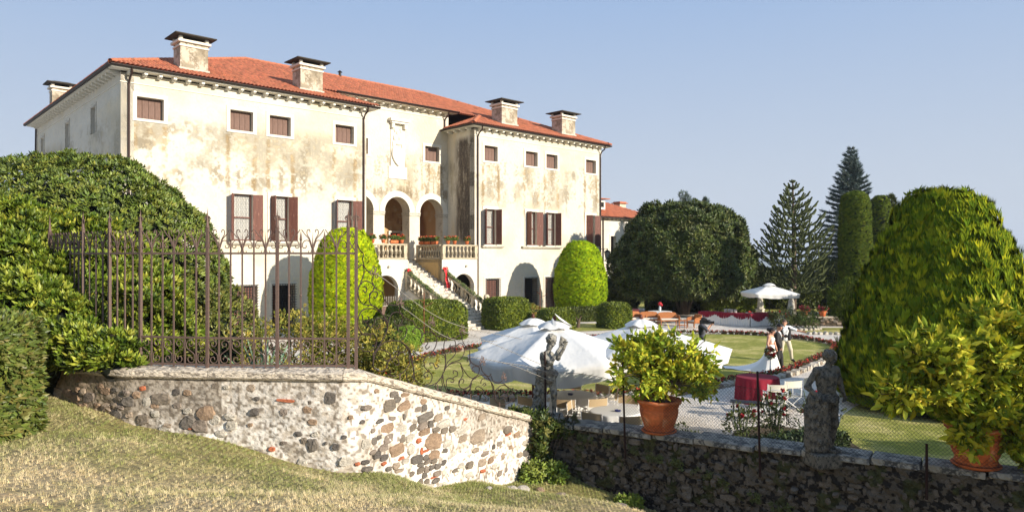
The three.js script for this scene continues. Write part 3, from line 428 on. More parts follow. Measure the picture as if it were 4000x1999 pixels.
balustrade([14.0, BY, TZ - .13], [SX0 - .05, BY, TZ - .13], 9, [.96, .02]); balustrade([SX1 + .13, BY, TZ - .13], [22.9, BY, TZ - .13], 9, [.02, .97]);
balustrade([SX1 + .14, BY, TZ - .3], [SX1 + .14, BY, -2.7], 9, [.97]); balustrade([SX0 - .14, BY, TZ - .3], [SX0 - .14, BY, -2.7], 9, [.97]);
{ // staircase: 25 steps running out of the terrace into the garden, the lowest ones wider
  const st = sub(villa, 'staircase', 'straight flight of worn stone steps'), n = 25, rz = .366, ry = FL / n, r = rng(61);
  for (let i = 0; i < n; i++) {
    const top = FL - i * ry, z0 = -3.2 + i * rz, k = Math.max(0, i - 18), wl = k * .22, wr = k * .16;
    const a = SX0 - wl, b = SX1 + wr, cut = k ? 2 : 1;
    part(st, 'step', boxUV(merge([rbx(b - a + .02, ry + .02, rz + .42, (a + b) / 2, top - ry / 2, z0 + rz / 2 - .16 + .0, .022)])), stoneM).position.set((r() - .5) * .01, (r() - .5) * .006, 0);
  }
  const s = new THREE.Shape(); s.moveTo(-3, 0); s.lineTo(5.9, 0); s.lineTo(5.6, .02); s.lineTo(-3, FL - .35); part(st, 'stair_body', new THREE.ExtrudeGeometry(s, { depth: SX1 - SX0 - .02, bevelEnabled: false }).rotateY(-Math.PI / 2).translate(SX1 - .01, 0, 0), stoneM);
  for (const x of [SX0 - .1, SX1 + .12]) { // stringer walls under the sloping balustrades
    const q = new THREE.Shape(); q.moveTo(TZ, 0); q.lineTo(4.8, 0); q.lineTo(4.8, .42); q.lineTo(TZ, 2.42); part(st, 'stringer', new THREE.ExtrudeGeometry(q, { depth: .26, bevelEnabled: false }).rotateY(-Math.PI / 2).translate(x + .13, 0, 0), terrM);
    const g = balustrade([x, 2.36, TZ + .1], [x, .42, 4.62], 10, [.48], 0);
    part(g, 'newel', [rbx(.36, 1.55, .36, x, .78, 4.78, .015), rbx(.44, .1, .44, x, 1.58, 4.78, .02)], balM); part(g, 'newel_ball', [new THREE.SphereGeometry(.2, 18, 14).translate(x, 1.86, 4.78), cyl(.09, .07, .08, x, 1.61, 4.78)], balM);
    part(g, 'newel', [rbx(.3, 1.3, .3, x, 2.85, TZ + .14, .015)], balM);
  }
}
{ // iron gate and wood boards under the near terrace arch
  const g = sub(villa, 'arch_gate', 'wooden gate with white spikes under the terrace'); const l = []; for (let i = 0; i < 10; i++) part(g, 'board', rbx(.17, 1.25, .04, 14.4 + i * .185, .63, TZ - .2, .006), woodM);
  for (let i = 0; i < 14; i++) l.push(bx(.018, .6, .018, 14.4 + i * .13, 1.5, TZ - .2), new THREE.ConeGeometry(.025, .12, 5).translate(14.4 + i * .13, 1.86, TZ - .2)); l.push(bx(1.8, .03, .03, 15.25, 1.3, TZ - .2)); part(g, 'spike_row', l, M(0xb9b2a4, .7));
}
// lantern on the villa corner
const vW = (x, y, z) => villa.localToWorld(V(x, y, z)); villa.updateMatrixWorld(true);
{
  const p = vW(37.6, 4.2, -.1), t = thing('wall_lantern', 'black iron lantern on a bracket at the villa corner', 'lantern', [p.x, p.y, p.z], .751);
  part(t, 'bracket', [bar(V(-.7, .9, .1), V(.1, .95, .1), .025), tube([V(-.7, .5, .1), V(-.45, .6, .1), V(-.3, .85, .1)], .018), bar(V(.1, .95, .1), V(.1, .75, .1), .015)], blackIronM);
  part(t, 'lantern_body', [new THREE.CylinderGeometry(.26, .15, .62, 6, 1, true).translate(.1, .35, .1)], M(0xb9b6ac, .4)); part(t, 'lantern_roof', [new THREE.ConeGeometry(.32, .22, 6).translate(.1, .77, .1), new THREE.SphereGeometry(.05, 8, 6).translate(.1, .9, .1)], blackIronM);
  const l = []; for (let i = 0; i < 6; i++) { const a = i / 6 * 6.283; l.push(bar(V(.1 + Math.sin(a) * .152, .04, .1 + Math.cos(a) * .152), V(.1 + Math.sin(a) * .265, .66, .1 + Math.cos(a) * .265), .014)); } l.push(cyl(.16, .1, .06, .1, 0, .1, 6)); part(t, 'lantern_frame', l, blackIronM);
}
// ---- second building behind the villa
{
  const p = vW(43.4, 0, -8), t = thing('farm_building', 'long white outbuilding with red roof behind the villa', 'building', [p.x, p.y - .1, p.z], .751);
  const pl = plaster(16, 9, { grey: 0 }, 470, 512); const pm = M(0xffffff, .95, { map: rep(pl, 1 / 16, 1 / 9) });
  part(t, 'wall', wallGeo(-3, 13, 0, 8.6, [[4.55, 4.4, 5.45, 6.7], [0.8, 1, 1.8, 3], [8.6, 1, 9.6, 3]]), pm); part(t, 'wall', [bx(.4, 8.6, 12, 12.8, 4.3, -6.5), bx(16, 8.6, .4, 5, 4.3, -12.7)], M(0xe6dcc4, .95));
  for (const [a, b, y0, y1] of [[4.55, 5.45, 4.4, 6.7], [.8, 1.8, 1, 3], [8.6, 9.6, 1, 3]]) { const w = sub(t, 'window'); part(w, 'surround', surround(a, y0, b, y1, .16, .04), trimM); part(w, 'reveal_back', bx(b - a, y1 - y0, .05, (a + b) / 2, (y0 + y1) / 2, -.35), darkM); part(w, 'bars', [bx(.03, y1 - y0, .03, (a + b) / 2 - .15, (y0 + y1) / 2, -.1), bx(.03, y1 - y0, .03, (a + b) / 2 + .15, (y0 + y1) / 2, -.1)], ironM); }
  const roofG = new THREE.BufferGeometry(); roofG.setAttribute('position', new THREE.Float32BufferAttribute([-3.4, 8.6, .5, 13.5, 8.6, .5, 7, 11.4, -6.4, -3.4, 8.6, .5, 7, 11.4, -6.4, -3.4, 11.4, -6.4, 13.5, 8.6, .5, 13.5, 8.6, -13, 7, 11.4, -6.4, -3.4, 8.6, -13, -3.4, 11.4, -6.4, 7, 11.4, -6.4, -3.4, 8.6, -13, 7, 11.4, -6.4, 13.5, 8.6, -13], 3)); roofG.computeVertexNormals();
  const rf = part(t, 'roof', roofG, M(0x9a5638, .95)); const tg = new THREE.CylinderGeometry(.105, .088, .44, 5, 1, true, -Math.PI / 2, Math.PI); tg.rotateX(-Math.PI / 2 + Math.atan(2.8 / 6.9)); const r = rng(77), l = [];
  for (let x = -3.3; x < 13.4; x += .22) { const dm = Math.min(6.9, (13.5 - x) * 1.06); for (let d = .18; d < dm; d += .36) { const b = .8 + r() * .4; l.push({ p: V(x, 8.64 + d * 2.8 / 6.9, .5 - d), c: [b, b * .94, b * .9] }); } } inst(rf, 'roof_tiles', tg, tileM, l, 'stuff');
  part(t, 'gutter', [bx(16.9, .12, .16, 5, 8.56, .58)], gutM); part(t, 'downpipe', [cyl(.06, .06, 8.3, 3.3, .1, .1)], pipeM);
  for (let i = 0; i < 22; i++) part(t, 'bracket', bx(.16, .16, .3, -2.7 + i * .7, 8.45, .15), paleStoneM);
  const dm = sub(t, 'dormer'); part(dm, 'dormer_wall', [bx(1.1, .9, 1.6, 3.9, 9.9, -1.4)], trimM); part(dm, 'dormer_roof', [bx(.95, .08, 2.2, 3.5, 10.55, -1.3).rotateZ(0), bx(.95, .08, 2.2, 4.3, 10.55, -1.3)], tileM); part(dm, 'opening', bx(.6, .5, .03, 3.9, 9.95, -.59), darkM);
  const ch = sub(t, 'chimney'); part(ch, 'shaft', bx(1.1, 2.2, .9, 12.4, 9.6, -5), M(0xd9ccb4, .95, { map: rep(T.cloth, .5) })); part(ch, 'cap', [bx(1.5, .1, 1.3, 12.4, 10.75, -5), bx(1.2, .12, 1, 12.4, 10.86, -5)], tileM);
}
const scrollCurves = [[[-0.085,4.645],[-0.041,4.519],[0.055,4.461]],[[0.049,4.456],[0.034,4.329],[0.141,4.2],[0.29,4.128]],[[-0.062,4.234],[0.013,4.286],[0.08,4.179],[0.004,4.011],[-0.062,3.908]],[[-0.062,3.908],[-0.056,3.781],[0.049,3.691],[0.296,3.634],[0.455,3.537],[0.585,3.373],[0.585,3.24],[0.503,3.115],[0.327,2.893],[0.265,2.727]],[[-0.062,3.929],[0.019,4.021],[0.171,4.027],[0.28,3.938],[0.187,3.812],[0.202,3.704],[0.423,3.561]],[[0.28,4.143],[0.249,4.047],[0.327,3.914],[0.487,3.842],[0.536,3.73],[0.651,3.646],[0.887,3.622]],[[0.196,3.769],[0.187,3.823],[0.265,3.869],[0.343,3.848],[0.365,3.793],[0.312,3.759],[0.28,3.79]],[[0.037,3.904],[0.086,3.859],[0.141,3.9],[0.11,3.944],[0.049,3.956]],[[-0.056,3.359],[-0.065,3.486],[0.049,3.595],[0.202,3.613],[0.423,3.55],[0.585,3.373]],[[0.019,3.523],[0.049,3.425],[0.141,3.407],[0.171,3.469],[0.125,3.494]],[[-0.056,3.359],[-0.026,3.272],[0.11,3.206],[0.265,3.214],[0.359,3.107],[0.327,3.002],[0.202,2.95],[0.019,2.992],[-0.062,3.085],[-0.056,3.169],[0.019,3.225],[0.141,3.225],[0.227,3.174],[0.196,3.128]],[[0.11,3.388],[0.202,3.327],[0.28,3.353],[0.296,3.417],[0.391,3.443],[0.52,3.411],[0.585,3.329]],[[0.28,3.353],[0.359,3.282],[0.416,3.32],[0.365,3.357]],[[0.265,2.727],[0.296,2.897],[0.455,3.032],[0.684,3.064],[0.887,3.033],[1.025,2.973],[1.131,2.87],[1.22,2.675],[1.257,2.508],[1.203,2.399]],[[0.585,3.24],[0.618,3.393],[0.717,3.497],[0.852,3.511],[0.956,3.436],[0.973,3.366],[0.921,3.313],[0.801,3.3],[0.751,3.349],[0.785,3.392]],[[0.949,3.186],[0.87,3.204],[0.87,3.261],[0.938,3.296],[1.043,3.265],[1.078,3.198],[1.025,3.111],[0.887,3.044]],[[0.904,3.644],[0.887,3.554],[0.99,3.433],[1.167,3.352],[1.238,3.346],[1.275,3.262],[1.421,3.203],[1.666,3.23]],[[1.311,3.119],[1.22,3.162],[1.257,3.217],[1.384,3.206],[1.458,3.117],[1.421,3.003],[1.496,2.925]],[[1.421,2.98],[1.458,3.07],[1.571,3.119],[1.762,3.102],[1.872,3.007],[1.86,2.887],[1.724,2.757],[1.496,2.7],[1.238,2.835]],[[1.552,2.967],[1.563,3.013],[1.647,2.993],[1.609,2.925],[1.552,2.883],[1.609,2.83],[1.678,2.87]],[[0.296,2.81],[0.28,2.899],[0.391,2.951],[0.552,2.923],[0.651,2.856],[0.657,2.789],[0.585,2.753],[0.503,2.807]],[[0.265,2.749],[0.296,2.68],[0.455,2.604],[0.585,2.642],[0.618,2.727],[0.751,2.789],[0.852,2.743],[0.87,2.673],[0.785,2.661],[0.751,2.71]],[[0.591,2.53],[0.785,2.481],[0.99,2.52],[1.131,2.64],[1.149,2.753],[1.096,2.897],[0.921,3.029]],[[1.078,2.509],[1.078,2.417],[1.167,2.312],[1.275,2.389],[1.238,2.556]],[[0.751,2.789],[0.887,2.852],[1.025,2.859],[1.043,2.937],[0.938,3.016]],[[0.785,2.863],[0.852,2.889],[0.904,2.838],[0.852,2.799]],[[1.146,2.851],[1.197,2.663],[1.249,2.491],[1.3,2.351],[1.485,2.231],[1.701,2.19],[1.924,2.243],[2.067,2.345],[2.125,2.442],[2.302,2.491],[2.544,2.478],[2.637,2.394],[2.731,2.271],[2.89,2.166],[3.053,2.115]],[[1.511,2.624],[1.538,2.536],[1.646,2.454],[1.729,2.357],[1.715,2.256],[1.592,2.223]],[[1.633,2.456],[1.525,2.42],[1.538,2.367],[1.614,2.365],[1.592,2.397]],[[1.687,2.543],[1.687,2.577],[1.756,2.573],[1.798,2.52],[1.868,2.459],[1.916,2.496],[1.854,2.526]],[[2.082,2.395],[2.111,2.515],[2.096,2.657],[1.953,2.709],[1.756,2.74],[1.565,2.685],[1.511,2.624]],[[2.096,2.411],[2.125,2.619],[2.082,2.8],[2.125,2.918],[2.302,2.954],[2.422,2.889],[2.422,2.799],[2.302,2.767],[2.243,2.809],[2.287,2.84]],[[2.111,2.427],[2.184,2.541],[2.362,2.608],[2.422,2.691],[2.377,2.759]],[[2.125,2.442],[2.302,2.508],[2.575,2.547],[2.715,2.658],[2.668,2.791],[2.544,2.832],[2.422,2.781]],[[1.756,3.282],[1.701,3.183],[1.784,3.073],[1.953,3.014],[2.154,3.004],[2.184,3.045]],[[2.184,3.001],[2.302,2.945],[2.483,2.964],[2.621,3.024]],[[2.621,2.997],[2.637,2.868],[2.731,2.767],[2.858,2.698],[2.897,2.708]],[[2.858,2.679],[2.858,2.568],[2.922,2.449],[3.119,2.35],[3.269,2.359]],[[3.252,2.333],[3.286,2.233],[3.457,2.115],[3.561,2.1],[3.578,2.14]],[[3.578,2.097],[3.666,1.988],[3.882,1.917],[4.028,1.945]],[[4.028,1.895],[4.177,1.793],[4.368,1.723],[4.414,1.736]],[[2.067,2.38],[2.01,2.248],[2.024,2.123],[1.924,2.077],[1.84,2.151],[1.896,2.229],[2.067,2.327]],[[2.053,2.312],[2.067,2.169],[2.184,2.028],[2.392,1.95],[2.606,1.943],[2.826,2.0],[2.987,2.106],[3.185,2.153],[3.388,2.134],[3.526,2.047],[3.631,1.915],[3.684,1.713],[3.773,1.561]],[[2.14,2.105],[2.14,2.211],[2.243,2.241],[2.362,2.197],[2.347,2.154],[2.287,2.172]],[[2.347,2.306],[2.377,2.356],[2.468,2.325],[2.477,2.261],[2.392,2.246],[2.338,2.2]],[[2.544,2.08],[2.544,2.152],[2.637,2.166],[2.7,2.129],[2.662,2.089]],[[2.606,2.416],[2.653,2.264],[2.544,2.152],[2.529,2.064],[2.668,1.988],[2.858,1.995]],[[3.02,2.251],[2.955,2.278],[2.987,2.339],[3.152,2.327],[3.202,2.245],[3.152,2.176],[2.987,2.124],[2.89,2.027],[2.858,1.921],[2.731,1.85],[2.653,1.899],[2.684,1.958],[2.763,1.936]],[[2.922,2.06],[2.89,1.935],[2.987,1.808],[3.152,1.79],[3.303,1.832]],[[3.252,1.992],[3.269,2.065],[3.422,2.071],[3.561,2.003],[3.666,1.871],[3.702,1.729]],[[3.303,1.955],[3.354,1.986],[3.405,1.95],[3.347,1.93]],[[3.152,1.875],[3.069,1.925],[3.119,1.955],[3.235,1.918],[3.337,1.846],[3.32,1.772],[3.422,1.679],[3.405,1.643]],[[3.737,1.606],[3.755,1.76],[3.882,1.838],[4.103,1.834],[4.215,1.747],[4.177,1.673],[4.028,1.637],[3.882,1.651],[3.845,1.696],[3.9,1.707]],[[3.991,1.702],[4.028,1.736],[4.103,1.705],[4.065,1.681]],[[3.773,1.561],[3.882,1.484],[4.103,1.455],[4.368,1.48],[4.484,1.521]],[[4.368,1.723],[4.368,1.622],[4.196,1.589],[4.065,1.571],[4.103,1.505]],[[2.794,2.465],[2.778,2.504],[2.858,2.513],[2.906,2.451],[2.826,2.388]]];
const scrollBuds = [[0.29,4.137],[0.904,3.644],[1.729,3.267],[2.637,3.05],[3.293,2.394],[4.058,1.98]];
const wallStones = [[6.3,2.31,0.17,0.18,0],[5.61,2.26,0.27,0.04,4],[5.99,2.24,0.06,0.06,0],[6.87,2.14,0.16,0.08,0],[7.37,2.08,0.28,0.19,0],[7.7,2.01,0.31,0.14,1],[7.47,2.24,0.19,0.09,0],[7.73,2.19,0.2,0.06,1],[7.55,2.15,0.15,0.1,0],[8.06,1.9,0.21,0.09,0],[8.23,1.89,0.15,0.12,0],[8.2,2.0,0.17,0.09,1],[8.26,1.73,0.4,0.13,0],[8.6,1.66,0.24,0.12,1],[8.76,1.52,0.34,0.12,3],[8.4,1.59,0.13,0.12,0],[7.31,1.74,0.29,0.14,1],[7.64,1.66,0.29,0.13,3],[7.93,1.62,0.18,0.12,0],[8.19,1.6,0.23,0.12,0],[8.24,1.49,0.27,0.11,1],[8.55,1.46,0.2,0.09,0],[8.78,1.4,0.2,0.11,0],[9.33,1.3,0.37,0.13,3],[9.01,1.38,0.19,0.11,0],[7.71,1.84,0.06,0.1,0],[7.44,1.87,0.13,0.06,0],[7.15,1.88,0.16,0.06,2],[6.79,1.94,0.07,0.05,0],[6.98,1.77,0.1,0.07,0],[7.12,1.64,0.12,0.07,2],[7.01,1.61,0.12,0.11,0],[7.33,1.57,0.22,0.15,0],[7.66,1.5,0.14,0.13,0],[8.48,1.28,0.44,0.27,1],[9.33,1.14,0.27,0.13,1],[7.85,1.47,0.18,0.13,3],[8.86,1.16,0.25,0.11,3],[7.21,1.46,0.22,0.11,0],[7.54,1.36,0.36,0.2,1],[6.83,1.6,0.12,0.15,3],[7.89,1.28,0.16,0.18,3],[8.08,1.38,0.12,0.07,4],[8.15,1.19,0.08,0.11,4],[8.26,1.17,0.17,0.04,4],[7.08,1.38,0.16,0.12,2],[7.24,1.3,0.17,0.11,2],[8.49,1.05,0.31,0.15,1],[8.8,1.05,0.16,0.08,0],[8.04,1.08,0.27,0.14,2],[8.26,1.06,0.13,0.08,0],[8.98,0.93,0.23,0.11,3],[8.31,0.98,0.17,0.07,0],[7.75,1.12,0.16,0.08,3],[7.64,1.19,0.15,0.04,4],[7.24,1.21,0.11,0.05,4],[6.71,1.32,0.08,0.05,4],[6.83,1.33,0.12,0.06,2],[6.99,1.44,0.14,0.06,0],[7.52,1.1,0.17,0.1,1],[7.35,1.1,0.13,0.07,0],[6.89,1.21,0.18,0.08,0],[8.76,0.86,0.14,0.1,2],[8.49,0.95,0.17,0.08,0],[8.13,0.97,0.17,0.07,0],[8.29,0.85,0.13,0.11,0],[8.59,0.83,0.18,0.1,0],[8.12,0.88,0.17,0.11,0],[8.24,0.77,0.13,0.11,0],[8.41,0.85,0.13,0.07,0],[8.58,0.71,0.18,0.09,0],[7.58,1.01,0.17,0.05,1],[7.91,0.88,0.12,0.08,0],[7.52,0.91,0.17,0.06,0],[8.1,0.68,0.19,0.1,0],[8.3,0.65,0.13,0.08,0],[8.54,0.67,0.26,0.03,4],[8.54,0.6,0.2,0.08,0],[8.7,0.47,0.27,0.11,3],[8.31,0.56,0.3,0.07,3],[9.55,0.61,0.2,0.12,0],[9.95,0.56,0.29,0.15,1],[10.24,0.54,0.19,0.12,1],[10.04,0.71,0.27,0.09,0],[10.67,0.52,0.17,0.12,1],[9.97,0.4,0.19,0.06,4],[9.81,1.07,0.47,0.24,1],[10.87,0.99,0.3,0.14,0],[10.87,0.9,0.18,0.04,4],[11.82,0.51,0.27,0.15,1],[11.64,0.39,0.39,0.18,2],[10.96,0.62,0.15,0.08,1],[11.33,0.38,0.19,0.1,1],[8.86,1.78,0.14,0.07,0],[9.19,1.64,0.14,0.08,1],[9.92,1.42,0.24,0.12,1],[9.53,0.44,0.2,0.09,3],[9.09,0.63,0.17,0.07,0],[6.03,1.6,0.17,0.19,0],[5.87,1.32,0.16,0.14,3],[5.59,1.63,0.1,0.05,0],[5.4,1.53,0.09,0.06,4],[5.9,1.67,0.09,0.08,0],[6.29,1.22,0.12,0.07,3],[6.58,1.14,0.14,0.08,3],[6.53,1.37,0.19,0.14,3],[6.24,1.64,0.04,0.05,0],[10.38,0.39,0.2,0.09,3],[9.29,0.66,0.19,0.09,3],[9.74,0.84,0.21,0.09,1],[10.55,0.78,0.2,0.09,0],[11.21,0.82,0.22,0.1,1],[11.52,0.59,0.19,0.08,3],[1.1,2.13,0.75,0.21,1],[1.86,2.15,0.32,0.14,1],[2.24,2.19,0.24,0.16,0],[2.86,1.97,0.23,0.15,0],[1.99,2.03,0.19,0.09,1],[3.1,2.19,0.2,0.14,0],[3.41,2.2,0.13,0.14,3],[3.63,2.24,0.29,0.16,0],[3.34,1.92,0.17,0.15,0],[4.26,1.85,0.24,0.18,0],[4.35,2.04,0.27,0.2,1],[4.07,1.89,0.2,0.19,0],[3.74,1.84,0.14,0.08,1],[3.55,2.02,0.14,0.1,3],[4.74,2.0,0.17,0.09,3],[4.5,1.95,0.14,0.14,3],[4.76,1.86,0.16,0.13,3],[4.59,1.74,0.17,0.09,3],[4.06,2.07,0.13,0.08,3],[3.34,2.4,0.1,0.07,4],[4.1,1.81,0.06,0.04,4],[2.9,2.22,0.14,0.07,0],[2.94,2.09,0.16,0.08,0],[3.12,1.99,0.11,0.08,1],[2.64,2.07,0.2,0.11,1],[2.58,1.94,0.18,0.08,1],[2.42,2.08,0.14,0.08,1],[2.14,2.06,0.12,0.07,1],[1.31,1.96,0.42,0.07,1],[0.89,1.91,0.29,0.08,1],[1.59,2.2,0.31,0.12,1],[2.1,2.27,0.14,0.1,1],[2.62,2.32,0.18,0.11,1],[2.5,2.38,0.14,0.08,1],[3.7,1.79,0.17,0.07,3],[2.82,2.35,0.12,0.07,0],[3.05,2.32,0.14,0.08,0],[3.24,2.3,0.12,0.1,1],[0.81,2.05,0.29,0.12,1],[1.62,2.03,0.27,0.09,0],[2.82,2.11,0.14,0.08,1],[2.38,1.94,0.16,0.07,0],[3.53,2.14,0.12,0.08,1],[3.9,2.15,0.12,0.08,0]];
// ---------- rubble garden walls ----------
const fwLine = [[-15, -16], [-8.5, -12.6], [-6.9, -11.4], [-5.9, -10.98], [-2.5, -10.62], [-2.2, -10.75], [.66, -15.4]];
const copeLine = [[-15, -16, 2.75], [-8.5, -12.6, 2.7], [-6.9, -11.4, 2.69], [-5.9, -10.98, 2.69], [-2.5, -10.62, 2.69], [-2.2, -10.75, 2.67], [.66, -15.4, .92]];
function lineAt(line, s) { let i = 1, acc = 0; for (; i < line.length; i++) { const l = Math.hypot(line[i][0] - line[i - 1][0], line[i][1] - line[i - 1][1]); if (s <= acc + l || i === line.length - 1) { const t = (s - acc) / l, a = line[i - 1], b = line[i]; const ux = (b[0] - a[0]) / l, uz = (b[1] - a[1]) / l; return { x: lerp(a[0], b[0], t), z: lerp(a[1], b[1], t), y: a.length > 2 ? lerp(a[2], b[2], t) : 0, nx: -uz, nz: ux, ux, uz, ang: Math.atan2(-uz, ux) }; } acc += l; } }
const lineLen = (line) => line.slice(1).reduce((a, p, i) => a + Math.hypot(p[0] - line[i][0], p[1] - line[i][1]), 0);
// irregular flat-faced stone: unit outline, bevelled edge, slightly domed; lies in x-y and faces +z
const stoneShapes = (() => { const r = rng(404), out = []; for (let k = 0; k < 14; k++) { const n = 7 + Math.floor(r() * 4), pos = [], P = []; for (let i = 0; i < n; i++) { const a = (i + (r() - .5) * .55) / n * 6.283, q = .43 + r() * .09, sq = 1 / Math.max(Math.abs(Math.cos(a)), Math.abs(Math.sin(a))); const m = q * lerp(1, sq, .45); P.push([Math.cos(a) * m, Math.sin(a) * m, r()]); }
    const c = [(r() - .5) * .12, (r() - .5) * .12, .5 + r() * .3];
    for (let i = 0; i < n; i++) { const a = P[i], b = P[(i + 1) % n], A = [a[0] * .8, a[1] * .8, .36 + a[2] * .3], B = [b[0] * .8, b[1] * .8, .36 + b[2] * .3]; pos.push(a[0], a[1], -.5, b[0], b[1], -.5, B[0], B[1], B[2], a[0], a[1], -.5, B[0], B[1], B[2], A[0], A[1], A[2], A[0], A[1], A[2], B[0], B[1], B[2], c[0], c[1], c[2]); }
    const g = new THREE.BufferGeometry(); g.setAttribute('position', new THREE.Float32BufferAttribute(pos, 3)); g.computeVertexNormals(); const uv = new Float32Array(pos.length / 3 * 2); for (let i = 0; i < pos.length / 3; i++) { uv[i * 2] = pos[i * 3] * .4 + k * .17; uv[i * 2 + 1] = pos[i * 3 + 1] * .4 + k * .31; } g.setAttribute('uv', new THREE.BufferAttribute(uv, 2)); out.push(g); } return out; })();
T.rock = tex(256, 256, (u, v) => { const a = fbm(u, v, 6, 5, 501), b = fbm(u, v, 40, 3, 503); const n = 185 + a * 60 + (b - .5) * 90; return [n, n, n]; });
const rockM = ['#98897a', '#a98d72', '#6e665e', '#d2c8b6', '#cf7850', '#8a7d6d', '#ad9a84', '#7c7368'].map((c) => M(c, .92, { map: T.rock, bumpMap: T.grain, bumpScale: .012 }));
const gWall = thing('rubble_wall', 'sunlit rubble garden wall with patchy white mortar and pale coping', 'wall', [0, 0, 0]);
{ // mortar face, rough render
  const L0 = lineLen(fwLine), n = 330, m = 44, pos = [], uv = [], idx = [], off = lineLen(fwLine.slice(0, 2));
  for (let i = 0; i <= n; i++) { const s = L0 * i / n, f = lineAt(fwLine, s), c = lineAt(copeLine, s), yb = bankH(f.x, f.z) - .35; for (let j = 0; j <= m; j++) { const y = lerp(yb, c.y - .1, j / m), d = .025 * pn(s * 2.2, y * 2.2, 2) + .016 * pn(s * 6, y * 6, 5) + .009 * pn(s * 14, y * 14, 9); pos.push(f.x + f.nx * d, y, f.z + f.nz * d); uv.push(s / L0, clamp((y + .6) / 3.4)); } }
  for (let i = 0; i < n; i++) for (let j = 0; j < m; j++) { const a = i * (m + 1) + j, b = a + m + 1; idx.push(a, b, a + 1, b, b + 1, a + 1); }
  const g = new THREE.BufferGeometry(); g.setAttribute('position', new THREE.Float32BufferAttribute(pos, 3)); g.setAttribute('uv', new THREE.Float32BufferAttribute(uv, 2)); g.setIndex(idx); g.computeVertexNormals();
  const t = tex(2048, 512, (u, v) => {
    const s = u * L0, cs = lineAt(copeLine, s), y = v * 3.4 - .6, below = cs.y - y, q = s - off;
    const a = vn(s * 1.1, y * 1.4, 911, 1) * .5 + vn(s * 2.7, y * 3, 917, 2) * .3 + vn(s * 7, y * 7, 919, 3) * .2, f = vn(s * 24, y * 24, 991, 4), f2 = vn(s * 60, y * 60, 997, 5), b = vn(s * 13, y * 13, 977, 7);
    let c = mix3([224, 214, 200], [240, 234, 224], a);
    c = mix3(c, [196, 180, 158], sst(.5, .7, b * .6 + f * .4) * .6);
    const left = 1 - sst(1.5, 3.6, q), grey = clamp(sst(.42, .6, a * .62 + b * .16 + f * .14 + f2 * .08 + .2 * (1 - sst(.1, .9, below))) * (q < 4.6 ? .9 - .4 * sst(.5, 1.1, below) * sst(2.2, 3.2, q) : .34 + .4 * sst(8.6, 10.5, q)));
    c = mix3(c, [146, 134, 118], grey * .85); c = mix3(c, [96, 86, 74], sst(.5, .64, f * .4 + a * .35 + f2 * .25) * grey * .7);
    c = mix3(c, [150, 126, 96], left * sst(.3, .6, a + .1) * .85); c = mix3(c, [88, 92, 48], left * sst(.6, .72, f) * .5);
    c = mix3(c, [112, 100, 86], sst(.68, .78, f) * .5); return c.map((x) => x * (.9 + .2 * f2));
  });
  const w = part(gWall, 'mortar', g, M(0xffffff, .97, { map: t, bumpMap: rep(T.grain, 26, 6), bumpScale: .014 }), 'crumbling white mortar');
  part(gWall, 'wall_back', (() => { const p2 = [], id = []; for (let i = 0; i <= 60; i++) { const s = L0 * i / 60, f = lineAt(fwLine, s), c = lineAt(copeLine, s); p2.push(f.x - f.nx * .42, -.8, f.z - f.nz * .42, f.x - f.nx * .42, c.y - .1, f.z - f.nz * .42); } for (let i = 0; i < 60; i++) id.push(i * 2, i * 2 + 1, i * 2 + 2, i * 2 + 1, i * 2 + 3, i * 2 + 2); const q = new THREE.BufferGeometry(); q.setAttribute('position', new THREE.Float32BufferAttribute(p2, 3)); q.setIndex(id); q.computeVertexNormals(); return q; })(), stoneM);
  const r = rng(17), place = (s, y, w2, h2, tone, depth) => { const f = lineAt(fwLine, s), o = part(gWall, tone === 4 ? 'brick' : 'stone', stoneShapes[Math.floor(r() * 14)], rockM[tone === 0 && r() < .4 ? 7 : tone === 0 && r() < .4 ? 5 : tone === 1 && r() < .4 ? 6 : tone]); o.position.set(f.x - f.nx * .005, y, f.z - f.nz * .005); o.rotation.set(0, f.ang, 0); o.rotateZ((r() - .5) * .3); o.scale.set(w2 * 1.28, h2 * 1.3, depth); };
  for (const [s, y, w2, h2, tone] of wallStones) place(s + off, y, w2, h2, tone, .04 + r() * .03);
  const used = wallStones.map((a) => a.slice(0, 4)); let k = 0; for (let i = 0; i < 700 && k < 26; i++) { // small filling stones between the larger ones, thickest where the render has fallen off
    const s = r() < .6 ? 5.5 + r() * 5.3 : r() < .6 ? .3 + r() * 2.6 : 3 + r() * 2.5, f = lineAt(fwLine, s + off), c = lineAt(copeLine, s + off), yb = bankH(f.x, f.z), y = lerp(yb + .05, c.y - .22, r()), w2 = .07 + r() * .09, h2 = w2 * (.6 + r() * .3);
    if (used.some((q) => Math.abs(q[0] - s) < (q[2] + w2) * .55 && Math.abs(q[1] - y) < (q[3] + h2) * .6)) continue; used.push([s, y, w2, h2]); k++; place(s + off, y, w2, h2, s < 3.2 ? (r() < .6 ? 1 : 0) : [0, 3, 3, 1, 2, 4][Math.floor(r() * 5.3)], .03 + r() * .03);
  }
  // coping slabs: level along the fence, then stepping down the slope as one long raking course
  const lim = lineLen(copeLine); let s0 = 2.2; const rc = rng(23);
  const corner = lineLen(copeLine.slice(0, 5)), corner2 = lineLen(copeLine.slice(0, 6));
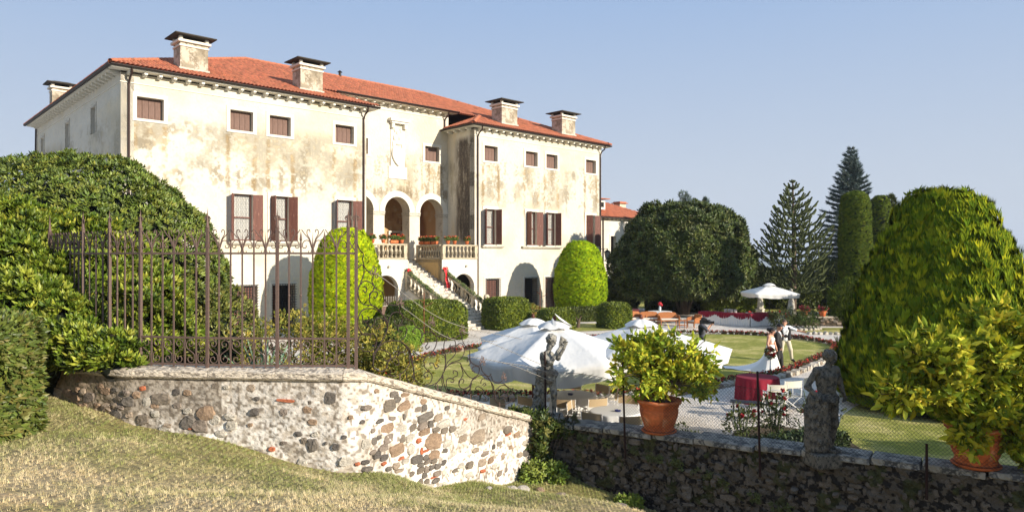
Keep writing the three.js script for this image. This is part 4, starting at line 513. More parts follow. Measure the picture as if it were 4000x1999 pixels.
  while (s0 < lim - .02) { let s1 = Math.min(lim, s0 + .75 + rc() * .5); if (s0 < corner - .05 && s1 > corner - .25) s1 = corner; if (s0 >= corner - .01 && s0 < corner2 - .01) s1 = corner2; if (lim - s1 < .3) s1 = lim;
    const N = 6, ps = [], id = [], u2 = [], D0 = .07 + rc() * .015, D1 = -.44, hT = .0 + rc() * .012, prof = [[D0 - .03, -.13], [D0, -.1], [D0, -.03], [D0 - .025, 0], [-.18, .03], [D1 + .03, .01], [D1, -.03], [D1, -.13]];
    for (let i = 0; i <= N; i++) { const s = lerp(s0 + .004, s1 - .004, i / N), c = lineAt(copeLine, s); let nx = c.nx, nz = c.nz; // mitre the normal near corners
      const c2 = lineAt(copeLine, Math.min(lim, s + .12)), c3 = lineAt(copeLine, Math.max(0, s - .12)); nx = c2.nx + c3.nx; nz = c2.nz + c3.nz; const l = Math.hypot(nx, nz); nx /= l; nz /= l;
      prof.forEach(([d, h], k) => { const w = .012 * pn(s * 5, k * 2.3, 4) + .006 * pn(s * 16, k * 2.3, 7); ps.push(c.x + nx * (d + w), c.y + h + hT + w, c.z + nz * (d + w)); u2.push(s * .8, k * .12); }); }
    const P = prof.length; for (let i = 0; i < N; i++) for (let k = 0; k < P; k++) { const a = i * P + k, b = i * P + (k + 1) % P, cc = a + P, d = b + P; id.push(a, cc, b, b, cc, d); }
    for (const e of [0, N]) for (let k = 1; k < P - 1; k++) id.push(e * P, e * P + k, e * P + k + 1);
    const g2 = new THREE.BufferGeometry(); g2.setAttribute('position', new THREE.Float32BufferAttribute(ps, 3)); g2.setAttribute('uv', new THREE.Float32BufferAttribute(u2, 2)); g2.setIndex(id); const g3 = g2.toNonIndexed(); g3.computeVertexNormals();
    part(gWall, 'coping_stone', g3, copeM()); s0 = s1; }
}
function copeM() { if (!copeM.l) { T.cope = tex(512, 512, (u, v) => { const a = fbm(u, v, 5, 5, 521), b = fbm(u, v, 22, 4, 523), d = fbm(u, v, 60, 2, 527); let c = mix3([206, 190, 166], [226, 212, 190], a); c = mix3(c, [128, 116, 102], sst(.5, .66, b * .7 + a * .3) * .8); return mix3(c, [84, 78, 70], sst(.6, .72, d) * .4); }); copeM.l = M(0xffffff, .95, { map: rep(T.cope, .7, 1), bumpMap: rep(T.grain, 2), bumpScale: .02 }); } return copeM.l; }
// far garden wall in grazing light: dense rough rubble
const rLine = [[.66, -15.4, .9], [7.12, -11.47, 1.05], [10.5, -9.42, 1.12], [15, -6.7, 1.2]];
{
  const shadeCopeM = M(0xffffff, .95, { map: rep(T.statue, .8), bumpMap: rep(T.grain, 2), bumpScale: .03 });  // coping of the dark wall: dirty grey, with its shade put into the colour
  const wall = thing('rubble_wall', 'dark mossy rubble retaining wall under the potted lemon tree', 'wall', [0, 0, 0]), L = lineLen(rLine), r = rng(71);
  const mossM = ['#6a6156', '#7d7366', '#4e483f', '#968c7e', '#84503a', '#5c5838', '#aaa093', '#45403a'].map((c) => M(c, .95, { map: T.rock, bumpMap: T.grain, bumpScale: .015 }));
  const n = 420, m = 70, pos = [], uv = [], idx = []; for (let i = 0; i <= n; i++) { const s = L * i / n, f = lineAt(rLine, s), yb = bankH(f.x, f.z) - .4; for (let j = 0; j <= m; j++) { const y = lerp(yb, f.y - .1, j / m), d = .07 * pn(s * 2, y * 2, 12) + .07 * pn(s * 6, y * 7, 15) + .06 * pn(s * 14, y * 16, 19) + .02; pos.push(f.x + f.nx * d, y, f.z + f.nz * d); uv.push(s * .5, y * .5); } }
  for (let i = 0; i < n; i++) for (let j = 0; j < m; j++) { const a = i * (m + 1) + j, b = a + m + 1; idx.push(a, b, a + 1, b, b + 1, a + 1); }
  const g = new THREE.BufferGeometry(); g.setAttribute('position', new THREE.Float32BufferAttribute(pos, 3)); g.setAttribute('uv', new THREE.Float32BufferAttribute(uv, 2)); g.setIndex(idx); g.computeVertexNormals();
  const t = tex(512, 512, (u, v) => { const a = fbm(u, v, 6, 5, 541), b = fbm(u, v, 30, 3, 543), d = fbm(u, v, 9, 4, 547); let c = mix3([70, 63, 53], [118, 109, 96], a); c = mix3(c, [36, 32, 28], sst(.46, .6, b)); return mix3(c, [62, 68, 30], sst(.58, .7, d) * .7); });
  part(wall, 'mortar', g, M(0xffffff, .97, { map: t, bumpMap: rep(T.grain, 4), bumpScale: .05 }), 'mossy dark mortar');
  const rest = [], spots = []; let row = 0; for (let y = 1.0; y > -2.6; y -= .11 + r() * .05, row++) for (let s = .1 + r() * .1; s < L; ) { const w2 = .07 + r() * r() * .3; spots.push([s + w2 / 2, y + (r() - .5) * .13, w2, .08 + r() * .13]); s += w2 * (.95 + r() * .9); }
  const vis = spots.filter(([s, y]) => { const f = lineAt(rLine, s); return y < f.y - .2 && y > bankH(f.x, f.z) - .12 && s < 11 && 999 > 1005 - 0 * s - 2800 * 0 && (4.4 - y) / -f.z < .372; });
  const set = new Set(vis.slice().sort((a, b) => b[2] * b[3] - a[2] * a[3]).slice(0, 290));
  for (const e of spots) { const [s, y, w2, h2] = e, f = lineAt(rLine, s); if (y > f.y - .2 || y < bankH(f.x, f.z) - .25) continue; const sg = stoneShapes[Math.floor(r() * 14)], d = .04 + r() * r() * .22, mi = r() < .08 ? 4 : Math.floor(r() * 8) % 8, rot = (r() - .5) * .4;
    if (set.has(e)) { const o = part(wall, mi === 4 ? 'brick' : 'stone', sg, mossM[mi]); o.position.set(f.x - f.nx * .02, y, f.z - f.nz * .02); o.rotation.set((r() - .5) * .6, f.ang + (r() - .5) * .7, 0); o.rotateZ(rot * 3); o.scale.set(w2 * 1.15, h2 * 1.15, d); }
    else rest.push(sg.clone().rotateZ(rot).scale(w2, h2, d).rotateY(f.ang).translate(f.x - f.nx * .02, y, f.z - f.nz * .02)); }
  const o = part(wall, 'small_stones', rest, mossM[1]); o.userData.kind = 'stuff';
  let s0 = .05; const rc = rng(29); while (s0 < L - .1) { const s1 = Math.min(L, s0 + .55 + rc() * .6), f = lineAt(rLine, (s0 + s1) / 2), w2 = s1 - s0 - .015, gg = new RoundedBoxGeometry(w2, .12, .56 + rc() * .06, 2, .03); const p = gg.attributes.position; for (let i = 0; i < p.count; i++) { const q = pn(p.getX(i) * 5 + s0, p.getY(i) * 9, p.getZ(i) * 5) * .03; p.setXYZ(i, p.getX(i) + q * .6, p.getY(i) + q * .7, p.getZ(i) + q); } gg.computeVertexNormals(); const c = part(wall, 'coping_stone', boxUV(gg), shadeCopeM); c.position.set(f.x - f.nx * .22, f.y - .06 + (rc() - .5) * .02, f.z - f.nz * .22); c.rotation.set((rc() - .5) * .03, f.ang + (rc() - .5) * .05, (rc() - .5) * .02); s0 = s1; }
  part(wall, 'wall_back', (() => { const l = []; for (let s = 0; s < L; s += .5) { const f = lineAt(rLine, s + .25); l.push(bx(.52, 3.2, .3, f.x - f.nx * .3, f.y - 1.72, f.z - f.nz * .3, f.ang)); } return merge(l); })(), stoneM);
  // loose stones and weeds at the foot
  for (const [x, z, w2, tone] of [[.2, -13.5, .3, 3], [.55, -13.9, .22, 1], [.95, -13.8, .2, 6], [.0, -13.0, .18, 3], [1.9, -12.6, .5, 0], [-.4, -12.4, .14, 3]]) { const gg = new THREE.IcosahedronGeometry(.5, 2), p = gg.attributes.position; for (let i = 0; i < p.count; i++) { const q = 1 + .35 * pn(p.getX(i) * 2.5 + x * 7, p.getY(i) * 2.5, p.getZ(i) * 2.5); p.setXYZ(i, p.getX(i) * q, p.getY(i) * q * .5, p.getZ(i) * q * .75); } gg.computeVertexNormals(); const o = part(thing('loose_stone', ['pale flat stone lying in the grass by the wall corner', 'brownish stone lying beside the wall corner', 'small light stone closest to the dark wall', 'low pale stone in the dry grass below the wall end', 'broad flat stone sunk in the grass below the dark wall', 'tiny pale stone on the grass away from the corner'][[.2, .55, .95, .0, 1.9, -.4].indexOf(x)], 'stone', [x, bankH(x, z) + w2 * .12, z], x * 3), 'rock', gg, rockM[tone]); o.scale.setScalar(w2); }
}
// ---------- wrought iron fence on the level wall ----------
const FY = 2.7;
{
  const fence = thing('iron_fence', 'brown wrought iron fence with spear finials on the level wall', 'fence', [0, 0, 0]);
  const path = [[-2.36, -10.84], [-2.48, -10.84], [-3.565, -10.87], [-4.654, -10.94], [-5.78, -11.14], [-6.42, -11.42], [-7.1, -11.85], [-8.2, -12.7]];
  const spear = merge([new THREE.ConeGeometry(.022, .14, 4).translate(0, .2, 0), new THREE.ConeGeometry(.022, .05, 4).rotateX(Math.PI).translate(0, .105, 0), new THREE.CylinderGeometry(.014, .014, .1, 6).translate(0, .05, 0)]), spike = new THREE.ConeGeometry(.013, .26, 6).translate(0, .13, 0), knop = new THREE.SphereGeometry(.02, 8, 6);
  const postG = boxUV(bx(.042, 2.16, .042, 0, 1.08, 0)), barG = boxUV(bx(.02, 1.85, .02, 0, .925, 0)), tallCone = merge([new THREE.ConeGeometry(.028, .3, 4).translate(0, .15, 0), new THREE.SphereGeometry(.03, 8, 6)]);
  const sc = (pts, r = .0075) => tube(pts.map(([x, y]) => V(x, y, 0)), r, pts.length * 5, 5);
  const spiral = (cx, cy, r0, a0, turns, dir, n = 14) => Array.from({ length: n }, (_, i) => { const t = i / (n - 1), a = a0 + dir * turns * 6.283 * t, r = r0 * (1 - .72 * t); return [cx + Math.cos(a) * r, cy + Math.sin(a) * r]; });
  // flower-like scrolls that flank every second bar
  const fleurSide = (s) => [sc([[s * .012, 1.78], [s * .02, 1.9], [s * .05, 1.99], [s * .085, 2.05], [s * .08, 2.11], [s * .05, 2.12], [s * .04, 2.08]]), sc([[s * .012, 1.88], [s * .06, 1.98], [s * .12, 2.05], [s * .17, 2.12]]), sc([[s * .02, 1.85], [s * .06, 1.95], [s * .12, 1.95], [s * .155, 1.9], [s * .14, 1.84], [s * .1, 1.85], [s * .1, 1.885]]), sc([[s * .012, 1.86], [s * .018, 1.8], [s * .04, 1.765], [s * .065, 1.78], [s * .055, 1.8]], .006)];
  const fleurG = merge([...fleurSide(1), ...fleurSide(-1)]), lowA = merge([sc([...spiral(0, .36, .07, 0, 1.1, 1).reverse(), [.06, .3], [0, .25], [-.06, .2], ...spiral(0, .13, .07, Math.PI * .9, 1.1, 1)])]);
  const crossing = merge([sc([...spiral(.0, 2.3, .045, -1.6, 1, 1).reverse()]), sc([...spiral(0, 2.3, .045, -1.6, 1, -1).reverse()])]);
  const cum = [0]; for (let i = 1; i < path.length; i++) cum.push(cum[i - 1] + Math.hypot(path[i][0] - path[i - 1][0], path[i][1] - path[i - 1][1]));
  const put = (name, g, p, ang) => { const o = part(fence, name, g, ironM); o.position.set(p[0], FY, p[1]); o.rotation.y = ang; return o; };
  for (let k = 0; k < path.length; k++) { const a = path[k], b = path[Math.min(k + 1, path.length - 1)], ang = Math.atan2(-(b[1] - a[1]), b[0] - a[0]) + Math.PI; const o = put('post', postG, a, ang || 0); part(o, 'finial', tallCone.clone().translate(0, 2.16, 0), ironM); if (k < 7) put('scroll', crossing, a, ang || 0).scale.set(1.2, 1, 1); }
  for (let k = 0; k < path.length - 1; k++) {
    const a = path[k], b = path[k + 1], L = cum[k + 1] - cum[k], ang = Math.atan2(-(a[1] - b[1]), a[0] - b[0]), n = k === 0 ? 0 : Math.round(L / .181);
    for (const [y, hh, tt] of [[1.76, .03, .03], [.47, .03, .026], [.06, .03, .026]]) { const o = part(fence, 'rail', boxUV(bx(L, hh, tt)), ironM); o.position.set((a[0] + b[0]) / 2, FY + y, (a[1] + b[1]) / 2); o.rotation.y = ang; }
    if (k === 0) { const o = put('scroll', merge([sc([[.06, 2.1], [.02, 1.95], [.1, 1.8]]), sc([[-.01 + .07, 2.1], [.1, 1.95], [.02, 1.8]])]), b, ang); continue; }
    for (let i = 1; i < n; i++) { const t = i / n, p = [lerp(a[0], b[0], t), lerp(a[1], b[1], t)], o = put('bar', barG, p, ang); part(o, 'finial', (i % 2 ? spike : spear).clone().translate(0, 1.84, 0), ironM); part(o, 'collar', merge([knop.clone().translate(0, 1.86, 0), knop.clone().translate(0, 1.12, 0).scale(1, 1, 1)]), ironM); if (i % 2) put('scroll', fleurG, p, ang); }
    for (let i = 0; i < n; i++) { const t = (i + .5) / n; const o = put('scroll', lowA, [lerp(a[0], b[0], t), lerp(a[1], b[1], t)], ang); o.position.y = FY + .015; if (i % 2) o.rotation.y = ang + Math.PI; }
  }
}
const scrollM = M(0x8c817a, .65, { map: rep(T.iron, 6), metalness: .2 });
{ // raking scrollwork panel
  const t = thing('iron_scroll_panel', 'sweeping wrought iron scrollwork descending the sloping wall', 'fence', [-2.30, 0, -10.9], Math.atan2(4.6, 2.85));
  for (const c of scrollCurves) part(t, 'scroll', tube(c.map(([s, y], i) => V(s, y, Math.sin(i * 1.7 + s * 9) * .012)), .0088, c.length * 6, 5), scrollM);
  for (const [s, y] of scrollBuds) { const l = []; for (const [dx, dy] of [[.05, .1], [-.02, .13], [.1, .02]]) { const m = V(s + dx * .5, y + dy * .5, 0); l.push(tube([V(s, y, 0), V(s + dx * .3 + dy * .25, y + dy * .5, 0), V(s + dx, y + dy, 0)], .007, 8, 4), tube([V(s, y, 0), V(s + dx * .7 - dy * .25, y + dy * .4, 0), V(s + dx, y + dy, 0)], .007, 8, 4)); } l.push(new THREE.TorusGeometry(.03, .008, 5, 12).translate(s + .06, y - .03, 0), new THREE.TorusGeometry(.03, .008, 5, 12).translate(s - .06, y + .02, 0)); part(t, 'bud', l, ironM); }
  for (const [s] of [[.9], [1.9], [2.9], [3.9], [4.8]]) part(t, 'foot', bar(V(s, lerp(2.66, .9, s / 5.41) - .05, 0), V(s, lerp(2.66, .9, s / 5.41) + .14, 0), .01), ironM);
}
// barbed and plain wires strung along the scrollwork
{
  const wires = [[[-2.1, 4.14, -11.15], [-1.2, 3.3, -12.6], [.2, 2.7, -14.9]], [[-1.8, 3.6, -11.65], [-1.1, 2.95, -12.8], [-.3, 2.75, -14.1]], [[-.9, 3.05, -13.1], [.2, 2.35, -14.9], [.9, 2.0, -15.2]], [[-.3, 2.35, -14.1], [.4, 2.1, -15.0], [.95, 1.9, -15.2]], [[-.9, 2.6, -13.15], [0, 2.2, -14.6], [.9, 1.75, -15.2]]];
  wires.forEach((w, k) => { const t = thing('barbed_wire', ['topmost wire running down from the fence end past the shrubs', 'second wire below it drooping towards the scroll buds', 'barbed strand crossing the white canopy, the highest there', 'barbed strand crossing the white canopy, the middle one', 'barbed strand crossing the white canopy, the lowest one'][k], 'wire', [0, 0, 0], 0, 'wires along the scrollwork'); const c = new THREE.CatmullRomCurve3(w.map((p) => V(...p))); part(t, 'strand', new THREE.TubeGeometry(c, 24, .005, 4), M(0xa39b8e, .6)); const l = []; for (let i = 1; i < 22; i++) { const p = c.getPoint(i / 22); l.push(bar(p.clone().add(V(-.02, -.018, 0)), p.clone().add(V(.02, .018, .01)), .0035, .0035, 3)); } part(t, 'barbs', l, M(0x6b625a, .6)); });
}
// chain-link mesh and rusty posts along the dark wall
{
  const t = thing('wire_mesh_fence', 'sagging chain-link mesh on rusty posts above the dark wall', 'fence', [0, 0, 0]), rust = M(0x6a3c28, .85, { map: rep(T.iron, 3) }), l = [], L = 9.6, st = .062;
  const P = (s, h) => { const f = lineAt(rLine, s); const sag = .1 * Math.sin(s * 2.1) * h; return V(f.x + f.nx * .1, f.y + .02 + h * (1.0 + sag * .6) , f.z + f.nz * .1); };
  for (let s = -1; s < L; s += st) for (const dir of [1, -1]) { const pts = []; for (let k = 0; k <= 4; k++) { const ss = s + (dir > 0 ? k / 4 : 1 - k / 4) * 1.0; pts.push([ss, k / 4]); } for (let k = 0; k < 4; k++) { const a = pts[k], b = pts[k + 1]; if (a[0] < .4 || b[0] < .4 || a[0] > L || b[0] > L) continue; l.push(bar(P(...a), P(...b), .0024, .0024, 3)); } }
  const m = part(t, 'wire_mesh', l, M(0x3c3733, .7, { metalness: .3 })); m.userData.kind = 'stuff';
  part(t, 'top_wire', tube(Array.from({ length: 30 }, (_, i) => P(.4 + i / 29 * (L - .4), 1.0)), .004, 120, 4), rust);
  for (const [s, h, lean] of [[1.95, 1.45, -.06], [4.55, 1.35, -.05], [7.15, .35, 0], [.15, 1.5, -.03]]) { const f = lineAt(rLine, s); part(t, 'post', [bar(V(f.x + f.nx * .13, f.y - .55, f.z + f.nz * .13), V(f.x + f.nx * .12 + lean * f.ux, f.y + h, f.z + f.nz * .12 + lean * f.uz), .022, .02, 6)], rust); }
}
// ---------- plants ----------
// one folded leaf along +y, then clusters of them
function leafTris(L, W, fold, curl, mtx, out) {
  const pts = [[0, 0, 0], [-W, L * .4, fold], [0, L * .45, 0], [W, L * .4, fold], [0, L, -curl], [-W * .7, L * .72, fold * .5 - curl * .5], [W * .7, L * .72, fold * .5 - curl * .5]].map((p) => V(...p).applyMatrix4(mtx));
  for (const [a, b, c] of [[0, 2, 1], [0, 3, 2], [1, 2, 5], [2, 4, 5], [2, 3, 6], [2, 6, 4]]) out.push(...pts[a].toArray(), ...pts[b].toArray(), ...pts[c].toArray());
}
const geoOf = (pos) => { const g = new THREE.BufferGeometry(); g.setAttribute('position', new THREE.Float32BufferAttribute(pos, 3)); g.computeVertexNormals(); return g; };
function rosette(n, L, W, tilt, seed, spread = .02) { const r = rng(seed), pos = []; for (let i = 0; i < n; i++) { const m = new THREE.Matrix4().makeRotationFromEuler(new THREE.Euler(tilt * (.45 + r() * .9), i / n * 6.283 + r() * .7, 0, 'YXZ')); m.setPosition((r() - .5) * spread, (r() - .3) * spread, (r() - .5) * spread); leafTris(L * (.75 + r() * .5), W, W * .35, L * .12, m, pos); } return geoOf(pos); }
function bladeSpray(n, L, W, tilt, seed) { const r = rng(seed), pos = []; for (let i = 0; i < n; i++) { const a = r() * 6.283, t = tilt * r(), h = L * (.55 + r() * .6), dx = Math.cos(a) * Math.sin(t) * h, dz = Math.sin(a) * Math.sin(t) * h, dy = Math.cos(t) * h, wx = -Math.sin(a + .6) * W, wz = Math.cos(a + .6) * W, ox = (r() - .5) * L * .35, oz = (r() - .5) * L * .35; pos.push(ox, 0, oz, ox + dx * .5 + wx, dy * .5, oz + dz * .5 + wz, ox + dx * .5 - wx, dy * .5, oz + dz * .5 - wz, ox + dx * .5 + wx, dy * .5, oz + dz * .5 + wz, ox + dx, dy, oz + dz, ox + dx * .5 - wx, dy * .5, oz + dz * .5 - wz); } return geoOf(pos); }
const LG = { broad: rosette(9, .13, .026, 1.15, 1, .04), small: rosette(9, .06, .017, 1.2, 2, .06), thuja: null, magnolia: rosette(8, .24, .05, 1.2, 4, .12), pitt: rosette(10, .11, .021, 1.0, 5, .03), lemon: rosette(4, .12, .03, 1.35, 6, .08), needle: bladeSpray(12, .22, .012, 1.1, 7), olive: rosette(7, .075, .018, 1.2, 8, .08), petal: rosette(6, .035, .02, 1.0, 9, .02) };
const matteM = MP(0xffffff, .95, { specularIntensity: .1 });
const leafM = MP(0xffffff, .45, { specularIntensity: .6 }), softM = MP(0xffffff, .95, { transmission: .3, thickness: 0, specularIntensity: .12 }), lemonM = MP(0xffffff, .8, { transmission: .35, thickness: 0, specularIntensity: .2 });
// flat fan of scale-leaf blades in the x-y plane, for clipped conifers: it hangs on the surface, its face outwards
function fanSpray(n, L, W, spread, seed) { const r = rng(seed), pos = []; for (let i = 0; i < n; i++) { const a = (i / (n - 1) - .5) * spread + (r() - .5) * .3, h = L * (.6 + r() * .55), dz = (r() - .3) * .3 * h, dx = Math.sin(a) * h, dy = Math.cos(a) * h, wx = Math.cos(a) * W, wy = -Math.sin(a) * W, ox = (r() - .5) * L * .3, oz = (r() - .5) * .03; pos.push(ox, 0, oz, ox + dx * .5 + wx, dy * .5 + wy, oz + dz * .35, ox + dx * .5 - wx, dy * .5 - wy, oz + dz * .35, ox + dx * .5 + wx, dy * .5 + wy, oz + dz * .35, ox + dx, dy, oz + dz, ox + dx * .5 - wx, dy * .5 - wy, oz + dz * .35); } return geoOf(pos); }
function oriFan(nn, r, wild = .5) { const z = nn.clone().add(V((r() - .5) * wild, (r() - .5) * wild * .6, (r() - .5) * wild)).normalize(); let y = UP.clone().add(V((r() - .5) * .5, 0, (r() - .5) * .5)); y.addScaledVector(z, -y.dot(z)); if (y.length() < .2) { y = V(r() - .5, 0, r() - .5); y.addScaledVector(z, -y.dot(z)); } y.normalize().addScaledVector(z, .3).normalize(); const x = y.clone().cross(z).normalize(); return new THREE.Quaternion().setFromRotationMatrix(new THREE.Matrix4().makeBasis(x, y, x.clone().cross(y))); }
const jit = (c, r, k = .35, yel = .2) => { const b = 1 - k + r() * k * 2, y = (r() - .5) * yel; return [c[0] * b * (1 + y), c[1] * b, c[2] * b * (1 - y)]; };
const ori = (n, up, r, wild = .5) => { const d = n.clone().multiplyScalar(1 - up).add(V(0, up, 0)).add(V((r() - .5) * wild, (r() - .5) * wild, (r() - .5) * wild)).normalize(); return qTo(d, r() * 6.283); };
LG.thuja = fanSpray(8, .21, .02, 1.1, 3);
// body of revolution: profile [[r, y]...] from bottom to top
function revolve(t, name, prof, n, geo, m, cols, seed, { lump = .05, deep = .1, up = .3, size = [.8, 1.3], wild = .5, core = 0x14200a, f = 1, fan = false } = {}) {
  const r = rng(seed), seg = [], list = []; let A = 0; for (let i = 1; i < prof.length; i++) { const [r0, y0] = prof[i - 1], [r1, y1] = prof[i]; A += (r0 + r1) * Math.hypot(r1 - r0, y1 - y0); seg.push(A); }
  for (let i = 0; i < n; i++) { const q = r() * A; let k = 0; while (seg[k] < q) k++; const [r0, y0] = prof[k], [r1, y1] = prof[k + 1], u = r(), a = r() * 6.283, R = lerp(r0, r1, u), y = lerp(y0, y1, u), l = Math.hypot(r1 - r0, y1 - y0), nn = V(Math.cos(a) * (y1 - y0) / l, -(r1 - r0) / l, Math.sin(a) * (y1 - y0) / l).normalize();
    const d = lump * (pn(Math.cos(a) * R * f, y * f, Math.sin(a) * R * f + seed) + .5 * pn(Math.cos(a) * R * f * 2.7, y * f * 2.7, Math.sin(a) * R * f * 2.7)) - deep * r() * r(); const p = V(Math.cos(a) * R, y, Math.sin(a) * R).addScaledVector(nn, d); const s = lerp(size[0], size[1], r());
    list.push({ p, q: fan ? oriFan(nn, r, .7) : ori(nn, up, r, wild), s, c: jit(cols[Math.floor(r() * cols.length)], r) }); }
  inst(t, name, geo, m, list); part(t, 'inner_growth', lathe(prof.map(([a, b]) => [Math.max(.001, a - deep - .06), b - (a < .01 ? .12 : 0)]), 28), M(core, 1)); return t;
}
// lumpy crown from ellipsoids [x, y, z, rx, ry, rz]
function lobes(t, name, ell, n, geo, m, cols, seed, { lump = .12, deep = .3, up = .25, size = [.8, 1.3], wild = .6, core = 0x101a08, f = 1, coreK = .82, minY = -99 } = {}) {
  const r = rng(seed), list = [], w = ell.map((e) => (e[3] * e[4] + e[4] * e[5] + e[3] * e[5])), W = w.reduce((a, b) => a + b); let guard = 0;
  while (list.length < n && guard++ < n * 6) { let q = r() * W, k = 0; while (q > w[k] && k < ell.length - 1) q -= w[k++]; const e = ell[k], z = r() * 2 - 1, a = r() * 6.283, s = Math.sqrt(1 - z * z), d = V(s * Math.cos(a), z, s * Math.sin(a)); const p = V(e[0] + d.x * e[3], e[1] + d.y * e[4], e[2] + d.z * e[5]); const nn = V(d.x / e[3], d.y / e[4], d.z / e[5]).normalize();
    p.addScaledVector(nn, lump * (pn(p.x * f, p.y * f, p.z * f + seed) * 1.5 + .6 * pn(p.x * f * 2.6, p.y * f * 2.6, p.z * f * 2.6)) - deep * r() * r()); if (p.y < minY) continue;
    if (ell.some((o, j) => j !== k && ((p.x - o[0]) / o[3]) ** 2 + ((p.y - o[1]) / o[4]) ** 2 + ((p.z - o[2]) / o[5]) ** 2 < .74)) continue;
    list.push({ p, q: ori(nn, up, r, wild), s: lerp(size[0], size[1], r()), c: jit(cols[Math.floor(r() * cols.length)], r) }); }
  inst(t, name, geo, m, list);
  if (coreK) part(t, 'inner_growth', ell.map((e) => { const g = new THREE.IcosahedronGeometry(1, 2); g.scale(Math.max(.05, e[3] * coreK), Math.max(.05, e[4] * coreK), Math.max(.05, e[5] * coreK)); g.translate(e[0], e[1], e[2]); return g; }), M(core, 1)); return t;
}
function hedgeBox(name, label, [x, y, z], [w, h, d], turn, n, cols, seed, geo = LG.small, o = {}) { const t = thing(name, label, 'hedge', [x, y, z], turn); const r = rng(seed), list = [], A = [w * h, w * h, d * h, d * h, w * d], S = A.reduce((a, b) => a + b), rad = o.rad ?? .3; for (let i = 0; i < n; i++) { let q = r() * S, k = 0; while (q > A[k]) q -= A[k++]; const u = r() * 2 - 1, v = r(); let p, nn; if (k < 2) { nn = V(0, 0, k ? -1 : 1); p = V(u * w / 2, v * h, nn.z * d / 2); } else if (k < 4) { nn = V(k === 2 ? 1 : -1, 0, 0); p = V(nn.x * w / 2, v * h, u * d / 2); } else { nn = V(0, 1, 0); p = V(u * w / 2, h, (v * 2 - 1) * d / 2); }
    // round the edges
    const cx = clamp(p.x, -w / 2 + rad, w / 2 - rad), cz = clamp(p.z, -d / 2 + rad, d / 2 - rad), cy = Math.min(p.y, h - rad), dv = V(p.x - cx, p.y - cy, p.z - cz), l = dv.length(); if (l > rad) { dv.multiplyScalar(rad / l); p.set(cx + dv.x, cy + dv.y, cz + dv.z); nn = dv.clone().normalize(); }
    p.addScaledVector(nn, .05 * pn(p.x * 2.5 + seed, p.y * 2.5, p.z * 2.5) + .03 * pn(p.x * 7, p.y * 7, p.z * 7) - .12 * r() * r()); list.push({ p, q: ori(nn, .25, r, .6), s: (o.size || 1) * (.8 + r() * .6), c: jit(cols[Math.floor(r() * cols.length)], r) }); }
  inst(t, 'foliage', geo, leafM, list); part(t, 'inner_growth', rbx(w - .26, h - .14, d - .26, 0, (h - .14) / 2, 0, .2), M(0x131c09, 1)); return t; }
const GOLD = [[.4, .5, .01], [.52, .58, .01], [.28, .38, .01]], DKG = [[.05, .066, .011], [.065, .082, .013], [.085, .1, .016]], BOX = [[.11, .145, .012], [.17, .2, .016], [.065, .09, .01]], PIT_C = [[.12, .17, .014], [.18, .23, .02], [.07, .11, .01], [.27, .29, .035]];
// clipped golden thuja by the facade
const topProf = [[1.5, .12], [1.78, .7], [1.93, 1.6], [1.97, 2.5], [1.86, 3.5], [1.62, 4.5], [1.3, 5.3], [.95, 5.72], [.5, 5.9], [0, 5.95]];
{ const t = thing('clipped_thuja', 'golden green clipped thuja dome behind the iron fence', 'topiary', [-9.06, 0, -39.1], 0, 'clipped golden thujas by the facade'); revolve(t, 'foliage', topProf, 15000, LG.thuja, softM, GOLD, 301, { lump: .1, deep: .16, fan: true, size: [.6, 1.1], core: 0x3a4a06, f: 1.6 }); part(t, 'trunk', cyl(.16, .14, .6, 0, -.05, 0), M(0x5a4636, .9)); }
{ const t = thing('clipped_thuja', 'golden green clipped thuja dome before the far wing', 'topiary', [4.95, 0, -51.7], 0, 'clipped golden thujas by the facade'); revolve(t, 'foliage', topProf.map(([a, b]) => [a * .97, b * .93]), 12000, LG.thuja, softM, GOLD.map((c) => [c[0] * .75, c[1] * .85, c[2]]), 302, { lump: .1, deep: .16, fan: true, size: [.65, 1.2], core: 0x34440a, f: 1.6 }); part(t, 'trunk', cyl(.16, .14, .6, 0, -.05, 0), M(0x5a4636, .9)); }
{ const t = thing('clipped_thuja', 'huge dark green clipped thuja cone behind the weathered statue', 'topiary', [12.75, 0, -21.2]); revolve(t, 'foliage', [[2.7, .05], [2.9, .7], [2.84, 1.3], [2.66, 2.0], [2.38, 2.9], [1.98, 4.0], [1.56, 5.0], [1.18, 5.75], [.9, 6.08], [.55, 6.2], [0, 6.24]], 34000, fanSpray(9, .25, .02, .6, 13), matteM, [[.1, .15, .008], [.17, .21, .01], [.06, .1, .006], [.3, .31, .012]], 303, { lump: .26, deep: .36, fan: true, size: [.6, 1.15], core: 0x0f1a06, f: 2.2 }); part(t, 'trunk', cyl(.22, .2, .6, 0, -.05, 0), M(0x5a4636, .9)); }
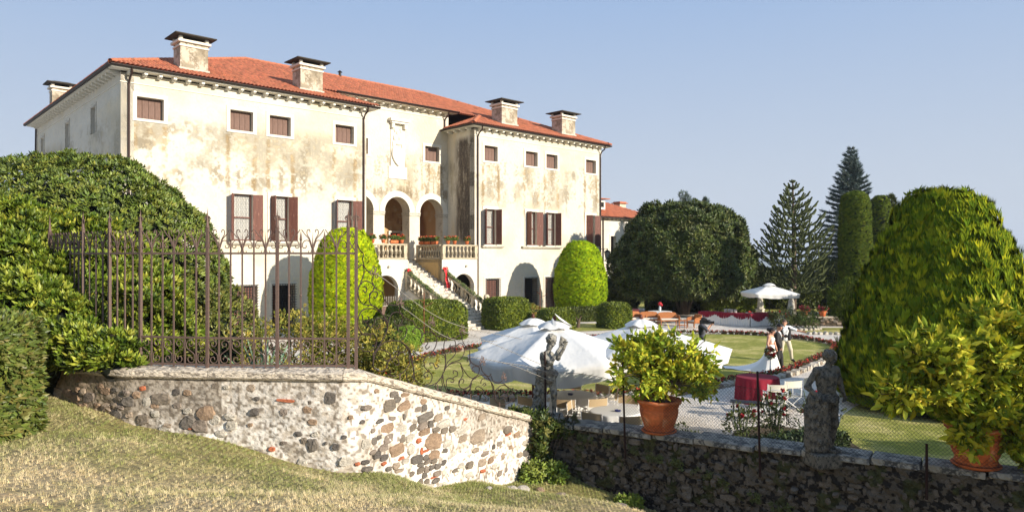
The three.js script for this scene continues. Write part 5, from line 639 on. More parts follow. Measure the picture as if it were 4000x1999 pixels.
// left: clipped evergreen dome and the loose glossy shrub before it
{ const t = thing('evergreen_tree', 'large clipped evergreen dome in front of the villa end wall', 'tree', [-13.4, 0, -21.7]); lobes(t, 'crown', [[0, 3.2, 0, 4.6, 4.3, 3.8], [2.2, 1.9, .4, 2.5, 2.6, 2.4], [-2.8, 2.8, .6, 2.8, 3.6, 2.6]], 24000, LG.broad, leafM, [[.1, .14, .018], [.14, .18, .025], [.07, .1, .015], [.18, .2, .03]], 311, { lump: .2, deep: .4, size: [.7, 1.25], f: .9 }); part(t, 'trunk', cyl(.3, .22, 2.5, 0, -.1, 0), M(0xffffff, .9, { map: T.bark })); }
{ const t = thing('glossy_shrub', 'big rounded yellow green shrub spilling over the iron fence', 'shrub', [-8.3, 2.0, -13.3]); t.scale.setScalar(.88); lobes(t, 'foliage', [[1.02, 1.36, 1.8, .6, .6, .5], [1.6, 1.0, 2.25, .6, .55, .45], [2.4, .85, 2.4, .5, .5, .4], [.45, 1.8, 1.36, .7, .8, .5], [.8, .8, 1.95, .6, .6, .5], [.2, 1.6, 1.5, .8, .9, .6], [2.0, .9, 2.0, .55, .55, .45], [1.3, 1.3, 1.7, .6, .7, .5], [.6, .7, 1.7, .7, .7, .6], [2.5, .4, 1.9, .5, .45, .4], [-1.2, 1.5, -.6, 1.9, 2.3, 1.5], [.4, 1.2, -.2, 1.7, 2.2, 1.4], [1.55, .7, .1, 1.25, 1.65, 1.2], [-.2, .7, .9, 1.5, 1.25, 1.1], [-2.2, .9, .7, 1.4, 1.7, 1.2], [.9, .35, 1.15, 1.15, .85, .75], [-1.4, .3, 1.35, 1.3, .9, .8], [2.1, .1, .7, .75, .8, .7], [-.9, 2.5, .3, 1.1, 1.05, .9], [-2.9, 1.9, 0, 1.2, 1.4, 1.2]], 15000, LG.pitt, leafM, PIT_C, 312, { lump: .34, deep: .5, size: [.8, 1.5], up: .4, f: 1.7, coreK: .6, minY: .78 });
  const l = []; for (let i = 0; i < 9; i++) { const a = i * .7; l.push(bar(V(Math.cos(a) * .3 - .4, -.6, Math.sin(a) * .2), V(Math.cos(a) * 1.2 - .4, 1.2, Math.sin(a) * .9), .05, .02)); } part(t, 'stem', l, M(0xffffff, .9, { map: T.bark }));
  const r = rng(5), yl = []; for (let i = 0; i < 220; i++) { const a = r() * 6.28, y = r() * 1.6; yl.push({ p: V(-.3 + Math.cos(a) * 2.3, .3 + y, .6 + Math.abs(Math.sin(a)) * 1.1), q: qTo(V((r() - .5), .6, r()).normalize(), r() * 6), s: .7 + r() * .4, c: [.62, .42, .03] }); } inst(t, 'yellow_leaves', rosette(2, .1, .02, .9, 15), leafM, yl, 'stuff'); }
hedgeBox('laurel_hedge', 'clipped laurel hedge block at the near end of the wall', [-7.3, 1.95, -9.75], [1.3, 1.62, 1.0], -.3, 3000, [[.1, .13, .022], [.14, .17, .03], [.07, .095, .018], [.16, .15, .04]], 313, LG.broad, { size: .8, rad: .22 });
{ const t = thing('olive_shrub', 'olive green shrub between the fence and the barred window', 'shrub', [-6.55, .4, -15.6]); lobes(t, 'foliage', [[0, 1.6, 0, .95, 1.6, .9], [-.9, 1.2, -.2, .9, 1.4, .9], [.5, .6, .3, .7, .9, .7]], 3600, LG.olive, leafM, [[.14, .15, .03], [.2, .2, .05], [.1, .12, .02]], 314, { lump: .3, deep: .4, size: [.9, 1.5], coreK: .7 }); part(t, 'stem', cyl(.08, .05, 1.2), M(0xffffff, .9, { map: T.bark })); }
for (const [x, y, z, h, w, s, lab] of [[-4.25, 1.15, -13.9, 1.7, .9, 321, 'straggly yellow green shrub behind the fence, the taller one'], [-3.15, 1.0, -13.9, 1.7, .8, 322, 'straggly yellow green shrub behind the last fence panel'], [-2.35, .6, -13.6, 1.7, .65, 323, 'straggly yellow green shrub below the start of the scrollwork']]) {
  const t = thing('straggly_shrub', lab, 'shrub', [x, y, z]); lobes(t, 'foliage', [[0, h * .62, 0, w, h * .55, w * .8], [w * .4, h * .9, .1, w * .6, h * .35, w * .6], [-w * .5, h * .8, .1, w * .55, h * .4, w * .5]], 1250, LG.olive, lemonM, [[.34, .31, .06], [.46, .38, .08], [.22, .24, .04]], s, { lump: .4, deep: .8, size: [.7, 1.2], wild: 1.1, coreK: 0, f: 2 });
  const r = rng(s), l = []; for (let i = 0; i < 16; i++) { const a = r() * 6.28; l.push(tube([V(0, -.2, 0), V(Math.cos(a) * w * .3, h * .5, Math.sin(a) * w * .3), V(Math.cos(a) * w * (.4 + r() * .5), h * (.7 + r() * .4), Math.sin(a) * w * .6)], .012, 8, 4)); } part(t, 'stem', l, M(0xffffff, .9, { map: T.bark })); }
const agM = M(0x7d9a78, .6, { map: rep(T.cloth, 1) });
{ const t = thing('agave', 'pale green sword-leaved agave behind the fence rails', 'plant', [-4.22, 1.85, -12.2]); const r = rng(8); for (let i = 0; i < 24; i++) { const a = i * 2.4, tl = .12 + (i / 24) * .95, L = .95 + r() * .35, pos = []; for (let k = 0; k < 4; k++) { const u0 = k / 4, u1 = (k + 1) / 4, W = (u) => .055 * Math.sin(Math.PI * (.18 + .82 * u)) * (1 - u * .3), P = (u, sx) => { const b = tl * (.6 + u * .55); return [sx * W(u), Math.cos(b) * L * u, Math.sin(b) * L * u + Math.abs(sx) * .02]; }; for (const [x0, x1] of [[-1, 0], [0, 1]]) pos.push(...P(u0, x0), ...P(u0, x1), ...P(u1, x1), ...P(u0, x0), ...P(u1, x1), ...P(u1, x0)); } const o = part(t, 'leaf', geoOf(pos), agM); o.rotation.y = a; } }
// hedges at the foot of the stairs and along the path
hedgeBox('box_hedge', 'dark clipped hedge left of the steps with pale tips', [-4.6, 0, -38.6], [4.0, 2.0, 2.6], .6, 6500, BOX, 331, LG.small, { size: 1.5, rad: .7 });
{ const t = thing('box_ball', 'small bright green clipped ball beside the gravel path', 'topiary', [-4.95, 0, -34.6]); revolve(t, 'foliage', [[.4, .05], [.62, .35], [.64, .65], [.45, .95], [.2, 1.03], [0, 1.05]], 1500, LG.small, leafM, [[.16, .26, .02], [.22, .32, .03]], 332, { lump: .05, deep: .08, size: [.9, 1.4], core: 0x243808 }); }
{ const t = thing('low_shrub', 'dark loose shrub before the terrace arch', 'shrub', [-6.6, 0, -36.2]); lobes(t, 'foliage', [[0, .7, 0, 1.1, .8, .9], [.9, .5, -.3, .8, .7, .8]], 1800, LG.small, leafM, DKG, 333, { lump: .2, deep: .25, size: [1.2, 1.8] }); }
hedgeBox('box_hedge', 'glossy clipped hedge block right of the steps', [-.35, 0, -44.3], [2.5, 1.85, 2.2], .75, 4600, BOX, 334, LG.small, { size: 1.6, rad: .55 });
hedgeBox('box_hedge', 'low clipped hedge behind the rear white parasol', [2.7, 0, -43.6], [2.1, 1.25, 1.5], .6, 2600, BOX, 335, LG.small, { size: 1.5, rad: .45 });
{ const t = thing('low_shrub', 'orange green shrub under the barred doorway', 'shrub', [1.35, 0, -46.3]); lobes(t, 'foliage', [[0, .6, 0, .9, .75, .8]], 1000, LG.small, leafM, [[.2, .2, .03], [.3, .2, .04]], 336, { lump: .2, deep: .2, size: [1.2, 1.8] }); }
hedgeBox('box_hedge', 'dark clipped hedge next to the wicker sofas', [6.4, 0, -44.8], [1.9, 1.5, 1.6], .6, 2600, BOX, 337, LG.small, { size: 1.6, rad: .5 });
hedgeBox('box_hedge', 'long dark hedge below the second golden thuja', [5.2, 0, -49.6], [3.6, .9, 1.2], .3, 2200, DKG, 338, LG.small, { size: 1.7, rad: .4 });
hedgeBox('box_hedge', 'yellow green clipped hedge beneath the far parasol', [17.4, 0, -56.5], [4.6, 1.7, 1.6], .1, 3000, [[.14, .18, .02], [.2, .24, .03]], 339, LG.small, { size: 1.9, rad: .4 });
hedgeBox('box_hedge', 'dark tall hedge behind the buffet table', [13.6, 0, -58], [5.4, 2.1, 1.6], .1, 2600, DKG, 340, LG.small, { size: 2, rad: .4 });
for (const [x, z, w, h, s, lab] of [[8.3, -56, 1.8, 1.7, 341, 'dark round shrub behind the wicker sofas'], [9.2, -60.5, 2.1, 2.5, 342, 'shadowed bush between the villa corner and the evergreen'], [6.9, -57.6, 1.7, 2.9, 343, 'grey green bush under the wall lantern'], [23.5, -50.5, 1.6, 1.5, 344, 'dark bush beside the stone statue base'], [25.2, -49, 2, 1.9, 345, 'dark bush behind the low stone wall'], [22.6, -62, 5.5, 3.2, 346, 'bush under the monkey puzzle branches'], [28.5, -63, 5.5, 3.8, 347, 'broad shadowed bush below the blue spruce'], [16.5, -68, 3.2, 2.4, 348, 'distant bush left of the monkey puzzle'], [20.6, -69, 3, 4.2, 349, 'reddish brown bush behind the monkey puzzle']]) {
  const t = thing('round_bush', lab, 'shrub', [x, 0, z]); lobes(t, 'foliage', [[0, h * .5, 0, w * .55, h * .55, w * .5], [w * .3, h * .4, .2, w * .4, h * .45, w * .4]], w > 5 ? 3200 : 1500, LG.olive, leafM, s === 349 ? [[.1, .07, .03], [.08, .09, .03]] : s === 343 ? [[.12, .16, .08], [.09, .12, .05]] : DKG, s, { lump: .25, deep: .3, size: [2, 3.2] }); }
// magnolia dome
{
  const t = thing('evergreen_tree', 'dark rounded magnolia tree beyond the lawn', 'tree', [13.2, 0, -55]); t.scale.setScalar(1.054); lobes(t, 'crown', [[0, 4.7, 0, 4.5, 3.3, 4.2], [-3.0, 3.5, .3, 2.1, 2.6, 2.2], [2.6, 3.4, .6, 2.3, 2.9, 2.3], [.3, 3.2, 1.6, 3.4, 2.2, 2.7], [-1.2, 6.2, .2, 2.7, 1.8, 2.5], [1.6, 6.1, .2, 2.4, 1.8, 2.4]], 15000, LG.magnolia, leafM, [[.06, .085, .016], [.085, .11, .02], [.11, .12, .03], [.045, .065, .014]], 351, { lump: .4, deep: .7, size: [.7, 1.25], f: .9, coreK: .78, minY: 1.3 });
  const l = [bar(V(0, -.1, 0), V(.1, 2.4, 0), .34, .25, 9)]; for (const [a, b] of [[.4, 1.2], [2, 1.4], [3.6, 1.3], [5, 1.5]]) l.push(bar(V(.05, 1.2, 0), V(Math.cos(a) * 1.8, 3, Math.sin(a) * b), .2, .09, 7), bar(V(.2 * Math.cos(a), -.05, .2 * Math.sin(a)), V(Math.cos(a) * .9, 2.2, Math.sin(a) * .7), .16, .1, 7)); part(t, 'trunk', l, M(0xffffff, .9, { map: T.bark }));
}
// monkey puzzle: whorls of rope-like branches
{
  const t = thing('monkey_puzzle_tree', 'monkey puzzle tree with rope-like branches against the sky', 'tree', [21.1, 0, -53.8]); part(t, 'trunk', [bar(V(0, -.1, 0), V(.1, 4, 0), .26, .19, 9), bar(V(.1, 4, 0), V(0, 10.2, 0), .19, .05, 8)], M(0xffffff, .9, { map: T.bark }));
  const r = rng(88), g = [], rope = (pts, rad) => g.push(new THREE.TubeGeometry(new THREE.CatmullRomCurve3(pts), 6, rad, 5));
  for (let k = 0; k < 17; k++) { const u = k / 16, y = lerp(1.9, 10.0, u), L = u < .3 ? lerp(2.5, 2.75, u / .3) : 2.75 * (1 - (u - .3) / .7) ** .85 + .22, nb = u > .85 ? 5 : 7; for (let i = 0; i < nb; i++) { const a = (i + r() * .7) / nb * 6.283 + k * 1.3, l = L * (.8 + r() * .35), dp = lerp(-.35, .55, u), P = (q, up = 0) => V(Math.cos(a) * l * q, y + l * (dp * q * .6 + .46 * q * q * q) + up, Math.sin(a) * l * q); rope([P(0), P(.35), P(.7), P(1)], .062);
      const ns = Math.round(2 + l * 1.5); for (let j = 0; j < ns; j++) { const q = .3 + .65 * j / ns, sd = j % 2 ? 1 : -1, b = a + sd * (.7 + r() * .4), m = (1 - q * .55) * l * .42, c = P(q); rope([c, V(c.x + Math.cos(b) * m * .5, c.y + m * .08, c.z + Math.sin(b) * m * .5), V(c.x + Math.cos(b) * m, c.y + m * (.5 + r() * .4), c.z + Math.sin(b) * m)], .05); } } }
  part(t, 'crown', g, M(0x4a5228, .85, { bumpMap: T.grain, bumpScale: .02 }));
}
// blue spruce
{
  const t = thing('blue_spruce', 'tall blue spruce rising above the clipped columns', 'tree', [30.8, 0, -65]), r = rng(91), list = [], l = [bar(V(0, -.1, 0), V(0, 14.3, 0), .3, .03, 8)];
  for (let k = 0; k < 34; k++) { const u = k / 33, y = lerp(1.8, 14.2, u), L = 3.7 * (1 - u) ** .85 + .15, nb = u > .9 ? 6 : 9; for (let i = 0; i < nb; i++) { const a = (i + r() * .6) / nb * 6.283 + k, ll = L * (.65 + r() * .5), dr = lerp(-.22, .5, u); l.push(bar(V(0, y, 0), V(Math.cos(a) * ll, y + ll * dr, Math.sin(a) * ll), .04, .012, 4)); const n = Math.ceil(ll * 17); for (let j = 0; j < n; j++) { const q = .12 + .9 * j / n, w = (1 - q) * ll * .3 + .1, sd = (r() - .5) * 2 * w; list.push({ p: V(Math.cos(a) * ll * q - Math.sin(a) * sd, y + ll * dr * q + (q > .8 ? (q - .8) * .5 : 0) - Math.abs(sd) * .25, Math.sin(a) * ll * q + Math.cos(a) * sd), q: qTo(V(Math.cos(a) * .7 - Math.sin(a) * sd, .35, Math.sin(a) * .7 + Math.cos(a) * sd).normalize(), r() * 6), s: 1.2 + r() * .9, c: jit(r() < .25 ? [.17, .22, .2] : [.07, .1, .085], r) }); } } }
  inst(t, 'crown', LG.needle, leafM, list); part(t, 'trunk', l, M(0xffffff, .9, { map: T.bark }));
}
for (const [x, z, R, h, n, s, lab] of [[22.3, -46.5, .98, 8.6, 9000, 361, 'tall clipped cypress column, the broader of the two'], [27.0, -52.5, .8, 8.85, 5000, 362, 'narrow clipped cypress column partly hidden by the broad one']]) { const t = thing('cypress_column', lab, 'tree', [x, 0, z], 0, 'clipped cypress columns'); revolve(t, 'foliage', [[R * .8, .3], [R, 1.2], [R * 1.03, h * .4], [R, h * .7], [R * .93, h * .9], [R * .8, h * .97], [R * .45, h], [0, h + .02]], n, LG.thuja, softM, [[.06, .09, .012], [.09, .125, .014], [.12, .15, .018]], s, { lump: .05, deep: .1, fan: true, size: [.6, 1.0] }); part(t, 'trunk', cyl(.14, .12, .6), M(0x5a4636, .9)); }
for (const [x, z, R, h, s, lab, c] of [[31.8, -60, 1.5, 9.3, 371, 'dark conifer between the columns and the great thuja', DKG], [17.2, -71, 1.4, 10.4, 372, 'blue grey cedar top showing behind the magnolia', [[.09, .13, .1], [.13, .17, .13]]], [19.4, -72.5, 1.2, 10.2, 373, 'smaller blue grey cedar top beside the first one', [[.09, .13, .1], [.13, .17, .13]]]]) { const t = thing('conifer', lab, 'tree', [x, 0, z]); const e = []; const r = rng(s); for (let k = 0; k < 9; k++) { const u = k / 8, a = r() * 6.28; e.push([Math.cos(a) * R * .35 * (1 - u), h * (.25 + .68 * u), Math.sin(a) * R * .35, R * (1.05 - u * .72), h * .1, R * (1.05 - u * .72)]); } lobes(t, 'crown', e, 3000, LG.needle, leafM, c, s, { lump: .35, deep: .5, size: [1.2, 2], coreK: .6, up: .4, f: 1.2 }); part(t, 'trunk', bar(V(0, -.1, 0), V(0, h * .9, 0), .25, .05), M(0xffffff, .9, { map: T.bark })); }
{ const t = thing('young_tree', 'small bright green tree with feathery leaves behind the path', 'tree', [20.2, 0, -43.1]); lobes(t, 'crown', [[0, 1.6, 0, 1.0, 1.0, .9], [.2, 2.3, 0, .75, .7, .7], [-.5, 2.0, .2, .6, .7, .6]], 1900, LG.needle, matteM, [[.07, .1, .014], [.1, .13, .018]], 381, { lump: .3, deep: .5, size: [1, 1.7], up: .5, coreK: .5 }); part(t, 'trunk', [bar(V(0, -.1, 0), V(.05, 1.6, 0), .1, .06)], M(0xffffff, .9, { map: T.bark })); }
{ const t = thing('tree_stump', 'short pale tree stump at the edge of the lawn strip', 'stump', [4.1, 0, -44.6]); part(t, 'stump', [bar(V(0, -.05, 0), V(.08, .55, 0), .14, .1), bar(V(.05, .4, 0), V(.22, .75, 0), .06, .03), bar(V(.02, .4, 0), V(-.12, .7, .05), .05, .03)], M(0xffffff, .9, { map: T.bark })); }
// lawn border: red begonias and a row of edging stones
{
  const c = new THREE.CatmullRomCurve3(lawnPts.map(([x, z]) => V(x, 0, z)), true), r = rng(41), fl = [], lf = []; const N = 700;
  for (let i = 0; i < N; i++) { const u = i / N, p = c.getPointAt(u), tg = c.getTangentAt(u), nx = -tg.z, nz = tg.x; for (let k = 0; k < 3; k++) { const d = (r() - .5) * .34, q = V(p.x + nx * d + (r() - .5) * .1, .05 + r() * .1, p.z + nz * d + (r() - .5) * .1); lf.push({ p: q, q: qTo(V(r() - .5, 1, r() - .5).normalize(), r() * 6), s: .8 + r() * .8, c: jit(r() < .6 ? [.12, .045, .03] : [.1, .11, .03], r) }); if (r() < .5) fl.push({ p: q.clone().add(V(0, .07 + r() * .05, 0)), q: qTo(V(r() - .5, 1, r() - .5).normalize(), r() * 6), s: .8 + r() * .7, c: jit([.6, .05, .03], r) }); } }
  const a = inst(null, 'flower_border', LG.olive, leafM, lf), b = inst(null, 'border_blossoms', LG.petal, leafM, fl); tag(b, 'small red blossoms above the bedding plants round the lawn', 'flowers', null, 'stuff'); tag(a, 'row of red leaved bedding plants edging the oval lawn', 'flowers', null, 'stuff');
  const t = thing('stone_edging', 'line of rough pale stones around the oval lawn', 'edging', [0, 0, 0]), rs = rng(43), len = c.getLength(); let s = 0, cnt = 0; while (s < len) { const w = .15 + rs() * .18, u = s / len, p = c.getPointAt(u), tg = c.getTangentAt(u), out = V(-tg.z, 0, tg.x); const cen = V(5.5, 0, -31); if (out.dot(p.clone().sub(cen)) < 0) out.negate(); const near = p.z > -36 || p.x > 12; if (near && cnt < 295) { const o = part(t, 'stone', stoneShapes[Math.floor(rs() * 14)], rockM[rs() < .7 ? 3 : 6]); o.position.set(p.x + out.x * .32, .06, p.z + out.z * .32); o.scale.set(w, .2 + rs() * .1, .2); o.rotation.set((rs() - .5) * .5, Math.atan2(out.x, out.z) + (rs() - .5) * .4, (rs() - .5) * .4); cnt++; } s += w * 1.08; }
}
for (const [k, pts, lab] of [[0, [[17.0, -40.9], [19.5, -40.6], [23.4, -39.6], [24.6, -39.3]], 'small stones edging the rear lawn beside the path'], [1, [[16.1, -43.8], [16.9, -43.1], [18.0, -43.0], [18.9, -43.6]], 'pale stones round the rose bed by the buffet'], [2, [[18.6, -57], [21, -55.8], [24, -55.5], [28, -54.5]], 'far stones edging the lawn below the statues']]) { const t = thing('stone_edging', lab, 'edging', [0, 0, 0]), c = new THREE.CatmullRomCurve3(pts.map(([x, z]) => V(x, 0, z))), rs = rng(60 + k), L = c.getLength(); for (let s = 0; s < L; s += .3) { const p = c.getPointAt(Math.min(1, s / L)), o = part(t, 'stone', stoneShapes[Math.floor(rs() * 14)], rockM[3]); o.position.set(p.x, .06, p.z); o.scale.set(.26, .2 + rs() * .1, .2); o.rotation.y = rs() * .8; } }
// rose bushes
function roseBush(label, [x, y, z], w, h, n, nf, seed, cols = DKG) { const t = thing('rose_bush', label, 'shrub', [x, y, z]), r = rng(seed), l = []; for (let i = 0; i < 12; i++) { const a = r() * 6.28, q = .3 + r() * .7; l.push(tube([V(0, -.05, 0), V(Math.cos(a) * w * .3 * q, h * .5, Math.sin(a) * w * .3 * q), V(Math.cos(a) * w * .55 * q, h * (.8 + r() * .3), Math.sin(a) * w * .5 * q)], .01, 8, 4)); } part(t, 'stem', l, M(0x55602f, .9)); lobes(t, 'foliage', [[0, h * .55, 0, w * .5, h * .45, w * .45]], n, LG.olive, leafM, cols, seed, { lump: .25, deep: .5, size: [.6, 1.1], wild: 1, coreK: 0, f: 2 });
  for (let i = 0; i < nf; i++) { const a = r() * 6.28, q = .5 + r() * .5, o = part(t, 'blossom', roseG, roseM); o.position.set(Math.cos(a) * w * .45 * q, h * (.5 + r() * .55), Math.sin(a) * w * .42 * q); o.rotation.set(r(), r() * 6, r()); o.scale.setScalar(.8 + r() * .5); } return t; }
const roseG = merge([rosette(7, .055, .035, .8, 21), new THREE.SphereGeometry(.03, 7, 5)]), roseM = M(0xa8121c, .7);
roseBush('red rose bush before the buffet, the nearer one', [16.6, 0, -43.9], 1.7, 1.25, 900, 12, 391); roseBush('red rose bush beside the pointing photographer', [17.9, 0, -43.6], 1.6, 1.15, 900, 5, 392, [[.07, .11, .02], [.1, .13, .03]]);
roseBush('sparse red rose bush in front of the dark bench', [5.2, 0, -16.2], .8, 1.05, 130, 6, 393); roseBush('sparse red rose bush beside the folding chairs', [6.3, 0, -17.2], .9, 1.15, 150, 6, 394); roseBush('red rose bush behind the weathered statue', [7.1, 0, -16.6], .9, 1.2, 150, 4, 395); roseBush('tiny rose bush right of the lemon pot', [3.9, 0, -15.6], .8, .6, 130, 4, 396); roseBush('low rose sprigs along the soil bed', [4.8, 0, -15.1], 1.0, .5, 160, 3, 397);
hedgeBox('box_hedge', 'low dark hedge behind the rose bed', [6.2, 0, -15.6], [2.6, .5, .8], .5, 1100, [[.04, .06, .014], [.05, .075, .02]], 398, LG.small, { size: 1.2, rad: .2 });
// ---------- potted lemon trees ----------
const terraM = M(0xffffff, .85, { map: rep(T.terra, 1.2), bumpMap: rep(T.grain, 3), bumpScale: .006 });
const barkM = M(0xffffff, .9, { map: rep(T.bark, 2) }), fruitM = M(0xd8b414, .5);
function lemonTree(label, potLabel, [x, y, z], ps, blobs, nl, seed, cols, extra) {
  const p = thing('terracotta_pot', potLabel, 'plant pot', [x, y, z]);
  part(p, 'pot', lathe([[.0, .02], [.27, .02], [.3, .06], [.31, .1], [.29, .12], [.33, .2], [.375, .34], [.39, .42], [.385, .47], [.375, .48], [.4, .53], [.41, .585], [.445, .6], [.455, .64], [.45, .67], [.415, .675], [.395, .64], [.37, .58], [0, .57]].map(([a, b]) => [a * ps, b * ps]), 36), terraM); part(p, 'saucer', lathe([[0, .0], [.33, 0], [.36, .035], [.35, .05], [.31, .045]].map(([a, b]) => [a * ps, b * ps]), 30), terraM); part(p, 'soil', new THREE.CircleGeometry(.38 * ps, 24).rotateX(-Math.PI / 2).translate(0, .585 * ps, 0), M(0x3a2c20, 1));
  const t = thing('lemon_tree', label, 'tree', [x, y + .58 * ps, z]), r = rng(seed), l = [], list = [], br = [];
  const stems = [[-.1, .05], [.12, .02], [.02, -.1]]; stems.forEach(([a, b], i) => { const k = blobs[i % blobs.length]; l.push(tube([V(a * .4, -.03, b * .4), V(a * 1.3, .25, b), V(lerp(a, k[0], .45), .5, lerp(b, k[2], .4)), V(k[0] * .7, k[1] * .85, k[2] * .6)], .038 - i * .004, 14, 7)); });
  for (const k of blobs) { for (let i = 0; i < k[6]; i++) { let d = V(r() - .5, r() - .42, r() - .5).normalize(); const q = .45 + .6 * Math.sqrt(r()), e = V(k[0] + d.x * k[3] * q, k[1] + d.y * k[4] * q, k[2] + d.z * k[5] * q), st = V(k[0] * .45, Math.max(.35, k[1] * .6), k[2] * .45); const md = st.clone().lerp(e, .55).add(V((r() - .5) * .2, .08, (r() - .5) * .2)); const c = new THREE.CatmullRomCurve3([st, md, e]); l.push(new THREE.TubeGeometry(c, 6, .008, 4)); br.push([c, d]); } }
  for (let i = 0; i < nl; i++) { const [c, d] = br[Math.floor(r() * br.length)], u = .35 + .65 * Math.sqrt(r()), p0 = c.getPoint(u); p0.add(V((r() - .5) * .12, (r() - .5) * .12, (r() - .5) * .12)); const dir = d.clone().multiplyScalar(.6).add(V(r() - .5, .35 - r() * .5, r() - .5)).normalize(); list.push({ p: p0, q: qTo(dir, r() * 6.28), s: (.7 + r() * .7) * (ps > .99 ? 1.12 : 1.0), c: jit(cols[Math.floor(r() * cols.length)], r, .3, .25) }); }
  inst(t, 'leaves', LG.lemon, lemonM, list); part(t, 'trunk', l, barkM); const lg = (() => { const g = new THREE.SphereGeometry(.04, 10, 8); g.scale(1, 1.25, 1); return g; })();
  for (let i = 0; i < extra; i++) { const [c] = br[Math.floor(r() * br.length)], o = part(t, 'lemon', lg, fruitM); o.position.copy(c.getPoint(.9)).add(V(0, -.07, 0)); }
}
lemonTree('young lemon tree with yellow green leaves in the lit terracotta pot', 'sunlit terracotta pot standing on the dark wall', [2.93, .93, -14.27], .98, [[-.46, .85, .05, .62, .55, .5, 30], [.46, .8, .05, .7, .6, .5, 34], [0, 1.02, -.1, .66, .46, .5, 22], [.72, .5, .1, .42, .5, .4, 22], [-.5, .4, .1, .42, .35, .35, 16], [.2, .45, .25, .5, .3, .3, 10]], 1500, 601, [[.42, .46, .04], [.56, .58, .05], [.28, .36, .03], [.7, .6, .06], [.2, .27, .025]], 5);
lemonTree('large lemon tree with drooping branches at the near wall end', 'shadowed terracotta pot under the large lemon tree', [7.45, 1.06, -11.5], 1.0, [[-.3, 1.0, .1, .95, .6, .8, 60], [.6, 1.1, 0, .95, .75, .8, 66], [-1.0, .6, .15, .75, .35, .5, 30], [1.0, .5, .3, .65, .7, .6, 40], [.4, 1.55, 0, .6, .45, .5, 26], [.85, -.25, .4, .32, .6, .3, 22], [-.8, 1.2, .1, .5, .4, .5, 20], [.3, .35, .4, .7, .35, .4, 26], [-.05, .0, .42, .5, .4, .25, 30]], 5600, 602, [[.46, .46, .03], [.6, .54, .05], [.28, .34, .025], [.15, .21, .015]], 7);
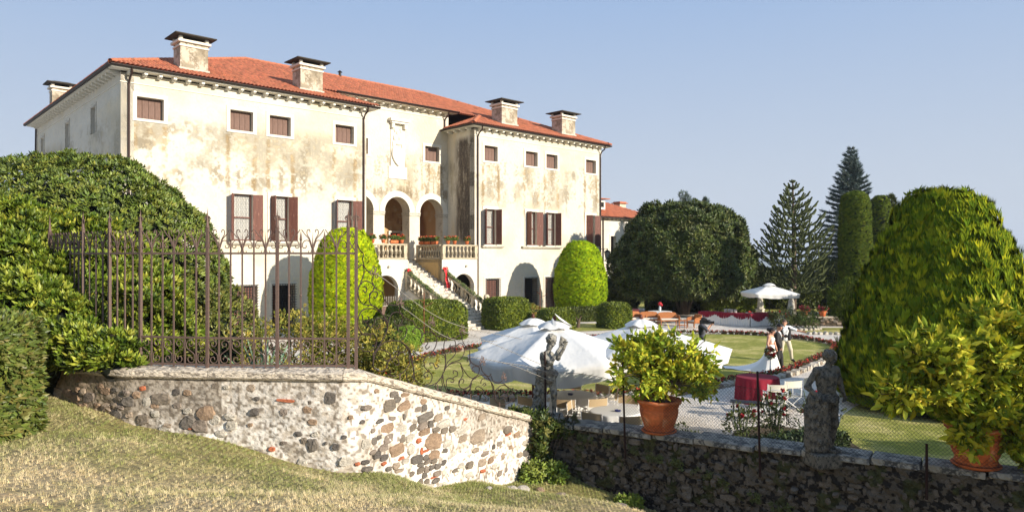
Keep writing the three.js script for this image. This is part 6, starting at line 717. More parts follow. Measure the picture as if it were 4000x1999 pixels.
// ---------- parasols ----------
const canvasM = MP(0xf2f1ee, .95, { map: rep(T.cloth, 1), bumpMap: rep(T.canvasB, .8), bumpScale: .03, transmission: .12, thickness: 0 }), poleM = M(0xc07434, .55, { map: rep(T.wood, 2) });
function parasol(label, [x, z], apex, rim, R, rot, nr, val, sag, group, seed, wood = true) {
  const t = thing('parasol', label, 'parasol', [x, 0, z], rot, group), r = rng(seed), pos = [], idx = [], NS = 14, NRr = 12, NV = 4, cols = nr * NS;
  const edge = (k) => { const j = k % NS, f = j / NS; return Math.cos(Math.PI / nr) / Math.cos(Math.PI / nr - f * 2 * Math.PI / nr) * (1 - .05 * Math.sin(Math.PI * f)); }, tipY = Array.from({ length: nr }, () => (r() - .5) * .12);
  const P = (k, u) => { const kk = k % cols, a = kk / cols * 6.283, f = (kk % NS) / NS, i = Math.floor(kk / NS), dy = lerp(tipY[i], tipY[(i + 1) % nr], f), rad = R * edge(kk) * u; const y = lerp(apex, rim + dy, u ** 1.08) - sag * Math.sin(Math.PI * f) * u * u + .018 * pn(Math.cos(a) * u * 5, Math.sin(a) * u * 5, seed) * (u > .1 ? 1 : 0) - .05 * Math.exp(-(((f > .5 ? 1 - f : f) - .08) ** 2) / .002) * u * .3; return V(Math.cos(a) * rad, y, Math.sin(a) * rad); };
  for (let k = 0; k < cols; k++) { for (let j = 0; j <= NRr; j++) { const p = P(k, Math.max(.02, j / NRr)); pos.push(p.x, p.y, p.z); } const e = P(k, 1), f = (k % NS) / NS; for (let j = 1; j <= NV; j++) { const v = j / NV, w = 1 - .04 * v + .018 * Math.sin(k * 1.9) * v; pos.push(e.x * w, e.y - val * v * (1 + .25 * Math.sin(Math.PI * f)), e.z * w); } }
  const C = NRr + 1 + NV; for (let k = 0; k < cols; k++) for (let j = 0; j < C - 1; j++) { const a = k * C + j, b = ((k + 1) % cols) * C + j; idx.push(a, b, a + 1, b, b + 1, a + 1); }
  const g = new THREE.BufferGeometry(); g.setAttribute('position', new THREE.Float32BufferAttribute(pos, 3)); const uv = []; for (let i = 0; i < pos.length; i += 3) uv.push(pos[i] * .7, pos[i + 2] * .7); g.setAttribute('uv', new THREE.Float32BufferAttribute(uv, 2)); g.setIndex(idx); g.computeVertexNormals(); part(t, 'canopy', g, canvasM);
  // loose vent cap, crumpled on top
  const vp = [], vi = [], VC = 36; for (let k = 0; k < VC; k++) { const a = k / VC * 6.283; for (let j = 0; j <= 5; j++) { const u = Math.max(.03, j / 5), q = .42 * u * (1 + .12 * pn(Math.cos(a) * 2, Math.sin(a) * 2, seed + 9)); vp.push(Math.cos(a) * q, apex + .12 - .17 * u * u + u * .05 * pn(Math.cos(a) * 3, Math.sin(a) * 3, seed) + .018 * u * Math.sin(a * nr), Math.sin(a) * q); } } for (let k = 0; k < VC; k++) for (let j = 0; j < 5; j++) { const a = k * 6 + j, b = ((k + 1) % VC) * 6 + j; vi.push(a, b, a + 1, b, b + 1, a + 1); } const vg = new THREE.BufferGeometry(); vg.setAttribute('position', new THREE.Float32BufferAttribute(vp, 3)); vg.setIndex(vi); vg.computeVertexNormals(); part(t, 'vent_cap', vg, canvasM);
  const pm = wood ? poleM : M(0x2c2a28, .5); part(t, 'pole', [cyl(.035, .032, apex + .06, 0, 0, 0, 12)], pm); if (wood) part(t, 'finial', [lathe([[0, 0], [.03, 0], [.05, .05], [.045, .1], [.02, .14], [0, .15]], 12).translate(0, apex + .1, 0)], pm);
  for (let i = 0; i < nr; i++) { const e = P(i * NS, .98); part(t, 'rib', bar(V(0, apex - .05, 0), V(e.x, e.y - .03, e.z), .012), pm); const m = P(i * NS, .5); part(t, 'strut', bar(V(0, rim - .15, 0), V(m.x, m.y - .04, m.z), .01), pm); }
  part(t, 'base', [cyl(.3, .27, .12, 0, 0, 0, 20)], M(0x6d6a66, .9));
  return t;
}
const PG = 'white garden parasols by the tables';
parasol('white parasol with wooden finial, nearest the steps', [.6, -20.4], 2.55, 2.0, 1.78, .52, 6, .3, .06, PG, 701); const par2 = parasol('large white parasol with flapping vent behind the piping statue', [1.05, -17.7], 2.72, 2.02, 2.15, -1.02, 6, .34, .14, PG, 702); parasol('white parasol with wooden finial behind the lemon tree', [3.35, -18.6], 2.68, 2.06, 2.42, .05, 6, .3, .08, PG, 703);
{ const g = [tube([V(-.12, 2.74, .1), V(-.1, 2.98, .05), V(.02, 3.06, 0), V(.16, 2.92, .05), V(.34, 2.78, .12)], .012, 20, 5)]; const fp = []; const A = [V(-.16, 2.68, .2), V(-.06, 2.92, .12), V(.0, 3.02, .02), V(.16, 2.9, -.06), V(.36, 2.76, -.02)], B = [V(-.05, 2.66, .36), V(.04, 2.78, .3), V(.1, 2.9, .18), V(.24, 2.8, .14), V(.44, 2.72, .2)]; for (let i = 0; i < 4; i++) { const a = A[i], b = A[i + 1], c = B[i], d = B[i + 1]; if (i === 1) continue; fp.push(...a.toArray(), ...c.toArray(), ...b.toArray(), ...b.toArray(), ...c.toArray(), ...d.toArray()); } const o = part(par2, 'vent_flap', [geoOf(fp)], canvasM); o.rotation.y = 1.02; const q = part(par2, 'hub', [cyl(.07, .06, .14, .0, 2.62, .0)], poleM); }
parasol('cream square parasol above the far end of the buffet', [16.6, -46.2], 2.62, 2.08, 2.0, .8, 4, .24, .02, PG, 704, false);
// ---------- tables, cloths, chairs ----------
const whiteClothM = M(0xefeeea, .95, { map: rep(T.cloth, 2) }), redClothM = M(0x8c0f2a, .9, { map: rep(T.cloth, 2) });
function roundTable(tl, cl, [x, z], R, h, drop, m, grp, seed) {
  const t = thing('round_table', tl, 'table', [x, 0, z]); part(t, 'table_top', lathe([[0, h - .03], [R - .02, h - .03], [R - .02, h - .004], [0, h - .004]], 30), M(0xcfc9bd, .7)); part(t, 'leg', [cyl(.04, .04, h - .03, 0, 0, 0, 10), cyl(.28, .04, .06, 0, 0, 0, 14)], M(0x8d8a84, .5));
  const pos = [], idx = [], n = 96, rows = [[.02, 0], [.4, 0], [.8, 0], [.97, 0], [1, -.01], [1.02, -.06], [1.03, -.2], [1.04, -drop * .6], [1.05, -drop]]; for (let k = 0; k < n; k++) { const a = k / n * 6.283; rows.forEach(([q, dy], j) => { const w = j > 4 ? (j - 4) / 4 : 0, rr = R * (q + w * (.06 * Math.sin(a * 9 + seed) + .03 * Math.sin(a * 17 + seed * 2))); pos.push(Math.cos(a) * rr, h + .004 + dy * (1 + .06 * Math.sin(a * 4 + seed)), Math.sin(a) * rr); }); } for (let k = 0; k < n; k++) for (let j = 0; j < rows.length - 1; j++) { const a = k * 9 + j, b = ((k + 1) % n) * 9 + j; idx.push(a, b, a + 1, b, b + 1, a + 1); }
  const g = new THREE.BufferGeometry(); g.setAttribute('position', new THREE.Float32BufferAttribute(pos, 3)); g.setIndex(idx); g.computeVertexNormals(); g.setAttribute('uv', new THREE.Float32BufferAttribute(pos.flatMap((v, i) => i % 3 === 1 ? [] : [v]), 2)); const c = sh(new THREE.Mesh(g, m)); c.name = numbered('tablecloth'); c.position.set(x, 0, z); scene.add(c); tag(c, cl, 'tablecloth', grp);
}
roundTable('round garden table beneath the white parasol, by its pole', 'white round cloth on the table behind the parasol pole', [1.62, -19.1], .6, .75, .4, whiteClothM, 'white tablecloths', 1);
roundTable('round garden table closest to the lemon pot', 'white round cloth on the table beside the lemon pot', [2.45, -17.05], .6, .75, .42, whiteClothM, 'white tablecloths', 3);
roundTable('round table hidden below the crimson cloth', 'crimson cloth falling to the ground over a round table', [7.5, -21.9], .62, .76, .72, redClothM, null, 5);
roundTable('small round table under the dark evergreen', 'grey white cloth on the table with the flower vase', [10.0, -48.4], .8, .75, .6, whiteClothM, null, 7);
roundTable('small round table in the shade by the hedge', 'dark red cloth on the shaded table by the hedge', [8.1, -50.2], .8, .78, .6, M(0x4a1016, .9), null, 9);
{ const t = thing('flower_vase', 'glass vase of red flowers on the shaded table', 'vase', [10.0, .76, -48.4]); part(t, 'vase', lathe([[0, 0], [.07, 0], [.09, .2], [.06, .34], [.07, .36]], 12), M(0xc9d2d4, .2)); part(t, 'flowers', [new THREE.IcosahedronGeometry(.14, 1).translate(0, .5, 0), new THREE.IcosahedronGeometry(.09, 1).translate(.1, .42, .05)], roseM); }
for (const [x, z, l] of [[1.55, -19.0, 'small blue ashtray on the cloth by the parasol pole'], [2.5, -16.95, 'small blue ashtray on the cloth beside the lemon pot']]) { const t = thing('ashtray', l, 'ashtray', [x, .757, z]); part(t, 'dish', lathe([[0, 0], [.07, 0], [.08, .04], [.065, .04], [.06, .012], [0, .012]], 6), M(0x1d2a66, .3)); part(t, 'cigarette', bar(V(.0, .045, 0), V(.1, .05, .03), .005), whiteClothM); }
function chairProto(name, fabric, frame) {
  const t = new THREE.Group(); t.name = name; const tb = (a, b, r = .012) => bar(V(...a), V(...b), r, r, 8);
  for (const s of [-1, 1]) { part(t, 'arm_rest', rbx(.05, .022, .46, s * .27, .64, 0, .008), frame); part(t, 'back_post', tb([s * .27, .42, -.2], [s * .27, .9, -.25]), frame); part(t, 'arm_post', [tb([s * .27, .42, .2], [s * .27, .64, .2]), tb([s * .27, .42, -.22], [s * .27, .42, .22])], frame); part(t, 'foot_bar', tb([s * .26, .015, -.24], [s * .26, .015, .24]), frame); }
  for (const z of [.2, -.2]) { part(t, 'leg', tb([-.27, .42, z], [.26, .015, z]), frame); part(t, 'leg', tb([.27, .42, z + .015], [-.26, .015, z + .015]), frame); }
  const seat = new THREE.PlaneGeometry(.54, .42, 8, 1).rotateX(-Math.PI / 2), p = seat.attributes.position; for (let i = 0; i < p.count; i++) p.setY(i, -.035 * (1 - (p.getX(i) / .27) ** 2)); seat.computeVertexNormals(); seat.translate(0, .43, 0); part(t, 'seat', seat, fabric);
  const bk = new THREE.BoxGeometry(.56, .2, .008, 8, 1, 1), q = bk.attributes.position; for (let i = 0; i < q.count; i++) q.setZ(i, q.getZ(i) - .04 * (1 - (q.getX(i) / .28) ** 2)); bk.computeVertexNormals(); bk.rotateX(-.1).translate(0, .79, -.235); part(t, 'backrest', bk, fabric); return t;
}
const beigeM = M(0xc9b18c, .9, { map: rep(T.cloth, 3) }), offM = M(0xe6e0cf, .9, { map: rep(T.cloth, 3) }), whiteFrameM = M(0xe9e6df, .45);
function setChairs(proto, list, grp) { list.forEach(([x, z, tx, tz, lab], i) => { const c = proto.clone(); c.name = numbered(proto.name); scene.add(c); c.position.set(x, 0, z); c.rotation.y = Math.atan2(tx - x, tz - z); tag(c, lab, 'chair', grp); }); }
setChairs(chairProto('director_chair', beigeM, whiteFrameM), [[1.66, -19.95, 1.62, -19.1, 'beige folding chair behind the farther white table, seen over its top'], [2.3, -19.6, 1.62, -19.1, 'beige folding chair behind the farther white table, on its lemon tree side'], [2.5, -18.85, 1.62, -19.1, 'beige folding chair seen edge-on beside the farther white table'], [2.05, -18.05, 1.62, -19.1, 'beige folding chair with lit back between the two white tables'], [1.35, -17.95, 1.62, -19.1, 'beige folding chair next to the orange parasol pole'], [1.62, -17.3, 2.45, -17.05, 'beige folding chair turned sideways near the parasol pole'], [2.85, -17.95, 2.45, -17.05, 'beige folding chair behind the nearer white table, half hidden by leaves'], [1.95, -16.4, 2.45, -17.05, 'beige folding chair with its back to the dark wall'], [2.6, -16.1, 2.45, -17.05, 'beige folding chair close to the lemon pot'], [.5, -18.2, 1.3, -19, 'beige folding chair left of the piping statue'], [-.2, -18.0, .7, -19, 'beige folding chair below the end of the scrollwork']], 'beige folding chairs round the white tables');
setChairs(chairProto('director_chair', offM, whiteFrameM), [[7.35, -20.0, 7.45, -21.5, 'white folding chair nearest the crimson table'], [7.95, -20.6, 7.7, -21.8, 'white folding chair in the middle of the row by the crimson table'], [8.55, -21.2, 7.9, -22, 'white folding chair farthest along the row, with a sunlit back']], 'white folding chairs beside the crimson table');
{ const t = thing('garden_bench', 'dark iron garden bench before the crimson table', 'bench', [6.55, 0, -19.6], -.35), bm = M(0x23242a, .6); for (let i = 0; i < 5; i++) part(t, 'slat', rbx(1.1, .02, .06, 0, .44, -.16 + i * .08, .004), bm); for (const s of [-1, 1]) for (const z of [-.18, .18]) part(t, 'leg', tube([V(s * .48, .44, z), V(s * .46, .2, z * 1.1), V(s * .54, 0, z * 1.3)], .014, 8, 6), bm); part(t, 'brace', bar(V(-.47, .2, 0), V(.47, .2, 0), .008), bm); }
{ const t = thing('tube_chair', 'white tubular metal armchair among the roses', 'chair', [6.9, 0, -18.9], -.5), m = whiteFrameM; for (const s of [-1, 1]) part(t, 'side_frame', tube([V(s * .25, 0, .24), V(s * .25, .55, .22), V(s * .25, .62, .1), V(s * .25, .62, -.15), V(s * .25, .3, -.2), V(s * .25, 0, -.26)], .013, 26, 6), m); for (let i = 0; i < 5; i++) part(t, 'slat', rbx(.5, .012, .06, 0, .4, -.16 + i * .085, .004), m); part(t, 'backrest', [tube([V(-.25, .42, -.2), V(-.24, .8, -.28), V(.24, .8, -.28), V(.25, .42, -.2)], .013, 20, 6)], m); }
// ---------- buffet ----------
const plateG = lathe([[0, 0], [.07, 0], [.1, .018], [.1, .022], [0, .012]], 16), plateM = M(0xf2efe8, .35);
{
  const ang = -Math.atan2(2.35, 2.65), t = thing('buffet_table', 'long buffet table in the shade beneath the magnolia', 'table', [12.4, 0, -47.65], ang), L = 3.55, W = .95, h = .8; part(t, 'table_top', bx(L, .04, W, L / 2, h - .03, -W / 2), M(0x9a8c74, .8)); for (const [x, z] of [[.1, -.1], [L - .1, -.1], [.1, -W + .1], [L - .1, -W + .1]]) part(t, 'leg', cyl(.03, .03, h - .05, x, 0, z), M(0x777777, .6));
  const skirt = (Lx, Wz, hh, y0, m, name, lab, cat, pos, a, scal = 0) => { const pts = []; const per = [[0, 0], [Lx, 0], [Lx, -Wz], [0, -Wz], [0, 0]]; const P = [], I = []; let cnt = 0; for (let s = 0; s < 4; s++) { const [x0, z0] = per[s], [x1, z1] = per[s + 1], n = Math.ceil(Math.hypot(x1 - x0, z1 - z0) / .05); for (let i = 0; i <= n; i++) { const u = i / n, x = lerp(x0, x1, u), z = lerp(z0, z1, u), dl = Math.hypot(x1 - x0, z1 - z0) * u, nx = s === 1 ? 1 : s === 3 ? -1 : 0, nz = s === 0 ? 1 : s === 2 ? -1 : 0, dr = scal ? -scal * (.35 + .65 * Math.abs(Math.sin(dl * Math.PI / 1.18))) : -hh; for (let j = 0; j <= 4; j++) { const v = j / 4, o = v * (.012 + .03 * v) * Math.sin(dl * 38 + s) + .012 + v * .02; P.push(x + nx * o, y0 + dr * v, z + nz * o); } if (i) { const b = cnt * 5; for (let j = 0; j < 4; j++) I.push(b - 5 + j, b + j, b - 4 + j, b + j, b + 1 + j, b - 4 + j); } cnt++; } }
    const k = P.length / 3; P.push(-.012, y0, .012, Lx + .012, y0, .012, Lx + .012, y0, -Wz - .012, -.012, y0, -Wz - .012); I.push(k, k + 1, k + 2, k, k + 2, k + 3); const g = new THREE.BufferGeometry(); g.setAttribute('position', new THREE.Float32BufferAttribute(P, 3)); g.setIndex(I); const g2 = g.toNonIndexed(); g2.computeVertexNormals(); const c = sh(new THREE.Mesh(g2, m)); c.name = numbered(name); c.position.set(...pos); c.rotation.y = a; scene.add(c); tag(c, lab, cat); };
  skirt(L, W, .78, h, whiteClothM, 'table_skirt', 'white pleated skirt round the long buffet table', 'tablecloth', [12.4, 0, -47.65], ang); skirt(L + .02, W + .02, 0, h + .012, redClothM, 'swag_cloth', 'burgundy swagged cloth over the long buffet table', 'tablecloth', [12.4, 0, -47.65 + .01], ang, .36);
  const t2 = thing('buffet_table', 'square buffet table end in the sun beside the roses', 'table', [15.05, 0, -45.2], .32); part(t2, 'table_top', bx(1.75, .04, 1.1, .88, h - .01, -.55), M(0x9a8c74, .8)); for (const [x, z] of [[.1, -.1], [1.6, -.1], [.1, -1], [1.6, -1]]) part(t2, 'leg', cyl(.03, .03, h - .02, x, 0, z), M(0x777777, .6)); skirt(1.75, 1.1, .78, h + .02, whiteClothM, 'table_skirt', 'white pleated skirt round the sunlit buffet end', 'tablecloth', [15.05, 0, -45.2], .32); skirt(1.78, 1.13, 0, h + .034, redClothM, 'swag_cloth', 'crimson corner cloth over the sunlit buffet end', 'tablecloth', [15.04, 0, -45.18], .32, .5);
  t.updateMatrixWorld(true); for (let i = 0; i < 4; i++) { const p = t.localToWorld(V(1.75 + i * .22, h + .014, -.35 - (i % 2) * .06)), c = thing('plate_stack', ['stack of white plates, the leftmost on the buffet', 'stack of white plates, second along the buffet', 'stack of white plates, third along the buffet', 'stack of white plates at the end of the row'][i], 'plates', [p.x, p.y, p.z], 0, 'plate stacks on the buffet'); for (let k = 0; k < 9; k++) part(c, 'plate', plateG, plateM).position.y = k * .024; }
  const f = t2.localToWorld(V(.3, h + .04, -.5)); const bq = thing('food_platter', 'platter with a red garnish on the sunlit buffet end', 'platter', [f.x, f.y, f.z]); part(bq, 'dish', lathe([[0, 0], [.2, 0], [.26, .03], [0, .02]], 18), plateM); part(bq, 'garnish', [new THREE.IcosahedronGeometry(.09, 1).translate(0, .06, 0), new THREE.IcosahedronGeometry(.06, 1).translate(.1, .05, .03)], M(0xc8402c, .6));
}
// ---------- wicker furniture ----------
const wickM = M(0xffffff, .75, { map: rep(T.wicker, 2), bumpMap: T.grain, bumpScale: .006 }), cushM = M(0xe9e2d2, .95, { map: rep(T.cloth, 2) });
function wicker(name, label, [x, z], turn, w, grp) { const t = thing(name, label, w > .9 ? 'sofa' : 'armchair', [x, 0, z], turn, grp), s = new THREE.Shape(); s.moveTo(-w / 2, 0); s.lineTo(-w / 2, .3); s.quadraticCurveTo(-w / 2, .48, -w / 2 + .2, .48); s.quadraticCurveTo(0, .54, w / 2 - .2, .48); s.quadraticCurveTo(w / 2, .48, w / 2, .3); s.lineTo(w / 2, 0); part(t, 'backrest', boxUV(new THREE.ExtrudeGeometry(s, { depth: .05, bevelEnabled: true, bevelSize: .015, bevelThickness: .015, bevelSegments: 1 }).rotateX(-.18).translate(0, .32, -.3)), wickM); part(t, 'seat', boxUV(rbx(w, .08, .6, 0, .32, 0, .03)), wickM); part(t, 'cushion', rbx(w - .1, .08, .54, 0, .4, .02, .035), cushM); for (const q of [-1, 1]) { part(t, 'arm_rest', [tube([V(q * w / 2, .66, -.3), V(q * (w / 2 + .03), .62, 0), V(q * (w / 2 + .02), .56, .28), V(q * w / 2, .34, .32)], .032, 18, 7), boxUV(bx(.03, .24, .5, q * w / 2, .46, 0))], wickM); for (const z2 of [-.26, .28]) part(t, 'leg', cyl(.028, .032, .32, q * (w / 2 - .04), 0, z2, 8), wickM); } return t; }
wicker('wicker_sofa', 'wicker sofa partly behind the hedge, leftmost of the three', [8.15, -47.1], .5, 1.15, 'wicker sofas under the magnolia'); wicker('wicker_sofa', 'wicker sofa in the middle of the row of three', [9.05, -46.9], .12, 1.2, 'wicker sofas under the magnolia'); wicker('wicker_sofa', 'wicker sofa beside the little wicker table', [10.15, -46.4], .1, 1.25, 'wicker sofas under the magnolia'); wicker('wicker_armchair', 'wicker armchair turned sideways behind the cameraman', [11.45, -45.0], -1.0, .62);
{ const t = thing('wicker_table', 'small square wicker table between sofa and armchair', 'table', [10.55, 0, -44.4], .1); part(t, 'table_top', boxUV(rbx(.55, .05, .5, 0, .5, 0, .01)), wickM); for (const [a, b] of [[-1, -1], [1, -1], [-1, 1], [1, 1]]) part(t, 'leg', cyl(.022, .025, .48, a * .23, 0, b * .2, 8), wickM); part(t, 'shelf', boxUV(rbx(.46, .03, .4, 0, .2, 0, .01)), wickM); const a = thing('ashtray', 'white ashtray on the little wicker table', 'ashtray', [10.55, .53, -44.4]); part(a, 'dish', lathe([[0, 0], [.07, 0], [.08, .035], [.06, .035], [0, .01]], 12), plateM); }
// ---------- flower boxes on the terrace rail, ribbons, garlands ----------
function geranium(label, lx, lz, w, n, seed, turn = 0) { const p = vW(lx, 5.31, lz), t = thing('geranium_planter', label, 'plant pot', [p.x, p.y, p.z], .751 + turn, 'geraniums on the terrace balustrade'); const g = w > .45 ? rbx(w, .2, .2, 0, .1, 0, .02) : lathe([[0, 0], [.1, 0], [.14, .2], [.155, .2], [.155, .23], [.12, .23], [.1, .18], [0, .18]], 14); part(t, 'pot', w > .45 ? boxUV(g) : g, terraM); const r = rng(seed), lf = [], fl = []; for (let i = 0; i < n; i++) lf.push({ p: V((r() - .5) * w * 1.05, .22 + r() * .2, (r() - .5) * .3), q: qTo(V(r() - .5, .8, r() - .5).normalize(), r() * 6), s: .9 + r() * .7, c: jit([.1, .15, .03], r) }); for (let i = 0; i < n * .4; i++) fl.push({ p: V((r() - .5) * w * 1.1, .34 + r() * .2, (r() - .5) * .3), q: qTo(V(r() - .5, .8, r() - .5).normalize(), r() * 6), s: 1.1 + r(), c: jit(r() < .8 ? [.6, .06, .025] : [.6, .25, .12], r) }); inst(t, 'foliage', LG.olive, leafM, lf); inst(t, 'blossoms', LG.petal, leafM, fl); }
[['geranium pot at the rail end nearest the golden thuja', 14.35, .17, .32, 50], ['geranium pot between the first pier and the middle planters', 15.15, .17, .4, 60], ['geranium planter left of the steps, second from the stair pier', 15.95, .17, .6, 90], ['geranium planter closest to the steps on the left rail', 16.55, .17, .42, 70]].forEach(([l, x, z, w, n], i) => geranium(l, x, z, w, n, 800 + i));
[['geranium planter deepest along the stairwell rail', 19.89, -2.2, .6, 80], ['geranium planter in the middle of the stairwell rail', 19.89, -1.45, .6, 90], ['geranium planter near the corner of the stairwell rail', 19.89, -.7, .6, 90]].forEach(([l, x, z, w, n], i) => geranium(l, x, z, w, n, 810 + i, Math.PI / 2));
[['red geranium pot at the stair corner of the front rail', 20.35, .17, .42, 90], ['red geranium pot second from the stair corner', 20.95, .17, .4, 80], ['lone geranium pot near the far wing', 22.05, .17, .36, 60]].forEach(([l, x, z, w, n], i) => geranium(l, x, z, w, n, 820 + i));
{ const p = vW(SX1 - .1, 3.6, TZ + .45), t = thing('red_ribbon', 'long red ribbon bow hanging from the stair pier', 'ribbon', [p.x, p.y, p.z], .751), rm = M(0xd4101a, .6); const pos = [], rows = 14; for (let i = 0; i < rows; i++) for (const s of [-1, 1]) pos.push([s * (.07 + i * .006 + .02 * Math.sin(i * 1.3)), -i * .11, .05 + i * .03 + .04 * Math.sin(i * .8 + s)]); const tri = []; for (let i = 0; i < rows - 1; i++) { const a = pos[i * 2], b = pos[i * 2 + 1], c = pos[i * 2 + 2], d = pos[i * 2 + 3]; tri.push(...a, ...c, ...b, ...b, ...c, ...d); } part(t, 'tail', geoOf(tri), rm); part(t, 'bow', [new THREE.TorusGeometry(.1, .045, 6, 14).scale(1, .7, .5).translate(-.1, .06, .06), new THREE.TorusGeometry(.1, .045, 6, 14).scale(1, .7, .5).translate(.1, .06, .06), new THREE.SphereGeometry(.06, 8, 6).translate(0, .04, .1)], rm); part(t, 'trailing_end', [geoOf([-.1, -1.42, .5, -.42, -1.36, .55, -.4, -1.44, .75, -.1, -1.42, .5, -.4, -1.44, .75, -.05, -1.45, .7])], rm); }
{ const p = vW(SX0 - .1, 3.55, TZ + .25), t = thing('red_bow', 'red flower bow on the garland at the near stair rail', 'ribbon', [p.x, p.y, p.z], .751); part(t, 'bow', [new THREE.IcosahedronGeometry(.13, 1), new THREE.IcosahedronGeometry(.09, 1).translate(.1, -.06, .05), new THREE.IcosahedronGeometry(.08, 1).translate(-.09, -.03, .06)], M(0xd4101a, .6)); }
for (const [x, l] of [[SX0 - .1, 'leafy garland laid along the near stair rail'], [SX1 + .12, 'leafy garland laid along the far stair rail']]) { const t = thing('garland', l, 'garland', [-19.41, 0, -35.5], .751), r = rng(x * 10 | 0), lf = []; for (let i = 0; i < 420; i++) { const u = r() ** 1.4; lf.push({ p: V(x + (r() - .5) * .24, lerp(3.42, 1.5, u) + r() * .07 + (u < .08 ? .15 * r() : 0), lerp(TZ + .1, 4.6, u)), q: qTo(V(r() - .5, .7, r() - .5).normalize(), r() * 6), s: .7 + r() * .6, c: jit(r() < .2 ? [.35, .32, .16] : [.12, .17, .05], r) }); } inst(t, 'leaves', LG.olive, leafM, lf); }
// ---------- rear garden: low wall, rusty stakes, pots ----------
{ const t = thing('low_wall', 'low rubble wall with pale coping behind the young tree', 'wall', [18.0, 0, -46.4], -.18), r = rng(66); part(t, 'core', boxUV(bx(8, .52, .36, 4, .26, 0)), M(0x6c6253, .95, { map: rep(T.stone, 1) })); for (let i = 0; i < 110; i++) { const o = part(t, 'stone', stoneShapes[i % 14], rockM[[0, 1, 5, 6, 7][i % 5]]); o.position.set(r() * 7.9, .05 + r() * .45, .17); o.scale.set(.2 + r() * .15, .12 + r() * .06, .08); } for (let x = 0; x < 8; x += 1) part(t, 'coping_stone', boxUV(rbx(.98, .09, .48, x + .5, .56, 0, .015)), copeM()); }
for (const [x, z, l] of [[18.9, -46.3, 'dark flower pot on the low wall beside the statue'], [20.0, -46.1, 'dark flower pot in the middle of the low wall'], [22.6, -45.6, 'flower pot with pink blooms at the end of the low wall']]) { const t = thing('flower_pot', l, 'plant pot', [x, .61, z], 0, 'flower pots on the low wall'); part(t, 'pot', lathe([[0, 0], [.16, 0], [.24, .3], [.26, .3], [.26, .34], [.2, .34], [0, .3]], 14), terraM); const r = rng(x * 10 | 0), lf = []; for (let i = 0; i < 60; i++) lf.push({ p: V((r() - .5) * .5, .32 + r() * .2, (r() - .5) * .5), q: qTo(V(r() - .5, .8, r() - .5).normalize(), r() * 6), s: 1 + r(), c: jit(r() < .5 ? [.3, .04, .05] : [.06, .09, .02], r) }); inst(t, 'foliage', LG.olive, leafM, lf); }
for (const [x, z, h, l] of [[-4.45, -36.2, 2.6, 'thin rusty stake before the hedge left of the steps'], [1.75, -44.6, 2.6, 'thin rusty stake with hooked arms by the doorway']]) { const t = thing('rusty_stake', l, 'stake', [x, 0, z]); part(t, 'rod', bar(V(0, -.1, 0), V(0, h, 0), .022), M(0x7a4028, .9)); part(t, 'arm', [tube([V(0, h - .7, 0), V(.25, h - .6, 0), V(.45, h - .45, .05)], .015, 8, 5), tube([V(0, h - .5, 0), V(-.2, h - .35, 0)], .015, 6, 5)], M(0x7a4028, .9)); }
{ const t = thing('garden_rock', 'rounded brown rock by the small clipped ball', 'stone', [-6.1, .02, -33.8]); const g = new THREE.IcosahedronGeometry(.36, 2); g.scale(1, .7, .8); part(t, 'rock', g, rockM[1]); const t2 = thing('garden_rock', 'pale boulder beside the red border near the steps', 'stone', [-2.6, .02, -33.6]); const g2 = new THREE.IcosahedronGeometry(.42, 2), p = g2.attributes.position; for (let i = 0; i < p.count; i++) { const q = 1 + .2 * pn(p.getX(i) * 3, p.getY(i) * 3, p.getZ(i) * 3); p.setXYZ(i, p.getX(i) * q, p.getY(i) * q * .7, p.getZ(i) * q); } part(t2, 'rock', g2, rockM[6]); }
// ivy where the two walls meet
{ const t = thing('ivy', 'ivy and wisteria tangle over the wall corner below the piping statue', 'ivy', [.7, 0, -15.2]); lobes(t, 'foliage', [[-.14, .88, .05, .32, .18, .2], [.35, .8, .14, .45, .1, .16], [-.02, .42, .24, .17, .4, .1], [-.5, 1.12, .15, .28, .14, .2]], 620, LG.broad, leafM, [[.06, .09, .018], [.1, .13, .025], [.2, .19, .05], [.035, .055, .012]], 411, { lump: .25, deep: .3, size: [.6, 1.0], wild: 1.2, coreK: .5, f: 3 }); const l = []; for (let i = 0; i < 7; i++) l.push(tube([V(-.1 + i * .03, -.2, .2), V(-.2 + i * .08, .5, .2), V(-.4 + i * .18, 1.1, .05)], .014, 10, 5)); part(t, 'stem', l, barkM); }
for (const [x, z, h, s, l] of [[.35, -14.6, .35, 421, 'weeds sprouting at the foot of the wall corner'], [.9, -14.7, .3, 422, 'weeds below the dark wall near the corner'], [2.3, -14.0, .22, 423, 'low weeds below the lemon pot wall']]) { const t = thing('weeds', l, 'weeds', [x, bankH(x, z), z]); lobes(t, 'foliage', [[0, h * .4, 0, .28, h * .55, .2]], 160, LG.small, leafM, [[.16, .22, .03], [.22, .27, .05]], s, { lump: .2, deep: .2, coreK: 0, size: [1, 1.6], wild: 1 }); }
{ const r = rng(77), lf = []; for (let i = 0; i < 420; i++) { const c = Math.floor(r() * 30), s = .3 + ((c * 0.618) % 1) * 10 + (r() - .5) * .2, f = lineAt(rLine, s), y = lerp(bankH(f.x, f.z) + .2, f.y - .2, (c * .381) % 1) + (r() - .5) * .16; lf.push({ p: V(f.x + f.nx * (.06 + r() * .05), y, f.z + f.nz * (.06 + r() * .05)), q: qTo(V(f.nx + (r() - .5), .3 + r(), f.nz).normalize(), r() * 6), s: .35 + r() * .5, c: jit([.09, .105, .03], r) }); } const o = inst(null, 'wall_moss', LG.small, leafM, lf); tag(o, 'small tufts of green moss and weeds growing in the dark wall joints', 'moss', null, 'stuff'); }
